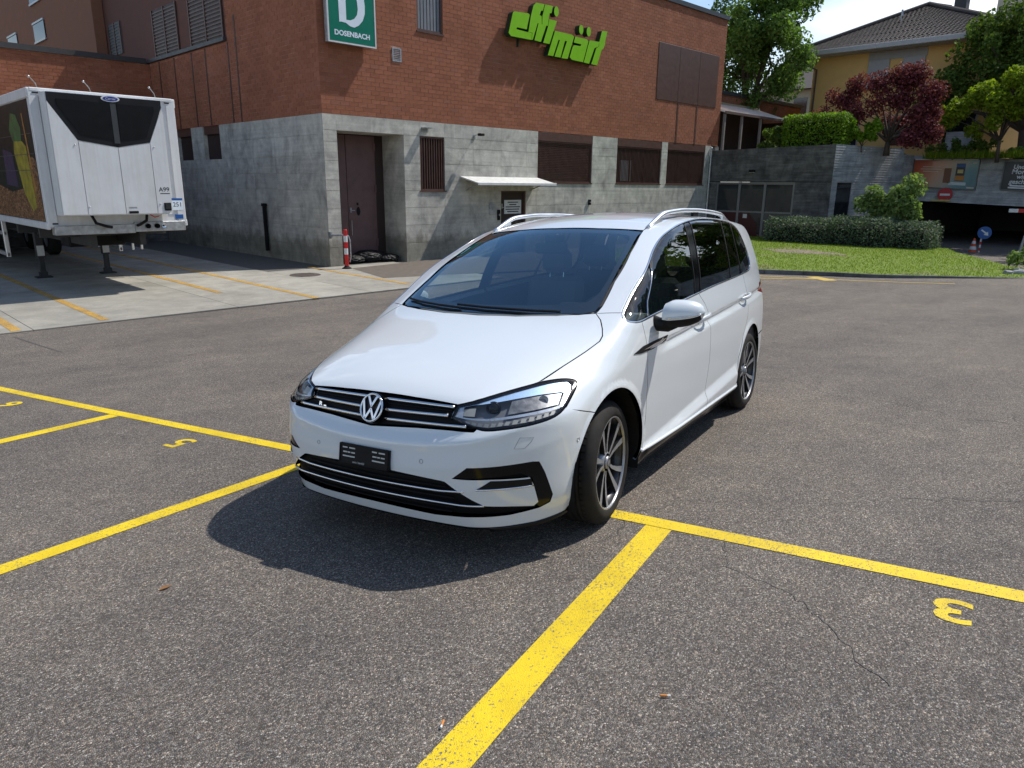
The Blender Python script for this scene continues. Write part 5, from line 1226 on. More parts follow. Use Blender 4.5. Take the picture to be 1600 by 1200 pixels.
# striped bollard and arm at the corner, bags, post against the left wall, manhole
bo = empty('striped_bollard', (8.18, 14.34, PADZ)); tag(bo, 'red and white striped bollard at the concrete corner', 'bollard')
m = MB(); m.lathe([(.13,0),(.13,.02),(.075,.05),(.06,.08)], 20); at_l = lambda mb, nm, mt, par=bo, **k: mb.build(nm, mt, par, **k); at_l(m, 'bollard_base', BLK, smooth=False)
for k in range(6):
    m = MB(); z0 = .05+k*.168; m.lathe([(.055,z0),(.055,z0+.168)] if k < 5 else [(.055,z0),(.055,z0+.15),(.045,z0+.168),(0,z0+.168)], 20); at_l(m, 'bollard_band', RED if k % 2 == 1 else WHITE) if k else at_l(m, 'bollard_band', RED)
ga = empty('barrier_arm', (8.09, 14.98, .38)); tag(ga, 'grey hinged steel arm between the concrete corner and the striped bollard', 'barrier')
m = MB(); m.box((8.04,14.86,.28),(8.10,14.99,.46)); m.tube([(8.07,14.92,.37),(8.20,14.40,.40)], .03, 8); m.tube([(8.20,14.40,.40),(8.27,14.33,.38),(8.30,14.30,.25),(8.30,14.30,-.2),(8.27,14.32,-.33)], .018, 8); at(m, 'arm_tube', GALV, ga, smooth=False)
def bag(name, x, y, z, r, seed, label):
    rr_ = np.random.default_rng(seed); bm = bmesh.new(); bmesh.ops.create_icosphere(bm, subdivisions=5, radius=1)
    ph = rr_.uniform(0, 6, (12, 3)); fq = rr_.normal(0, 8.0, (12, 3))
    for v in bm.verts:
        d = v.co.normalized(); s_ = 1+.075*sum(abs(math.sin(fq[k].dot(np.array(d))+ph[k,0])) for k in range(12))/2-.2
        v.co = Vector((d.x*r[0]*s_, d.y*r[1]*s_, max(-.02, r[2]*.55+d.z*r[2]*.75*s_)))
    me = bpy.data.meshes.new(name); bm.to_mesh(me); bm.free(); me.materials.append(RUBBISH); me.polygons.foreach_set('use_smooth', [True]*len(me.polygons))
    o = link(bpy.data.objects.new(name, me)); o.location = (x, y, z); tag(o, label, 'rubbish bag', 'rubbish bags in the entrance')
bag('rubbish_bag', 9.15, 15.55, PADZ, (.38,.30,.17), 1, 'leftmost flat black rubbish bag against the maroon door')
bag('rubbish_bag', 9.72, 15.60, PADZ, (.46,.36,.25), 2, 'biggest heaped black rubbish bag in the entrance recess')
bag('rubbish_bag', 10.28, 15.40, PADZ, (.34,.28,.16), 4, 'small shiny black rubbish bag at the right reveal of the entrance')
o = empty('leaning_post', (8.0, 18.57, PADZ)); tag(o, 'thin black rubber post standing against the shaded concrete wall', 'post')
m = MB(); m.bbox((7.95,18.53,-.30), (8.06,18.61,1.05), .01); at(m, 'post_shaft', BLK, o); m = MB(); m.bbox((7.94,18.51,1.05), (8.07,18.66,1.14), .012); at(m, 'post_cap', BLK, o)
mh = MB(); mh.lathe([(0,.012),(.37,.012),(.385,.004),(.385,0)], 32); 
for k in range(5): mh.box((-.28,-.3+.13*k,.012), (.28,-.26+.13*k,.016))
mh = mh.build('manhole_cover', simple('rusty cast iron', (.085,.065,.055), .7, var=.3)); mh.location = (6.6,13.79,PADZ+.001); tag(mh, 'round rusty manhole cover in the concrete apron near the bollard', 'manhole cover')
# ---------------------------------------------------------------- refrigerated trailer backed up to the dock
tr = empty('semi_trailer', (2.3, 20, PADZ)); tag(tr, 'white refrigerated semi trailer parked on its legs at the loading dock', 'trailer')
def T(mb, name, mat, parent=None, **k):
    mb.v = [(x-2.3, y-20, z-PADZ) for x, y, z in mb.v]; return mb.build(name, mat, parent or tr, **k)
TX0, TX1, TF, TB, TZ0, TZ1 = 1.02, 3.62, 13.42, 26.85, .86, 3.40
m = MB(); m.bbox((TX0,TF,TZ0), (TX1,TB,TZ1), .03); body = T(m, 'cargo_box', WHITE)
# corner posts, roof edge and sill rails stand proud of the sides
for x0, x1 in ((TX0-.012,TX0+.16),(TX1-.16,TX1+.012)): m = MB(); m.bbox((x0,TF-.025,TZ0+.02), (x1,TF+.0,TZ1-.005), .01); T(m, 'corner_post', WHITE, body)
for s_, x in ((-1,TX0),(1,TX1)):
    m = MB(); m.bbox((x-.03,TF-.02,TZ1-.16), (x+.03,TB,TZ1+.015), .012); T(m, 'roof_rail', WHITE, body)
    m = MB(); m.bbox((x-.03,TF-.02,TZ0-.02), (x+.03,TB,TZ0+.11), .012); T(m, 'sill_rail', WHITE, body)
m = MB(); m.bbox((TX0+.02,TF-.03,TZ1-.05), (TX1-.02,TF+.02,TZ1+.02), .012); T(m, 'roof_front_edge', WHITE, body)
# printed side: dark green upper field, grain below, a bottle shaped picture and seams
def mk_grain():
    b = NB('printed grain picture'); v = b.coord(); c = b.vor(v, 26, out='Color'); g = b.new('ShaderNodeSeparateColor', {'Color': c}).outputs[0]
    col = b.ramp(g, (0,(.07,.03,.014)), (.5,(.22,.10,.04)), (1,(.48,.26,.12))); b.P(Base_Color=b.mix(1, col, b.ramp(b.vor(v,26,'DISTANCE_TO_EDGE'),(.02,.2),(.15,1)),'MULTIPLY'), Roughness=.5, Specular_IOR_Level=.2); return b.m
GRAIN = mk_grain(); PRINTG = simple('printed dark green', (.006,.011,.006), .45, var=.5, scale=2, spec=.2)
m = MB(); m.box((TX0-.006,TF+.16,TZ0+.12), (TX0-.002,TB-.1,TZ1-.17)); pr = T(m, 'side_print', PRINTG, body)
def side_poly(name, pts, mat, d): m = MB(); m.add([(TX0-.006-d, TF+y, z) for y, z in pts], [tuple(range(len(pts)))]); return T(m, name, mat, pr, fix=False)
side_poly('printed_grain', [(.17,TZ0+.13),(.17,2.12),(.45,2.22),(.9,2.0),(1.4,1.60),(2.5,1.52),(4,1.7),(6.5,1.6),(11,1.7),(13.2,1.6),(13.2,TZ0+.13)], GRAIN, .002)
side_poly('printed_bottle', [(.62,1.25),(.95,1.15),(1.45,1.5),(1.8,2.3),(1.7,2.52),(1.0,2.5),(.75,2.4)], simple('printed yellow', (.27,.22,.008), .45, var=.4), .003)
side_poly('printed_bottle', [(1.05,2.5),(1.75,2.52),(1.9,2.75),(1.6,3.05),(1.2,3.0),(.95,2.75)], simple('printed green', (.025,.11,.018), .45, var=.5), .003)
side_poly('printed_stem', [(.52,1.3),(.62,1.5),(.66,2.2),(.74,3.0),(.66,3.0),(.55,2.3),(.44,1.6)], simple('printed ochre', (.30,.14,.02), .4, var=.4), .004)
side_poly('printed_panel', [(1.9,1.62),(2.9,1.66),(2.8,2.4),(2.0,2.3)], simple('printed purple', (.022,.010,.05), .45, var=.3), .003)
for z in (1.95, 2.25, 2.62): m = MB(); m.box((TX0-.013,TF+.18,z-.006), (TX0-.0115,TB-.2,z+.006)); T(m, 'side_seam', simple('print seam', (.06,.06,.05), .4), pr)
# refrigeration unit on the front wall
UX0, UX1, UF, UZ0, UZ1 = 1.18, 3.24, 13.0, 1.11, 3.335
m = MB(); prof = [(UX0,TF-.03),(UX0+.02,UF+.06),(UX0+.12,UF),(UX1-.12,UF),(UX1-.02,UF+.06),(UX1,TF-.03)]
m.prism(prof, UZ0, UZ1, 'xyz'); unit = T(m, 'cooling_unit', WHITE, None, angle=50)
def fp(name, pts, mat, y0, y1, par=None, cv=True):
    m = MB(); k = len(pts); m.add([(x, y, z) for y in (UF-y0, UF-y1) for x, z in pts], [(i, (i+1) % k, k+(i+1) % k, k+i) for i in range(k)])
    tri = tessellate_polygon([[Vector((x, z, 0)) for x, z in pts]]); m.add([(x, UF-y0, z) for x, z in pts], [tuple(t) for t in tri]); return T(m, name, mat, par or unit)
xs_ = [UX0+.14, 1.625, 2.31, 2.915, UX1-.02]
for k, pts in enumerate(([(UX0+.02,UZ0+.02),(1.618,UZ0+.02),(1.618,2.49),(UX0+.02,3.16)], [(1.63,UZ0+.02),(2.303,UZ0+.02),(2.303,2.385),(1.63,2.48)], [(2.316,UZ0+.02),(2.908,UZ0+.02),(2.908,2.495),(2.316,2.385)], [(2.921,UZ0+.02),(UX1-.03,UZ0+.02),(UX1-.03,3.17),(2.921,2.51)])):
    fp('unit_panel', pts, WHITE, .022, .0)
fp('dark_fascia', [(UX0+.02,3.325),(UX0+.02,3.18),(1.622,2.502),(2.31,2.40),(2.915,2.515),(UX1-.03,3.19),(UX1-.03,3.325)], simple('black unit fascia', (.010,.010,.012), .4, spec=.25), .016, .001)
fp('radiator_grille', [(1.35,3.22),(1.35,3.12),(1.68,2.60),(2.24,2.53),(2.24,3.2)], TBLACK, .024, .016); fp('radiator_grille', [(2.38,3.2),(2.38,2.53),(2.86,2.60),(3.06,3.1),(3.06,3.2)], TBLACK, .024, .016)
fp('fascia_rib', [(2.26,3.2),(2.26,2.47),(2.36,2.47),(2.36,3.2)], simple('dark grey plastic', (.035,.037,.04), .5), .03, .016)
def oval(cx_, cz_, rx, rz, n=28): return [(cx_+rx*math.cos(a), cz_+rz*math.sin(a)) for a in np.linspace(0, 2*math.pi, n+1)[:-1]]
ov = fp('oval_badge', oval(2.28,3.285,.165,.058), WHITE, .030, .016); fp('badge_ground', oval(2.28,3.285,.135,.042), simple('oval blue', (.012,.03,.24), .35), .033, .030, ov)
o = text_mesh('badge_lettering', 'Carrier', .062, WHITE, None, frame_M((2.28-2.3,UF-.0345-20,3.283-PADZ), (1,0,0), (0,0,1)), .0006, shear=.2); o.parent = ov
o = text_mesh('unit_number', 'A99', .125, BLK, None, frame_M((3.085-2.3,UF-.0235-20,1.60-PADZ), (1,0,0), (0,0,1)), .0006); o.parent = unit
m = MB(); m.box((3.0,UF-.0235,1.515), (3.19,UF-.022,1.53)); T(m, 'unit_print', BLK, unit)
m = MB(); m.bbox((2.36,UF-.035,1.135), (2.54,UF-.022,1.185), .006); T(m, 'display', BLK, unit); m = MB(); m.box((2.37,UF-.0235,1.235), (2.52,UF-.022,1.265)); T(m, 'unit_print', GALV, unit)
m = MB(); m.bbox((3.05,UF-.04,1.18), (3.19,UF-.0,1.34), .01); cb = T(m, 'control_box', BLK, unit); m = MB(); m.box((3.075,UF-.044,1.21), (3.165,UF-.04,1.315)); T(m, 'control_window', HOUSEGLASS, cb)
m = MB()
for x, z in ((1.56,2.42),(1.66,1.28),(2.98,2.43),(2.98,1.32)): m.sphere((x,UF-.024,z), .014, 8, k=5)
T(m, 'unit_lock', GALV, unit)
st_ = MB(); st_.box((3.36,TF-.029,1.17), (3.585,TF-.026,1.42)); lab = T(st_, 'number_sticker', SIGNWHITE, body); m = MB(); m.box((3.36,TF-.0305,1.375), (3.585,TF-.029,1.42)); T(m, 'sticker_band', SIGNBLUE, lab)
o = text_mesh('sticker_number', '251', .13, BLK, None, frame_M((3.475-2.3,TF-.0297-20,1.285-PADZ), (1,0,0), (0,0,1)), .0006); o.parent = lab
m = MB(); m.box((3.40,TF-.029,.99), (3.57,TF-.026,1.08)); T(m, 'blue_sticker', SIGNBLUE, body)
# bumper beam with couplings, hoses, chassis, legs, side guard, wheels
m = MB(); m.bbox((1.09,TF-.10,.73), (2.55,TF+.12,.91), .01); beam = T(m, 'front_beam', GALV); m = MB(); m.bbox((2.55,TF-.08,.75), (3.58,TF+.10,.95), .01); T(m, 'coupling_panel', GALV, beam)
for x in (2.80, 2.98, 3.12): m = MB(); m.lathe([(.05,0),(.05,.05),(.02,.06),(0,.06)], 14, 'y', (x,TF-.14,.86)); T(m, 'coupling', BLK if x < 3.1 else CHROME, beam)
m = MB(); m.tube([(1.75,TF-.12,1.12),(1.80,TF-.2,.95),(2.0,TF-.2,.88),(2.1,TF-.1,.86)], .03, 8); m.tube([(2.80,TF-.12,1.12),(2.75,TF-.2,.98),(2.62,TF-.18,.9),(2.6,TF-.1,.88)], .03, 8); T(m, 'hose', BLK, beam)
m = MB(); m.tube([(2.86,TF-.1,1.10),(2.95,TF-.12,1.04),(3.05,TF-.1,1.06)], .012, 6); T(m, 'red_hose', RED, beam)
m = MB(); 
for x in (1.85, 2.80): m.box((x-.06,TF+.3,.45), (x+.06,TB-.3,.86))
for y in (14.5, 16.4, 18.5, 21, 24): m.box((1.08,y,.62), (3.56,y+.1,.85))
T(m, 'chassis', STEEL_D)
for x in (1.62, 3.04):
    m = MB(); m.bbox((x-.08,17.25,-.02), (x+.08,17.42,.86), .01); lg_ = T(m, 'landing_leg', STEEL_D)
    m = MB(); m.bbox((x-.055,17.28,-.42), (x+.055,17.39,.0), .006); T(m, 'leg_shaft', STEEL_D, lg_); m = MB(); m.bbox((x-.17,17.2,PADZ), (x+.17,17.47,PADZ+.035), .008); m.box((x-.08,17.26,PADZ+.03),(x+.08,17.41,PADZ+.14)); T(m, 'leg_foot', STEEL_D, lg_)
    m = MB(); m.box((x-.075,17.245,.02), (x+.075,17.249,.26)); T(m, 'leg_marker', WHITE_D, lg_)
m = MB(); m.tube([(1.62,17.33,.45),(3.04,17.33,.45)], .03, 6); m.tube([(1.62,17.33,.5),(1.62,16.2,.86)], .025, 6); m.tube([(3.04,17.33,.5),(3.04,16.2,.86)], .025, 6); T(m, 'leg_brace', STEEL_D)
for x in (1.08, 3.56):
    m = MB(); m.bbox((x-.03,17.8,.50), (x+.03,23.2,.58), .01); m.bbox((x-.03,17.8,.0), (x+.03,23.2,.09), .01)
    for y in (17.8, 19.6, 21.4, 23.15): m.bbox((x-.045,y,-.02), (x+.045,y+.1,.84), .01)
    T(m, 'side_guard', SILVER)
for x in (3.30, 3.50): m = MB(); m.bbox((x-.025,16.0,.16), (x+.025,16.06,.86), .008); T(m, 'step_post', SILVER)
m = MB(); m.bbox((1.75,15.2,.35), (2.9,15.9,.8), .03); T(m, 'tool_box', BLK)
for y in (23.6, 24.9, 26.1):
    for x in (1.16, 3.14):
        m = MB(); m.lathe([(.25,0),(.44,.01),(.49,.05),(.49,.29),(.44,.33),(.25,.34)], 28, 'x', (x,y,PADZ+.495)); w_ = T(m, 'trailer_wheel', TYRE, None, smooth=True); m = MB(); m.lathe([(0,.06),(.24,.03),(.26,.01)], 20, 'x', (x,y,PADZ+.495)); T(m, 'wheel_disc', GALV, w_)
m = MB()
for x in (1.2, 2.1, 3.3): m.tube([(x,TF+.05,TZ1+.01),(x-.03,TF+.02,TZ1+.10),(x-.12,TF-.02,TZ1+.20)], .008, 5); m.sphere((x-.13,TF-.02,TZ1+.20), .022, 8, k=5)
T(m, 'marker_rod', GALV)
for x in (1.13, 3.48): 
    for z in (3.33, .95): m = MB(); m.bbox((x-.05,TF-.035,z-.012), (x+.05,TF-.02,z+.012), .004); T(m, 'marker_lamp', BLK, body)
# ---------------------------------------------------------------- underground garage front with its retaining walls, on the right
ga_ = empty('garage_building', (28.14, 9.42, -.54)); tag(ga_, 'dark board marked concrete garage front with a wide open entrance', 'building')
def Gp(mb, name, mat, parent=None, **k):
    mb.v = [(x-28.14, y-9.42, z+.54) for x, y, z in mb.v]; return mb.build(name, mat, parent or ga_, **k)
AX = 28.14
def quadwall(name, a, b, za, zb, ztopa, ztopb, th, mat, parent=None, off=0.):
    a, b = Vector((*a,0)), Vector((*b,0)); t = (b-a).normalized(); n = Vector((t.y,-t.x,0))*-1
    if n.x < 0: pass
    P = [a, b, b+n*th, a+n*th]; zs0 = [za, zb, zb, za]; zs1 = [ztopa, ztopb, ztopb, ztopa]
    m = MB(); m.add([(p.x, p.y, z) for p, z in zip(P, zs0)]+[(p.x, p.y, z) for p, z in zip(P, zs1)], [(0,3,2,1),(4,5,6,7),(0,1,5,4),(1,2,6,5),(2,3,7,6),(3,0,4,7)]); return Gp(m, name, mat, parent)
m = MB()
def awall(y0, y1, z0, z1a, z1b): m.add([(AX,y0,z0),(AX,y1,z0),(AX+.35,y1,z0),(AX+.35,y0,z0),(AX,y0,z1a),(AX,y1,z1b),(AX+.35,y1,z1b),(AX+.35,y0,z1a)], [(0,3,2,1),(4,5,6,7),(0,1,5,4),(1,2,6,5),(2,3,7,6),(3,0,4,7)])
zt_ = lambda y: 3.47-.013*(y-9.42)*1.6
awall(9.42, 10.95, -.9, 1.985, 1.985); awall(14.66, 15.02, -.9, 1.985, 1.985); awall(9.42, 15.02, 1.99, zt_(9.42), zt_(15.02)); front = Gp(m, 'retaining_wall', CONC_D)
m = MB(); m.box((AX-.004,9.44,1.985), (AX+.3,15.0,2.01)); Gp(m, 'wall_joint', BLK, front)
m = MB(); m.box((AX-.03,9.40,3.30), (AX+.37,9.41,3.5)); 
# glazed front
gz = MB()
for y0, y1 in ((10.95,11.05),(12.25,12.36),(13.46,13.57),(14.58,14.66)): gz.box((AX+.05,y0,-.6), (AX+.15,y1,1.98))
gz = Gp(gz, 'glazed_front', simple('weathered aluminium', (.23,.235,.24), .45, metal=.5))
m = MB(); m.box((AX+.055,11.05,1.88), (AX+.145,14.58,1.975)); m.box((AX+.06,11.05,.66), (AX+.14,14.58,.73)); Gp(m, 'transom', simple('weathered aluminium bar', (.23,.235,.24), .45, metal=.5), gz)
for y0, y1 in ((11.05,12.25),(12.36,13.46),(13.57,14.58)):
    m = MB(); m.box((AX+.09,y0,.73), (AX+.10,y1,1.88)); Gp(m, 'pane', HOUSEGLASS, gz); m = MB(); m.box((AX+.09,y0,-.6), (AX+.10,y1,.66)); Gp(m, 'lower_pane', simple('faded window film', (.10,.095,.09), .4) if y0 < 12 else HOUSEGLASS, gz)
m = MB(); m.add([(AX+.085,14.5,-.4),(AX+.085,12.5,-.4),(AX+.085,12.55,.2),(AX+.085,13.0,.66),(AX+.085,14.5,.66)], [(0,1,2,3,4)]); Gp(m, 'dark_red_poster', simple('dark red print', (.055,.008,.011), .35), gz, fix=False)
m = MB(); m.add([(AX+.083,13.25,.42),(AX+.083,13.05,.42),(AX+.083,13.05,.60),(AX+.083,13.25,.60)], [(0,1,2,3)]); Gp(m, 'poster_mark', WHITE_D, gz, fix=False)
# slanted pale wall and the entrance beam
quadwall('pale_wing_wall', (28.14,9.405), (33.0,8.37), 1.99, 1.99, 3.47, 3.47, .3, CONC_B); quadwall('pale_wing_wall', (29.5,9.11), (33.0,8.37), -.7, -.7, 1.985, 1.985, .3, CONC_B); quadwall('pale_wing_wall', (28.15,9.40), (28.5,9.33), -.7, -.7, 1.985, 1.985, .3, CONC_B)
quadwall('wing_pane', (28.5,9.36), (29.5,9.14), .55, .55, 1.98, 1.98, .05, HOUSEGLASS); quadwall('pale_wing_wall', (28.51,9.34), (29.5,9.12), -.7, -.7, .55, .55, .3, CONC_B)
CXp = 34.5
m = MB()
for y0, y1, z0a, z0b, z1a, z1b in ((8.36,-4,1.66,1.19,3.23,2.56),): 
    m.add([(CXp,y0,z0a),(CXp,y1,z0b),(CXp+.4,y1,z0b),(CXp+.4,y0,z0a),(CXp,y0,z1a),(CXp,y1,z1b),(CXp+.4,y1,z1b),(CXp+.4,y0,z1a)], [(0,1,2,3),(4,7,6,5),(0,4,5,1),(1,5,6,2),(2,6,7,3),(3,7,4,0)])
m.add([(33.0,8.36,-.7),(34.9,8.36,-.7),(34.9,8.7,-.7),(33.0,8.7,-.7),(33.0,8.36,3.23),(34.9,8.36,3.23),(34.9,8.7,3.23),(33.0,8.7,3.23)], [(0,1,2,3),(4,7,6,5),(0,4,5,1),(1,5,6,2),(2,6,7,3),(3,7,4,0)])
Gp(m, 'entrance_wall', CONC_B)
def cyz(y): t = (8.36-y)/12.36; return 1.66-.47*t, 3.23-.67*t
m = MB(); (a0, _), (b0, _) = cyz(8.36), cyz(-4)
m.add([(CXp-.06,8.36,a0-.40),(CXp-.06,-4,b0-.40),(CXp+.5,-4,b0-.40),(CXp+.5,8.36,a0-.40),(CXp-.06,8.36,a0-.003),(CXp-.06,-4,b0-.003),(CXp+.5,-4,b0-.003),(CXp+.5,8.36,a0-.003)], [(0,1,2,3),(4,7,6,5),(0,4,5,1),(1,5,6,2),(2,6,7,3),(3,7,4,0)]); Gp(m, 'entrance_beam', CONC_B)
m = MB(); m.box((CXp+.5,-4,-.8), (48,-3.9,1.2)); m.box((CXp+.5,8.4,-.8), (48,8.5,1.6)); m.box((48,-4,-.8), (48.1,8.5,1.6)); m.box((CXp+.5,-4,1.35),(48.1,8.5,1.45)); Gp(m, 'garage_interior', simple('unlit garage wall', (.075,.075,.078), .9))
m = MB(); m.box((27.6,-4.2,-.62), (48,9.3,-.60)); Gp(m, 'garage_floor', simple('dark driveway concrete', (.085,.083,.08), .85, var=.2))
m = MB(); m.add([(28.45,9.75,3.30),(28.45,15.0,3.25),(60,24,3.3),(60,-10,2.8),(34.7,-4,2.5),(34.7,8.36,3.15),(33.2,8.65,3.35)], [(0,6,5,4,3,2,1)]); ter = m.build('garden_terrace', SOIL, None, fix=False); ter['kind'] = 'structure'
# posters on the entrance wall
def poster(yL, yR, zTL, zTR, zBL, zBR, label):
    c = Vector((CXp-.02, (yL+yR)/2, (zTL+zBR)/2)); o = empty('billboard', c); tag(o, label, 'billboard', 'billboards over the garage entrance')
    def quad(m, u0, u1, v0, v1, d0, d1):
        vs = []
        for d in (d0, d1):
            for u, v in ((u0,v0),(u1,v0),(u1,v1),(u0,v1)):
                y = yL+(yR-yL)*u; z = (zBL+(zBR-zBL)*u)*(1-v)+(zTL+(zTR-zTL)*u)*v; vs.append((CXp-d, y, z))
        m.add(vs, [(0,3,2,1),(4,5,6,7),(0,1,5,4),(1,2,6,5),(2,3,7,6),(3,0,4,7)])
    m = MB(); quad(m, 0, .012, 0, 1, 0, .09); quad(m, .988, 1, 0, 1, 0, .09); quad(m, .012, .988, 0, .03, 0, .0895); quad(m, .012, .988, .97, 1, 0, .0895); at(m, 'billboard_frame', simple('billboard frame', (.11,.112,.115), .4, metal=.5), o)
    return o, quad
def mk_poster():
    b = NB('orange to teal poster print'); s = b.new('ShaderNodeSeparateXYZ', {'Vector': b.coord('Generated')})
    u = b.math('SUBTRACT', 1., s.outputs[1]); k = b.math('ADD', u, b.math('MULTIPLY', b.math('SUBTRACT', .5, s.outputs[2]), .35))
    c = b.ramp(k, (.0,(.46,.085,.03)), (.35,(.46,.21,.12)), (.62,(.27,.25,.19)), (.78,(.06,.20,.215)), (1,(.012,.13,.165))); b.P(Base_Color=c, Roughness=.35, Coat_Weight=.4); return b.m
p1, qd = poster(8.345, 5.72, 3.06, 3.02, 1.85, 1.72, 'orange and teal poster over the garage entrance, showing a drink carton')
m = MB(); qd(m, .012, .988, .03, .97, .0, .04); face = at(m, 'poster_sheet', mk_poster(), p1)
m = MB(); qd(m, .665, .80, .28, .86, .04, .043); at(m, 'printed_carton', simple('printed carton', (.02,.022,.03), .4), p1, face); m = MB(); qd(m, .668, .797, .30, .46, .043, .045); at(m, 'printed_band', simple('printed orange band', (.45,.16,.01), .4), p1, face)
m = MB(); qd(m, .668, .797, .74, .84, .043, .045); at(m, 'printed_band', SIGNBLUE, p1, face); m = MB(); qd(m, .69,.775,.54,.66,.043,.045); at(m, 'printed_letters', simple('printed yellow letters', (.5,.42,.15), .4), p1, face)
m = MB(); qd(m, .49, .60, .20, .70, .04, .042); at(m, 'printed_glass', simple('printed amber glass', (.16,.05,.015), .4), p1, face); m = MB(); qd(m, .58,.84,.14,.24,.04,.042); at(m, 'printed_ice', simple('printed ice', (.5,.55,.56), .4), p1, face)
m = MB()
for a, b_, v in ((.15,.42,.74),(.12,.45,.66),(.16,.40,.58)): qd(m, a, b_, v-.012, v+.012, .04, .0415)
qd(m, .86, .97, .02+.03, .10, .04, .0415); qd(m, .90, .96, .86, .90, .04, .0415); at(m, 'printed_text', simple('printed cream', (.55,.45,.36), .5), p1, face)
m = MB(); 
for a, b_ in ((.02,.29),(.31,.58),(.60,.97)): qd(m, a, b_, .975, 1.01, .0, .10)
at(m, 'light_strip', WHITE, p1)
p2, qd = poster(4.82, 2.1, 2.94, 2.86, 1.76, 1.62, 'black poster with white slanted words over the garage entrance')
m = MB(); qd(m, .012, .988, .03, .97, .0, .04); face = at(m, 'poster_sheet', simple('black poster print', (.012,.012,.016), .35), p2)
for txt, v, sz, u in (('Und der', .80, .23, .27), ('Morgen', .635, .27, .27), ('wird', .47, .23, .27), ('geschont', .30, .25, .27)):
    z = 1.62+.14*(1-u)+v*1.2; o = text_mesh('poster_lettering', txt, sz, WHITE, None, frame_M((CXp-.043-p2.location.x, 4.82-2.72*u-p2.location.y, z-p2.location.z), (0,-1,-.03), (0,0,1)), .001, bold=.006, shear=.1); o.parent = face
m = MB(); qd(m, .12,.56,.14,.19,.04,.042); qd(m, .10,.70,.07,.12,.04,.042); at(m, 'printed_text', WHITE, p2, face)
# traffic signs and barriers
o = empty('no_entry_sign', (CXp-.2, 6.83, 1.53)); tag(o, 'round red no entry sign hanging over the garage entrance', 'traffic sign')
m = MB(); m.lathe([(0,0),(.29,0),(.30,.01),(.30,.03),(0,.03)], 28, 'x', (CXp-.22,6.83,1.53)); dsc = at(m, 'sign_disc', SIGNRED, o); m = MB(); m.box((CXp-.226,6.63,1.485), (CXp-.221,7.03,1.575)); at(m, 'sign_bar', WHITE, o, dsc); m = MB(); m.box((CXp-.19,6.80,1.4),(CXp-.065,6.86,1.45)); at(m, 'sign_bracket', GALV, o)
o = empty('height_bar', (CXp-.3, 6.95, 1.28)); tag(o, 'short yellow bar hanging below the no entry sign', 'height bar'); m = MB(); m.bbox((CXp-.31,6.56,1.245), (CXp-.27,7.34,1.31), .006); at(m, 'bar_board', simple('yellow board', (.55,.45,.12), .5), o); m = MB(); m.tube([(CXp-.29,6.7,1.31),(CXp-.12,6.7,1.45)], .01, 5); m.tube([(CXp-.29,7.2,1.31),(CXp-.12,7.2,1.45)], .01, 5); at(m, 'bar_chain', GALV, o)
o = empty('height_barrier', (30.1, 2.9, -.6)); tag(o, 'red and white height barrier on a grey post at the garage drive', 'barrier')
m = MB(); m.tube([(30.1,2.93,-.62),(30.1,2.60,1.7)], .05, 10); at(m, 'barrier_post', GALV, o)
for k in range(7): y = 3.47-.30*k; m = MB(); m.box((30.0,y-.30,.955), (30.05,y,1.085)); at(m, 'barrier_band', RED if k % 2 else WHITE, o)
o = empty('direction_sign', (29.5, 3.95, -.6)); tag(o, 'round blue arrow sign on a striped stand beside the traffic cone', 'traffic sign')
m = MB(); m.lathe([(0,0),(.23,0),(.235,.008),(.235,.02),(0,.02)], 26, 'x', (29.44,4.0,.19)); dsc = at(m, 'sign_disc', SIGNBLUE, o)
m = MB(); m.add([(29.436, 4.0-a, .19+b) for a, b in ((-.13,.09),(.02,-.02),(-.02,-.07),(.14,-.10),(.11,.05),(.06,.02),(-.10,.13))], [(0,1,2,3,4,5,6)]); at(m, 'sign_arrow', WHITE, o, dsc, fix=False)
for k in range(5): m = MB(); m.box((29.48,4.06,-.6+.115*k), (29.52,4.11,-.6+.115*(k+1))); at(m, 'stand_band', RED if k % 2 else WHITE, o)
m = MB(); m.box((29.35,3.9,-.6), (29.65,4.25,-.56)); at(m, 'stand_foot', BLK, o)
o = empty('traffic_cone', (29.4, 4.28, -.6)); tag(o, 'orange and white traffic cone in the shade of the garage entrance', 'traffic cone')
m = MB(); m.lathe([(.15,.03),(.115,.16)], 16); m.box((-.18,-.18,0), (.18,.18,.03)); m.build('cone_body', CONE, o, fix=True)
for k, (a, b) in enumerate(((.16,.28),(.28,.38),(.38,.48),(.48,.58))): m = MB(); m.lathe([(.15-.22*(a-.03),a),(.15-.22*(b-.03),b)], 16); m.build('cone_band', WHITE if k % 2 == 0 else CONE, o)
o = empty('wall_light', (AX, 12.93, 2.46)); tag(o, 'small black lamp on the dark board marked wall above the glazed front', 'lamp'); m = MB(); m.bbox((AX-.16,12.80,2.40), (AX,13.05,2.50), .02); at(m, 'lamp_case', BLK, o); m = MB(); m.box((AX-.12,12.82,2.385), (AX-.02,13.03,2.398)); at(m, 'lamp_glass', WHITE_D, o)
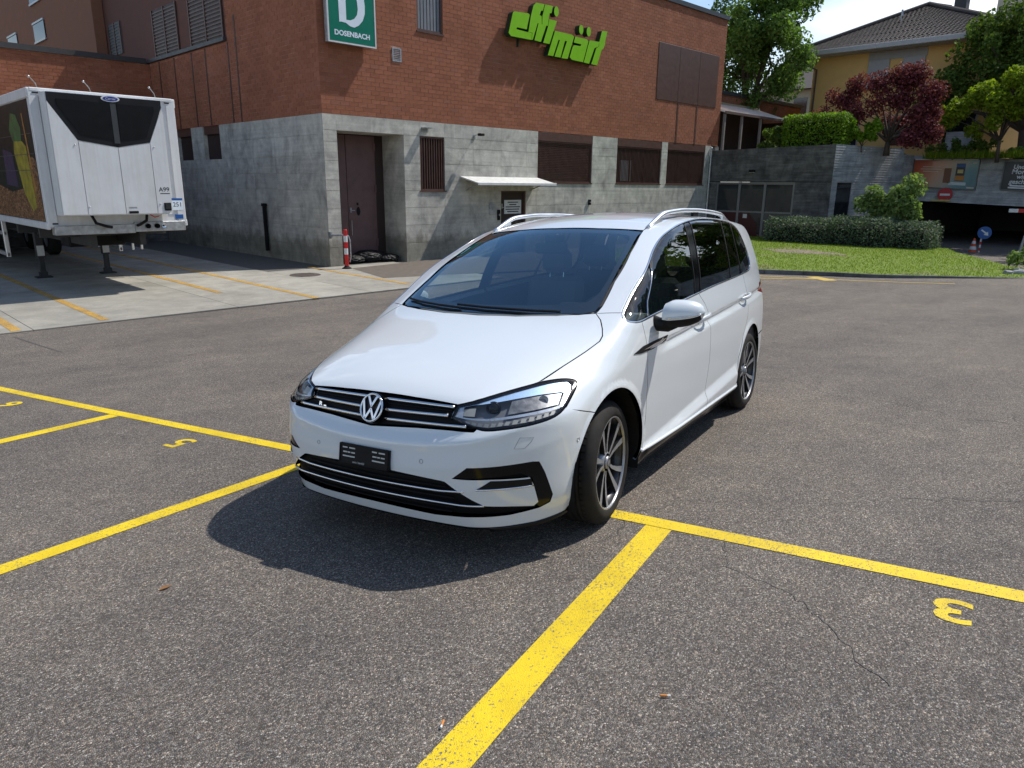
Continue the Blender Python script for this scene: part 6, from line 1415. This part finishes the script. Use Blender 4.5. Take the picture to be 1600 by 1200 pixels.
# lean-to with sheet roof and the brick annex on the terrace
ls = empty('lean_to', (30, 15.5, 3.3)); tag(ls, 'dark open lean-to shed with a corrugated sheet roof above the retaining wall', 'shed')
def rz(y): return 5.06+(y-14.85)*.34
m = MB(); m.add([(28.65,14.80,rz(14.8)),(35.4,14.80,rz(14.8)),(35.4,16.98,rz(16.98)),(28.65,16.98,rz(16.98)),(28.65,14.80,rz(14.8)-.03),(35.4,14.80,rz(14.8)-.03),(35.4,16.98,rz(16.98)-.03),(28.65,16.98,rz(16.98)-.03)], [(0,1,2,3),(4,7,6,5),(0,4,5,1),(1,5,6,2),(2,6,7,3),(3,7,4,0)]); rfs = at(m, 'sheet_roof', simple('weathered roof sheet', (.52,.49,.45), .6, var=.15), ls)
m = MB()
for k in range(46): x = 28.72+k*.147; m.tube([(x,14.78,rz(14.78)+.012),(x,16.97,rz(16.97)+.012)], .035, 5)
o = at(m, 'roof_corrugation', simple('weathered roof sheet ribs', (.58,.55,.50), .6, var=.15), ls, rfs); o['kind'] = 'stuff'
m = MB(); m.box((28.63,14.74,4.98), (35.45,14.79,5.09)); at(m, 'roof_edge', simple('dark eaves board', (.09,.06,.05), .7), ls)
m = MB(); m.box((28.63,16.6,5.66), (35.4,16.97,5.80)); at(m, 'roof_flashing', SILVER, ls)
for x in (28.75, 30.35, 32.2, 35.2): m = MB(); m.box((x-.05,14.82,3.2), (x+.05,14.92,4.98)); at(m, 'post', simple('grey post', (.2,.18,.17), .6), ls)
m = MB(); m.box((28.7,16.3,3.2), (35.3,16.4,5.4)); m.box((35.2,14.9,3.2),(35.3,16.3,5.0)); at(m, 'dark_boarding', BROWN_D, ls)
an_ = empty('brick_annex', (28.65, 17.0, 3.3)); tag(an_, 'low red brick annex with a dark parapet behind the lean-to', 'building')
m = MB(); m.box((28.65,17.0,3.0), (41.2,17.3,6.25)); m.box((40.9,17.3,3.0),(41.2,24,6.25)); anw = at(m, 'annex_wall', MORTAR, an_)
V = []; F = []; z = 4.9; r = 0
while z < 6.2:
    a = 28.67-(BL_/2 if r % 2 else 0)
    while a < 41.1:
        x0, x1 = max(a, 28.66), min(a+BL_-jt, 41.19); b = len(V); z1 = z+BH_-jt
        if x1-x0 > .03: V += [(x0,16.992,z),(x1,16.992,z),(x1,16.992,z1),(x0,16.992,z1),(x0,17.01,z),(x1,17.01,z),(x1,17.01,z1),(x0,17.01,z1)]; F += [(b,b+1,b+2,b+3),(b+4,b+5,b+1,b),(b+3,b+2,b+6,b+7),(b,b+3,b+7,b+4),(b+1,b+5,b+6,b+2)]
        a += BL_
    z += BH_; r += 1
o = npmesh('brickwork', np.array(V)-np.array((28.65,17.0,3.3)), np.array(F), BRICK, anw); o['kind'] = 'stuff'
m = MB(); m.box((28.63,16.9,6.25), (41.3,17.4,6.42)); at(m, 'parapet_cap', simple('annex cap', (.05,.05,.052), .5), an_)
# ---------------------------------------------------------------- yellow house with hipped tile roof
hs = empty('yellow_house', (38.6, 10, 3.3)); tag(hs, 'ochre yellow house with a hipped dark tile roof behind the purple maple', 'house')
YELLOW = simple('ochre render', (.66,.43,.165), .92, var=.06, scale=2)
HX0, HX1, HY0, HY1, HZ = 38.6, 51.0, 6.4, 15.35, 8.55
m = MB(); m.box((HX0,HY0,2.5), (HX1,HY1,HZ)); hw = at(m, 'house_wall', YELLOW, hs)
E0 = (37.5, 5.3, 52.1, 16.45); ZE, ZP = 8.62, 11.44; px0, px1 = (44.0, 11.7), (45.6, 11.1)
m = MB(); m.box((E0[0],E0[1],ZE-.14), (E0[2],E0[3],ZE-.02)); at(m, 'eaves', simple('pale eaves boards', (.42,.41,.39), .7), hs)
m = MB(); m.bbox((E0[0]-.06,E0[1],ZE-.16), (E0[0],E0[3],ZE+.08), .02); m.bbox((E0[0]-.06,E0[3],ZE-.16), (E0[2],E0[3]+.06,ZE+.08), .02); at(m, 'gutter', simple('pale gutter', (.40,.40,.40), .5), hs)
def mk_tiles():
    b = NB('brown grey roof tiles'); v = b.coord(); n = b.noise(v, 3, 5); ri = b.new('ShaderNodeNewGeometry').outputs['Random Per Island']
    c = b.ramp(b.math('ADD', b.math('MULTIPLY', ri, .6), b.math('MULTIPLY', n, .4)), (.2,(.034,.028,.026)), (.5,(.055,.045,.041)), (.85,(.085,.07,.063))); b.P(Base_Color=c, Roughness=.85); return b.m
TILE = mk_tiles()
def hip(a, b, p, q):
    """tiled slope between the eaves a-b and the ridge p-q: rows of single tiles"""
    a, b, p, q = (Vector(v) for v in (a, b, p, q)); rows = 30; V = []; F = []
    n = (b-a).cross(p-a).normalized(); n = n if n.z > 0 else -n
    for r in range(rows):
        t0, t1 = r/rows, (r+1.12)/rows; l0, r0 = a.lerp(p, t0), b.lerp(q, t0); l1, r1 = a.lerp(p, min(1,t1)), b.lerp(q, min(1,t1)); wd = (r0-l0).length; k = max(1, int(wd/.21))
        for i in range(k):
            u0, u1 = i/k+.004, (i+1)/k-.004; um = (u0+u1)/2
            for ua, ub, la, lb in ((u0, um, .02, .034), (um, u1, .034, .02)):
                bs = len(V); V += [l0.lerp(r0, ua)+n*(la+.016), l0.lerp(r0, ub)+n*(lb+.016), l1.lerp(r1, ub)+n*(lb-.02), l1.lerp(r1, ua)+n*(la-.02)]; F.append((bs, bs+1, bs+2, bs+3))
    return V, F
c1, c2, c3, c4 = (E0[0],E0[3],ZE), (E0[0],E0[1],ZE), (E0[2],E0[1],ZE), (E0[2],E0[3],ZE); P_, Q_ = (*px0,ZP), (*px1,ZP)
m = MB(); m.add([c1,c2,c3,c4,P_,Q_], [(0,1,4),(1,2,5,4),(2,3,5),(3,0,4,5)]); rf = at(m, 'roof', TILE, hs)
V = []; F = []
for a, b, p, q in ((c1,c2,P_,P_),(c4,c1,Q_,P_),(c2,c3,P_,Q_)):
    v_, f_ = hip(a, b, p, q); o0 = len(V); V += [tuple(x) for x in v_]; F += [tuple(i+o0 for i in t) for t in f_]
o = npmesh('roof_tiles', np.array(V)-np.array((38.6,10,3.3)), np.array(F), TILE, rf); o['kind'] = 'stuff'
m = MB()
for a, b in ((c1,P_),(c2,P_),(P_,Q_),(c4,Q_)): m.tube([Vector(a)+Vector((0,0,.06)), Vector(b)+Vector((0,0,.08))], .11, 8)
at(m, 'ridge_tiles', TILE, hs)
m = MB(); m.box((45.5,10.3,10.4), (46.1,10.9,11.85)); ch = at(m, 'chimney', simple('dark chimney', (.05,.05,.055), .6), hs); m = MB(); m.box((45.45,10.25,11.85), (46.15,10.95,11.89)); m.box((45.5,10.3,12.03), (46.1,10.9,12.08)); at(m, 'chimney_cap', GALV, hs, ch)
m = MB(); m.tube([(41.5,12.2,10.2),(41.5,12.2,10.75)], .03, 5); m.tube([(41.5,12.15,10.6),(41.5,12.2,10.9)], .05, 5); at(m, 'aerial', GALV, hs)
m = MB(); m.tube([(HX0-.08,15.15,2.6),(HX0-.08,15.15,7.9),(HX0-.7,15.9,8.3),(E0[0],16.2,8.45)], .055, 8); at(m, 'downpipe', simple('brown downpipe', (.07,.035,.025), .5), hs)
SHUT = simple('grey roller shutter', (.34,.345,.36), .55, var=.06)
m = MB(); m.box((HX0-.04,9.75,8.06), (HX0,12.5,8.45)); wb_ = at(m, 'window_band', simple('grey window surround', (.31,.31,.31), .7), hs)
for y0, y1 in ((11.5,12.4), (9.85,10.75)):
    m = MB(); m.box((HX0-.055,y0,6.75), (HX0-.005,y1,8.055)); w_ = at(m, 'house_window', HOUSEGLASS, hs); m = MB(); m.box((HX0-.09,y0+.05,7.15), (HX0-.056,y1-.05,8.055)); at(m, 'roller_shutter', SHUT, hs, w_)
    m = MB(); m.box((HX0-.10,y0-.06,6.75), (HX0-.045,y0+.05,8.05)); m.box((HX0-.10,y1-.05,6.75), (HX0-.045,y1+.06,8.05)); m.box((HX0-.14,y0-.1,6.67), (HX0,y1+.1,6.75)); at(m, 'frame', SHUT, hs, w_)
for y0 in (7.2, 9.6, 12.6):
    m = MB(); m.box((HX0-.02,y0,3.9), (HX0+.005,y0+1.3,5.3)); w_ = at(m, 'house_window', HOUSEGLASS, hs); m = MB(); m.box((HX0-.05,y0-.06,3.84), (HX0-.02,y0,5.36)); m.box((HX0-.05,y0+1.3,3.84), (HX0-.02,y0+1.36,5.36)); m.box((HX0-.049,y0,5.3), (HX0-.02,y0+1.3,5.36)); at(m, 'frame', SHUT, hs, w_)
m = MB(); m.box((36.2,6.6,3.0), (36.5,7.7,4.3)); o = m.build('garden_wall', CONC_B); tag(o, 'small grey concrete garden wall between maple and lime green tree', 'wall')
# far buildings
fb = empty('balcony_house', (58, 23.5, 3)); tag(fb, 'distant cream house with a grey roof and a balcony left of the yellow house', 'house')
m = MB(); m.box((58,17,0), (68,28.5,9.4)); fw = at(m, 'house_wall', simple('cream render', (.40,.37,.28), .9), fb)
m = MB(); m.add([(57.2,16.2,9.4),(57.2,29,9.4),(69,29,9.4),(69,16.2,9.4),(63,16.2,12.3),(63,29,12.3)], [(0,1,5,4),(2,3,4,5),(0,4,3),(1,2,5),(0,3,2,1)]); at(m, 'roof', TILE, fb)
for z in (4.3, 7.0):
    m = MB(); m.box((56.8,17.5,z-.25), (58,23,z)); b_ = at(m, 'balcony', WHITE_D, fb); m = MB(); m.box((56.75,17.5,z), (56.8,23,z+1.05)); at(m, 'balcony_railing', simple('blue grey balcony panel', (.17,.175,.22), .6), fb, b_); m = MB(); m.box((57.97,18,z), (57.995,22.5,z+2.1)); at(m, 'balcony_window', HOUSEGLASS, fb, b_)
    for y0 in (24.2, 26.4): m = MB(); m.box((57.96,y0,z+.4), (58,y0+1.1,z+1.8)); w_ = at(m, 'house_window', HOUSEGLASS, fb)
ab = empty('apartment_block', (75, 8, 3)); tag(ab, 'tall cream apartment block rising behind the dark green tree', 'building')
m = MB(); m.box((75,2.5,0), (90,16,24)); at(m, 'block_wall', simple('pale cream facade', (.44,.41,.34), .9), ab)
for k in range(4):
    for z in (3, 6, 9, 12, 15, 18, 21):
        y0 = 3+k*3.4; m = MB(); m.box((74.95,y0,z), (75,y0+1.8,z+1.6)); w_ = at(m, 'block_window', HOUSEGLASS, ab); m = MB(); m.box((74.9,y0-.1,z-.1), (75,y0+1.9,z-.02)); at(m, 'sill', SHUT, ab, w_)
m = MB(); m.box((74.6,2.1,24), (90.4,16.4,24.4)); at(m, 'roof_slab', GALV, ab)
# ---------------------------------------------------------------- trees, hedges, plants
def leafcloud(C, n, size, spread, seed, flat=1.0, up=.35):
    """n leaf cards of about `size` around each clump centre C (x, y, z, r)"""
    rg = np.random.default_rng(seed); C = np.asarray(C, float); k = len(C)
    w = C[:,3]**2; w = w/w.sum(); idx = rg.choice(k, n, p=w)
    d = rg.normal(size=(n,3)); d /= np.linalg.norm(d, axis=1)[:,None]; r = C[idx,3]*(rg.random(n)**.45)*spread
    P = C[idx,:3]+d*r[:,None]*np.array((1,1,flat))
    nrm = rg.normal(size=(n,3))*.75+d*.5; nrm[:,2] += up; nrm /= np.linalg.norm(nrm, axis=1)[:,None]
    t = np.cross(nrm, rg.normal(size=(n,3))); t /= np.linalg.norm(t, axis=1)[:,None]; b = np.cross(nrm, t)
    s = size*rg.uniform(.6, 1.35, n)[:,None]; V = np.zeros((n,4,3))
    V[:,0] = P-t*s*.5; V[:,1] = P+b*s*.32+nrm*s*.08; V[:,2] = P+t*s*.55; V[:,3] = P-b*s*.32+nrm*s*.08
    return V.reshape(-1,3), np.arange(4*n).reshape(-1,4)
def crown_clumps(c, r, n, seed, rmin=.16, rmax=.30, hollow=.55, low=-.75):
    rg = np.random.default_rng(seed); out = []
    while len(out) < n:
        d = rg.normal(size=3); d /= np.linalg.norm(d)
        if d[2] < low: continue
        q = rg.uniform(hollow, 1.0)*(1+.16*math.sin(5*d[0]+seed)+.14*math.sin(6*d[1]+2*seed+3*d[2])); s = rg.uniform(rmin, rmax)*min(r)
        out.append((c[0]+d[0]*q*r[0], c[1]+d[1]*q*r[1], c[2]+d[2]*q*r[2], s))
    return out
def tree(name, label, base, clumps, nleaf, size, mat, trunk_r, seed, fork=.35, cat='tree', group=None, up=.35, spread=1.15, limbs=10):
    o = empty(name, base); tag(o, label, cat, group); V, F = leafcloud(clumps, nleaf, size, spread, seed, up=up)
    npmesh('crown', V-np.array(base), F, mat, o)
    rg = random.Random(seed); m = MB(); cz_ = sum(c[2] for c in clumps)/len(clumps); cx_ = sum(c[0] for c in clumps)/len(clumps)-base[0]; cy_ = sum(c[1] for c in clumps)/len(clumps)-base[1]; H = cz_-base[2]
    f = Vector((cx_*.25, cy_*.25, H*fork)); m.tube([(0,0,-.1), f*.5+Vector((rg.uniform(-.06,.06)*H*.2, rg.uniform(-.06,.06)*H*.2, 0)), f], [trunk_r*1.25, trunk_r, trunk_r*.85], 9)
    for c in rg.sample(clumps, min(limbs, len(clumps))):
        e = Vector((c[0]-base[0], c[1]-base[1], c[2]-base[2])); mid = f.lerp(e, .5)+Vector((rg.uniform(-.15,.15)*H, rg.uniform(-.15,.15)*H, .08*H)); m.tube([f*.96, f.lerp(mid,.5)+Vector((0,0,.03*H)), mid, e], [trunk_r*.6, trunk_r*.45, trunk_r*.28, trunk_r*.08], 6)
    m.build('trunk', BARK, o, smooth=True); return o
# tall tree behind the brick building
cl = crown_clumps((35.2, 17.4, 8.9), (3.0,3.3,4.1), 78, 11, .14, .24, .2)+[(34.6,14.6,8.6,.75),(34.9,14.2,7.9,.6),(35.2,15.2,6.9,.8),(34.5,17.2,6.2,.9),(34.7,19.0,12.0,.7),(34.6,18.2,12.3,.6),(35.0,16.0,12.2,.75),(35,15.6,11.2,.7)]
tree('broadleaf_tree', 'tall airy green tree rising behind the brick annex', (35.4, 17.4, 2.6), cl, 27000, .19, LEAF_TREE, .22, 3, limbs=16)
# purple maple on the terrace
cl = []
for x, y, z, a, b_ in ((31.3,8.6,6.25,.75,.5),(31.0,9.6,5.95,.75,.45),(31.2,7.6,6.15,.7,.45),(30.8,10.4,5.45,.7,.4),(30.5,11.1,4.75,.6,.35),(31.3,7.1,5.5,.75,.45),(30.9,8.7,5.35,.9,.5),(31.1,7.1,4.75,.6,.42),(30.5,9.7,4.75,.8,.45),(30.7,7.5,4.65,.8,.5),(30.8,6.95,4.05,.5,.4),(30.3,7.3,3.65,.5,.35),(31.8,8.2,4.3,.8,.5)):
    rg_ = random.Random(int(y*100))
    for k in range(4): cl.append((x+rg_.uniform(-.3,.3), y+rg_.uniform(-a,a)*.75, z+rg_.uniform(-.16,.16), b_*rg_.uniform(.75,1.05)))
tree('purple_maple', 'purple red Japanese maple in front of the yellow house', (30.9, 8.4, 3.2), cl, 17000, .12, LEAF_RED, .11, 5, fork=.25, limbs=18, up=.6)
# big dark tree and lime green one on the right
cl = crown_clumps((37.6, 4.9, 7.0), (2.5,3.4,2.9), 74, 21, .14, .25, .3)+[(37,8.0,6.4,.8),(36.6,8.6,5.6,.8),(36.6,8.2,4.8,.8),(37,6.9,8.6,.8),(36.8,5.8,9.2,.7),(37,7.5,7.6,.8)]
tree('dense_tree', 'big dense dark green tree beside the yellow house', (37.8, 4.9, 2.9), cl, 20000, .19, LEAF_DARK, .24, 7, limbs=12)
cl = crown_clumps((37.8, 1.6, 8.2), (2.6,3.0,3.6), 40, 23, .2, .32, .3); tree('dense_tree', 'tall dark tree at the right edge behind the lime green one', (38.2, 1.2, 2.8), cl, 9000, .25, LEAF_DARK, .22, 9, limbs=8)
for k_, (x_, y_) in enumerate(((39.5,-5.5),(38.0,-14.0))):
    cl = crown_clumps((x_, y_, 11.5), (4.6,4.8,8.2), 80, 71+k_, .22, .36, .2); tree('dense_tree', ('tall dark leafy tree standing just right of the garage entrance', 'tall dark leafy tree farthest right along the garage drive')[k_], (x_, y_, 1.5), cl, 15000, .42, LEAF_DARK, .3, 19+k_, limbs=8)
cl = crown_clumps((33.6, 4.9, 5.0), (1.1,1.7,1.15), 26, 31, .2, .34, .3)+[(33.4,7.0,4.75,.42),(33.3,6.6,5.0,.45),(33.4,5.9,5.5,.45),(33.4,4.8,6.1,.4),(33.4,4.2,5.9,.4)]
tree('lime_tree', 'small yellow green tree above the garage entrance', (33.7, 4.95, 2.95), cl, 10000, .15, LEAF_LIME, .07, 13, limbs=12)
# clipped hedges
def hedge(name, label, boxes, n, size, mat, seed, z0, cat='hedge', group=None, ragged=.05, stem=True):
    rg = np.random.default_rng(seed); V = []; F = []
    tot = sum((b[1]-b[0])*(b[3]-b[2])+((b[1]-b[0])+(b[3]-b[2]))*b[4]*2 for b in boxes); off = 0
    cx_ = boxes[0]; base = ((cx_[0]+cx_[1])/2, (cx_[2]+cx_[3])/2, z0); o = empty(name, base); tag(o, label, cat, group)
    for x0, x1, y0, y1, h in boxes:
        a = (x1-x0)*(y1-y0)+((x1-x0)+(y1-y0))*h*2; k = int(n*a/tot); w = np.array([(x1-x0)*(y1-y0), (y1-y0)*h, (y1-y0)*h*.5, (x1-x0)*h, (x1-x0)*h]); f = rg.choice(5, k, p=w/w.sum()); u, v = rg.random(k), rg.random(k); dep = np.abs(rg.normal(0, .07, k))-ragged*rg.random(k)*1.2
        lump = .06*np.sin(7*u*(y1-y0)+seed)*np.sin(5*v*h+2)
        P = np.zeros((k,3)); P[:,0] = x0+u*(x1-x0); P[:,1] = y0+v*(y1-y0); P[:,2] = z0+h
        P[f==0,2] -= (dep+lump)[f==0]
        for q, (axis, val, sg) in {1:(0,x0,1), 2:(0,x1,-1), 3:(1,y0,1), 4:(1,y1,-1)}.items():
            s_ = f == q; P[s_,axis] = val+sg*(dep+lump)[s_]; oth = 1-axis; lo, hi = ((y0,y1),(x0,x1))[oth == 0]; P[s_,oth] = lo+u[s_]*(hi-lo); P[s_,2] = z0+v[s_]*h
        # round the shoulders
        nr = np.tile(np.array((-.5,-.3,.7)), (k,1))+rg.normal(0,.7,(k,3)); nr /= np.linalg.norm(nr, axis=1)[:,None]; t = np.cross(nr, rg.normal(size=(k,3))); t /= np.linalg.norm(t, axis=1)[:,None]; b = np.cross(nr, t); s = size*rg.uniform(.6,1.3,k)[:,None]
        VV = np.zeros((k,4,3)); VV[:,0] = P-t*s*.5; VV[:,1] = P+b*s*.3; VV[:,2] = P+t*s*.5; VV[:,3] = P-b*s*.3; V.append(VV.reshape(-1,3)); F.append(np.arange(4*k).reshape(-1,4)+off); off += 4*k
    npmesh('foliage', np.vstack(V)-np.array(base), np.vstack(F), mat, o)
    m = MB()
    for x0, x1, y0, y1, h in boxes: m.bbox((x0+.13-base[0],y0+.13-base[1],-.05), (x1-.13-base[0],y1-.13-base[1],h-.14), .12)
    m.build('branch_core', simple('hedge inside', (.012,.016,.008), .95), o); return o
hedge('low_hedge', 'long grey green hedge on the lawn before the garage front', [(25.45,26.75,8.3,10.75,.98),(25.6,27.0,6.2,8.35,1.08),(25.95,27.3,4.95,6.3,.98)], 17000, .085, LEAF_GREY, 41, -.50, ragged=.16)
hedge('clipped_hedge', 'bright green box cut hedge on top of the retaining wall', [(28.7,29.6,9.5,12.0,1.38)], 6500, .11, LEAF_HEDGE, 43, 3.3, ragged=.08)
hedge('added_hedge', 'tall dark hedge added behind the lime green tree to darken window reflections', [(38.6,39.8,-7.5,3.0,3.6)], 7000, .26, LEAF_DARK, 47, 2.6, ragged=.3)  # added to fill the bright gap mirrored in the rear side window
def shrub(name, label, c, r, n, size, mat, seed, z0, cat='shrub', k=16):
    cl = crown_clumps(c, r, k, seed, .3, .5, .25, -.9); return tree(name, label, (c[0], c[1], z0), cl, n, size, mat, .025, seed, fork=.2, cat=cat, limbs=8)
shrub('flowering_shrub', 'rounded pale green shrub growing out behind the low hedge', (27.4,6.75,1.05), (.85,1.35,1.2), 6500, .17, LEAF_PALE, 51, -.5, k=26)
shrub('ivy_bush', 'dark green bush hanging over the wall left of the clipped hedge', (28.6,12.45,3.75), (.35,.55,.65), 1500, .12, LEAF_DARK, 53, 3.25)
shrub('laurel_bush', 'loose laurel bush right of the clipped hedge at the maple foot', (29.6,8.95,3.95), (.4,.75,.7), 1600, .15, LEAF_HEDGE, 55, 3.3)
shrub('garden_bush', 'dark ground bush under the lime green tree', (34.6,6.6,3.5), (.6,1.6,.5), 1800, .14, LEAF_DARK, 57, 3.0)
shrub('garden_bush', 'low leafy bush at the right under the lime green tree above the posters', (34.8,3.4,3.2), (.5,1.9,.45), 1800, .14, LEAF_TREE, 59, 2.8)
shrub('corner_bush', 'fresh green bush by stones at the right end of the lawn', (21.6,.75,-.05), (.55,.75,.42), 1800, .12, LEAF_PALE, 61, -.45)
gr_ = np.array([(x, y, 3.05) for x, y in zip(RNG.uniform(33.6,34.6,2500), RNG.uniform(3.6,7.8,2500))]); an = RNG.uniform(0,6.28,2500); V = np.zeros((2500,3,3)); hh = RNG.uniform(.10,.40,2500)
V[:,0] = gr_+np.stack([np.cos(an)*.02, np.sin(an)*.02, 0*an],1); V[:,1] = gr_-np.stack([np.cos(an)*.02, np.sin(an)*.02, 0*an],1); V[:,2] = gr_+np.stack([RNG.normal(0,.08,2500), RNG.normal(0,.08,2500), hh],1)
o = npmesh('tall_grass', V.reshape(-1,3), np.arange(7500).reshape(-1,3), GRASSB); tag(o, kind='stuff')
for k, (x, y, s_) in enumerate(((20.75,1.15,.22),(20.45,1.35,.15),(20.9,.75,.26))):
    bm = bmesh.new(); bmesh.ops.create_icosphere(bm, subdivisions=2, radius=s_); rg = random.Random(k)
    for v in bm.verts: v.co *= rg.uniform(.8,1.1); v.co.z *= .55
    me = bpy.data.meshes.new('field_stone'); bm.to_mesh(me); bm.free(); me.materials.append(CONC_B); o = link(bpy.data.objects.new('field_stone', me)); o.location = (x, y, -.38); tag(o, ('grey stone nearest the corner bush on the lawn end', 'smallest grey stone on the lawn end', 'largest grey stone under the corner bush')[k], 'stone', 'stones at the lawn end')
# litter on the asphalt
def butt(px_, py_, rot, label):
    x, y = lot_pt((px_, py_)); z = float(zlot(np.array(x), np.array(y)))+.006; o = empty('cigarette_end', (x, y, z), rot); tag(o, label, 'cigarette end', 'litter on the asphalt')
    m = MB(); m.tube([(-.005,0,.002),(.018,0,.002)], .0042, 8); m.build('filter', simple('orange filter paper', (.55,.21,.05), .8), o); m = MB(); m.tube([(-.016,0,.002),(-.005,0,.002)], .004, 8); m.build('paper_stub', WHITE_D, o)
butt(1.643, -1.246, 2.3, 'orange cigarette end lying in the bay marked 3'); butt(1.085, -1.735, .6, 'orange cigarette end beside the long yellow line in front')
x, y = lot_pt((-.537,-1.636)); m = MB(); m.add([(-.03,0,0),(0,-.013,.007),(.032,0,.003),(0,.013,.009)], [(0,1,2),(0,2,3)]); o = m.build('dry_leaf', simple('dry brown leaf', (.22,.10,.03), .8), fix=False); o.location = (x, y, float(zlot(np.array(x), np.array(y)))+.004); tag(o, 'curled dry brown leaf on the asphalt left of the shadow', 'leaf')

# belt of tall trees added on the right, beyond the frame: it darkens what the car windows mirror
rg = np.random.default_rng(91); cl = [(x+rg.uniform(-2,2), -30+.35*x*rg.uniform(.2,.5)+rg.uniform(-3,3), rg.uniform(1,11), rg.uniform(1.2,2.4)) for x in np.linspace(-4,50,90)]+[(rg.uniform(45,52), y, rg.uniform(1.5,15), rg.uniform(1.6,2.6)) for y in np.linspace(-4,-34,110)]
V, F = leafcloud(cl, 26000, .75, 1.2, 92); o = npmesh('added_wood', V, F, LEAF_DARK); tag(o, kind='stuff')

# loose grit on the asphalt near the photographer
rg = np.random.default_rng(5); V = []; F = []
for _ in range(420):
    px_, py_ = rg.uniform(-3.2, 4.2), rg.uniform(-3.0, 1.6); x, y = lot_pt((px_, py_)); z = float(zlot(np.array(x), np.array(y))); s_ = rg.uniform(.0025, .0065); b = len(V); a = rg.uniform(0, 6.28)
    V += [(x+s_*math.cos(a+k*2.1)*rg.uniform(.7,1.2), y+s_*math.sin(a+k*2.1)*rg.uniform(.7,1.2), z+.001) for k in range(3)]+[(x, y, z+s_*rg.uniform(.7,1.1))]; F += [(b,b+1,b+3),(b+1,b+2,b+3),(b+2,b,b+3)]
o = npmesh('grit', np.array(V), np.array(F), simple('pale grit', (.36,.34,.30), .9, var=.4, scale=60)); tag(o, kind='stuff')
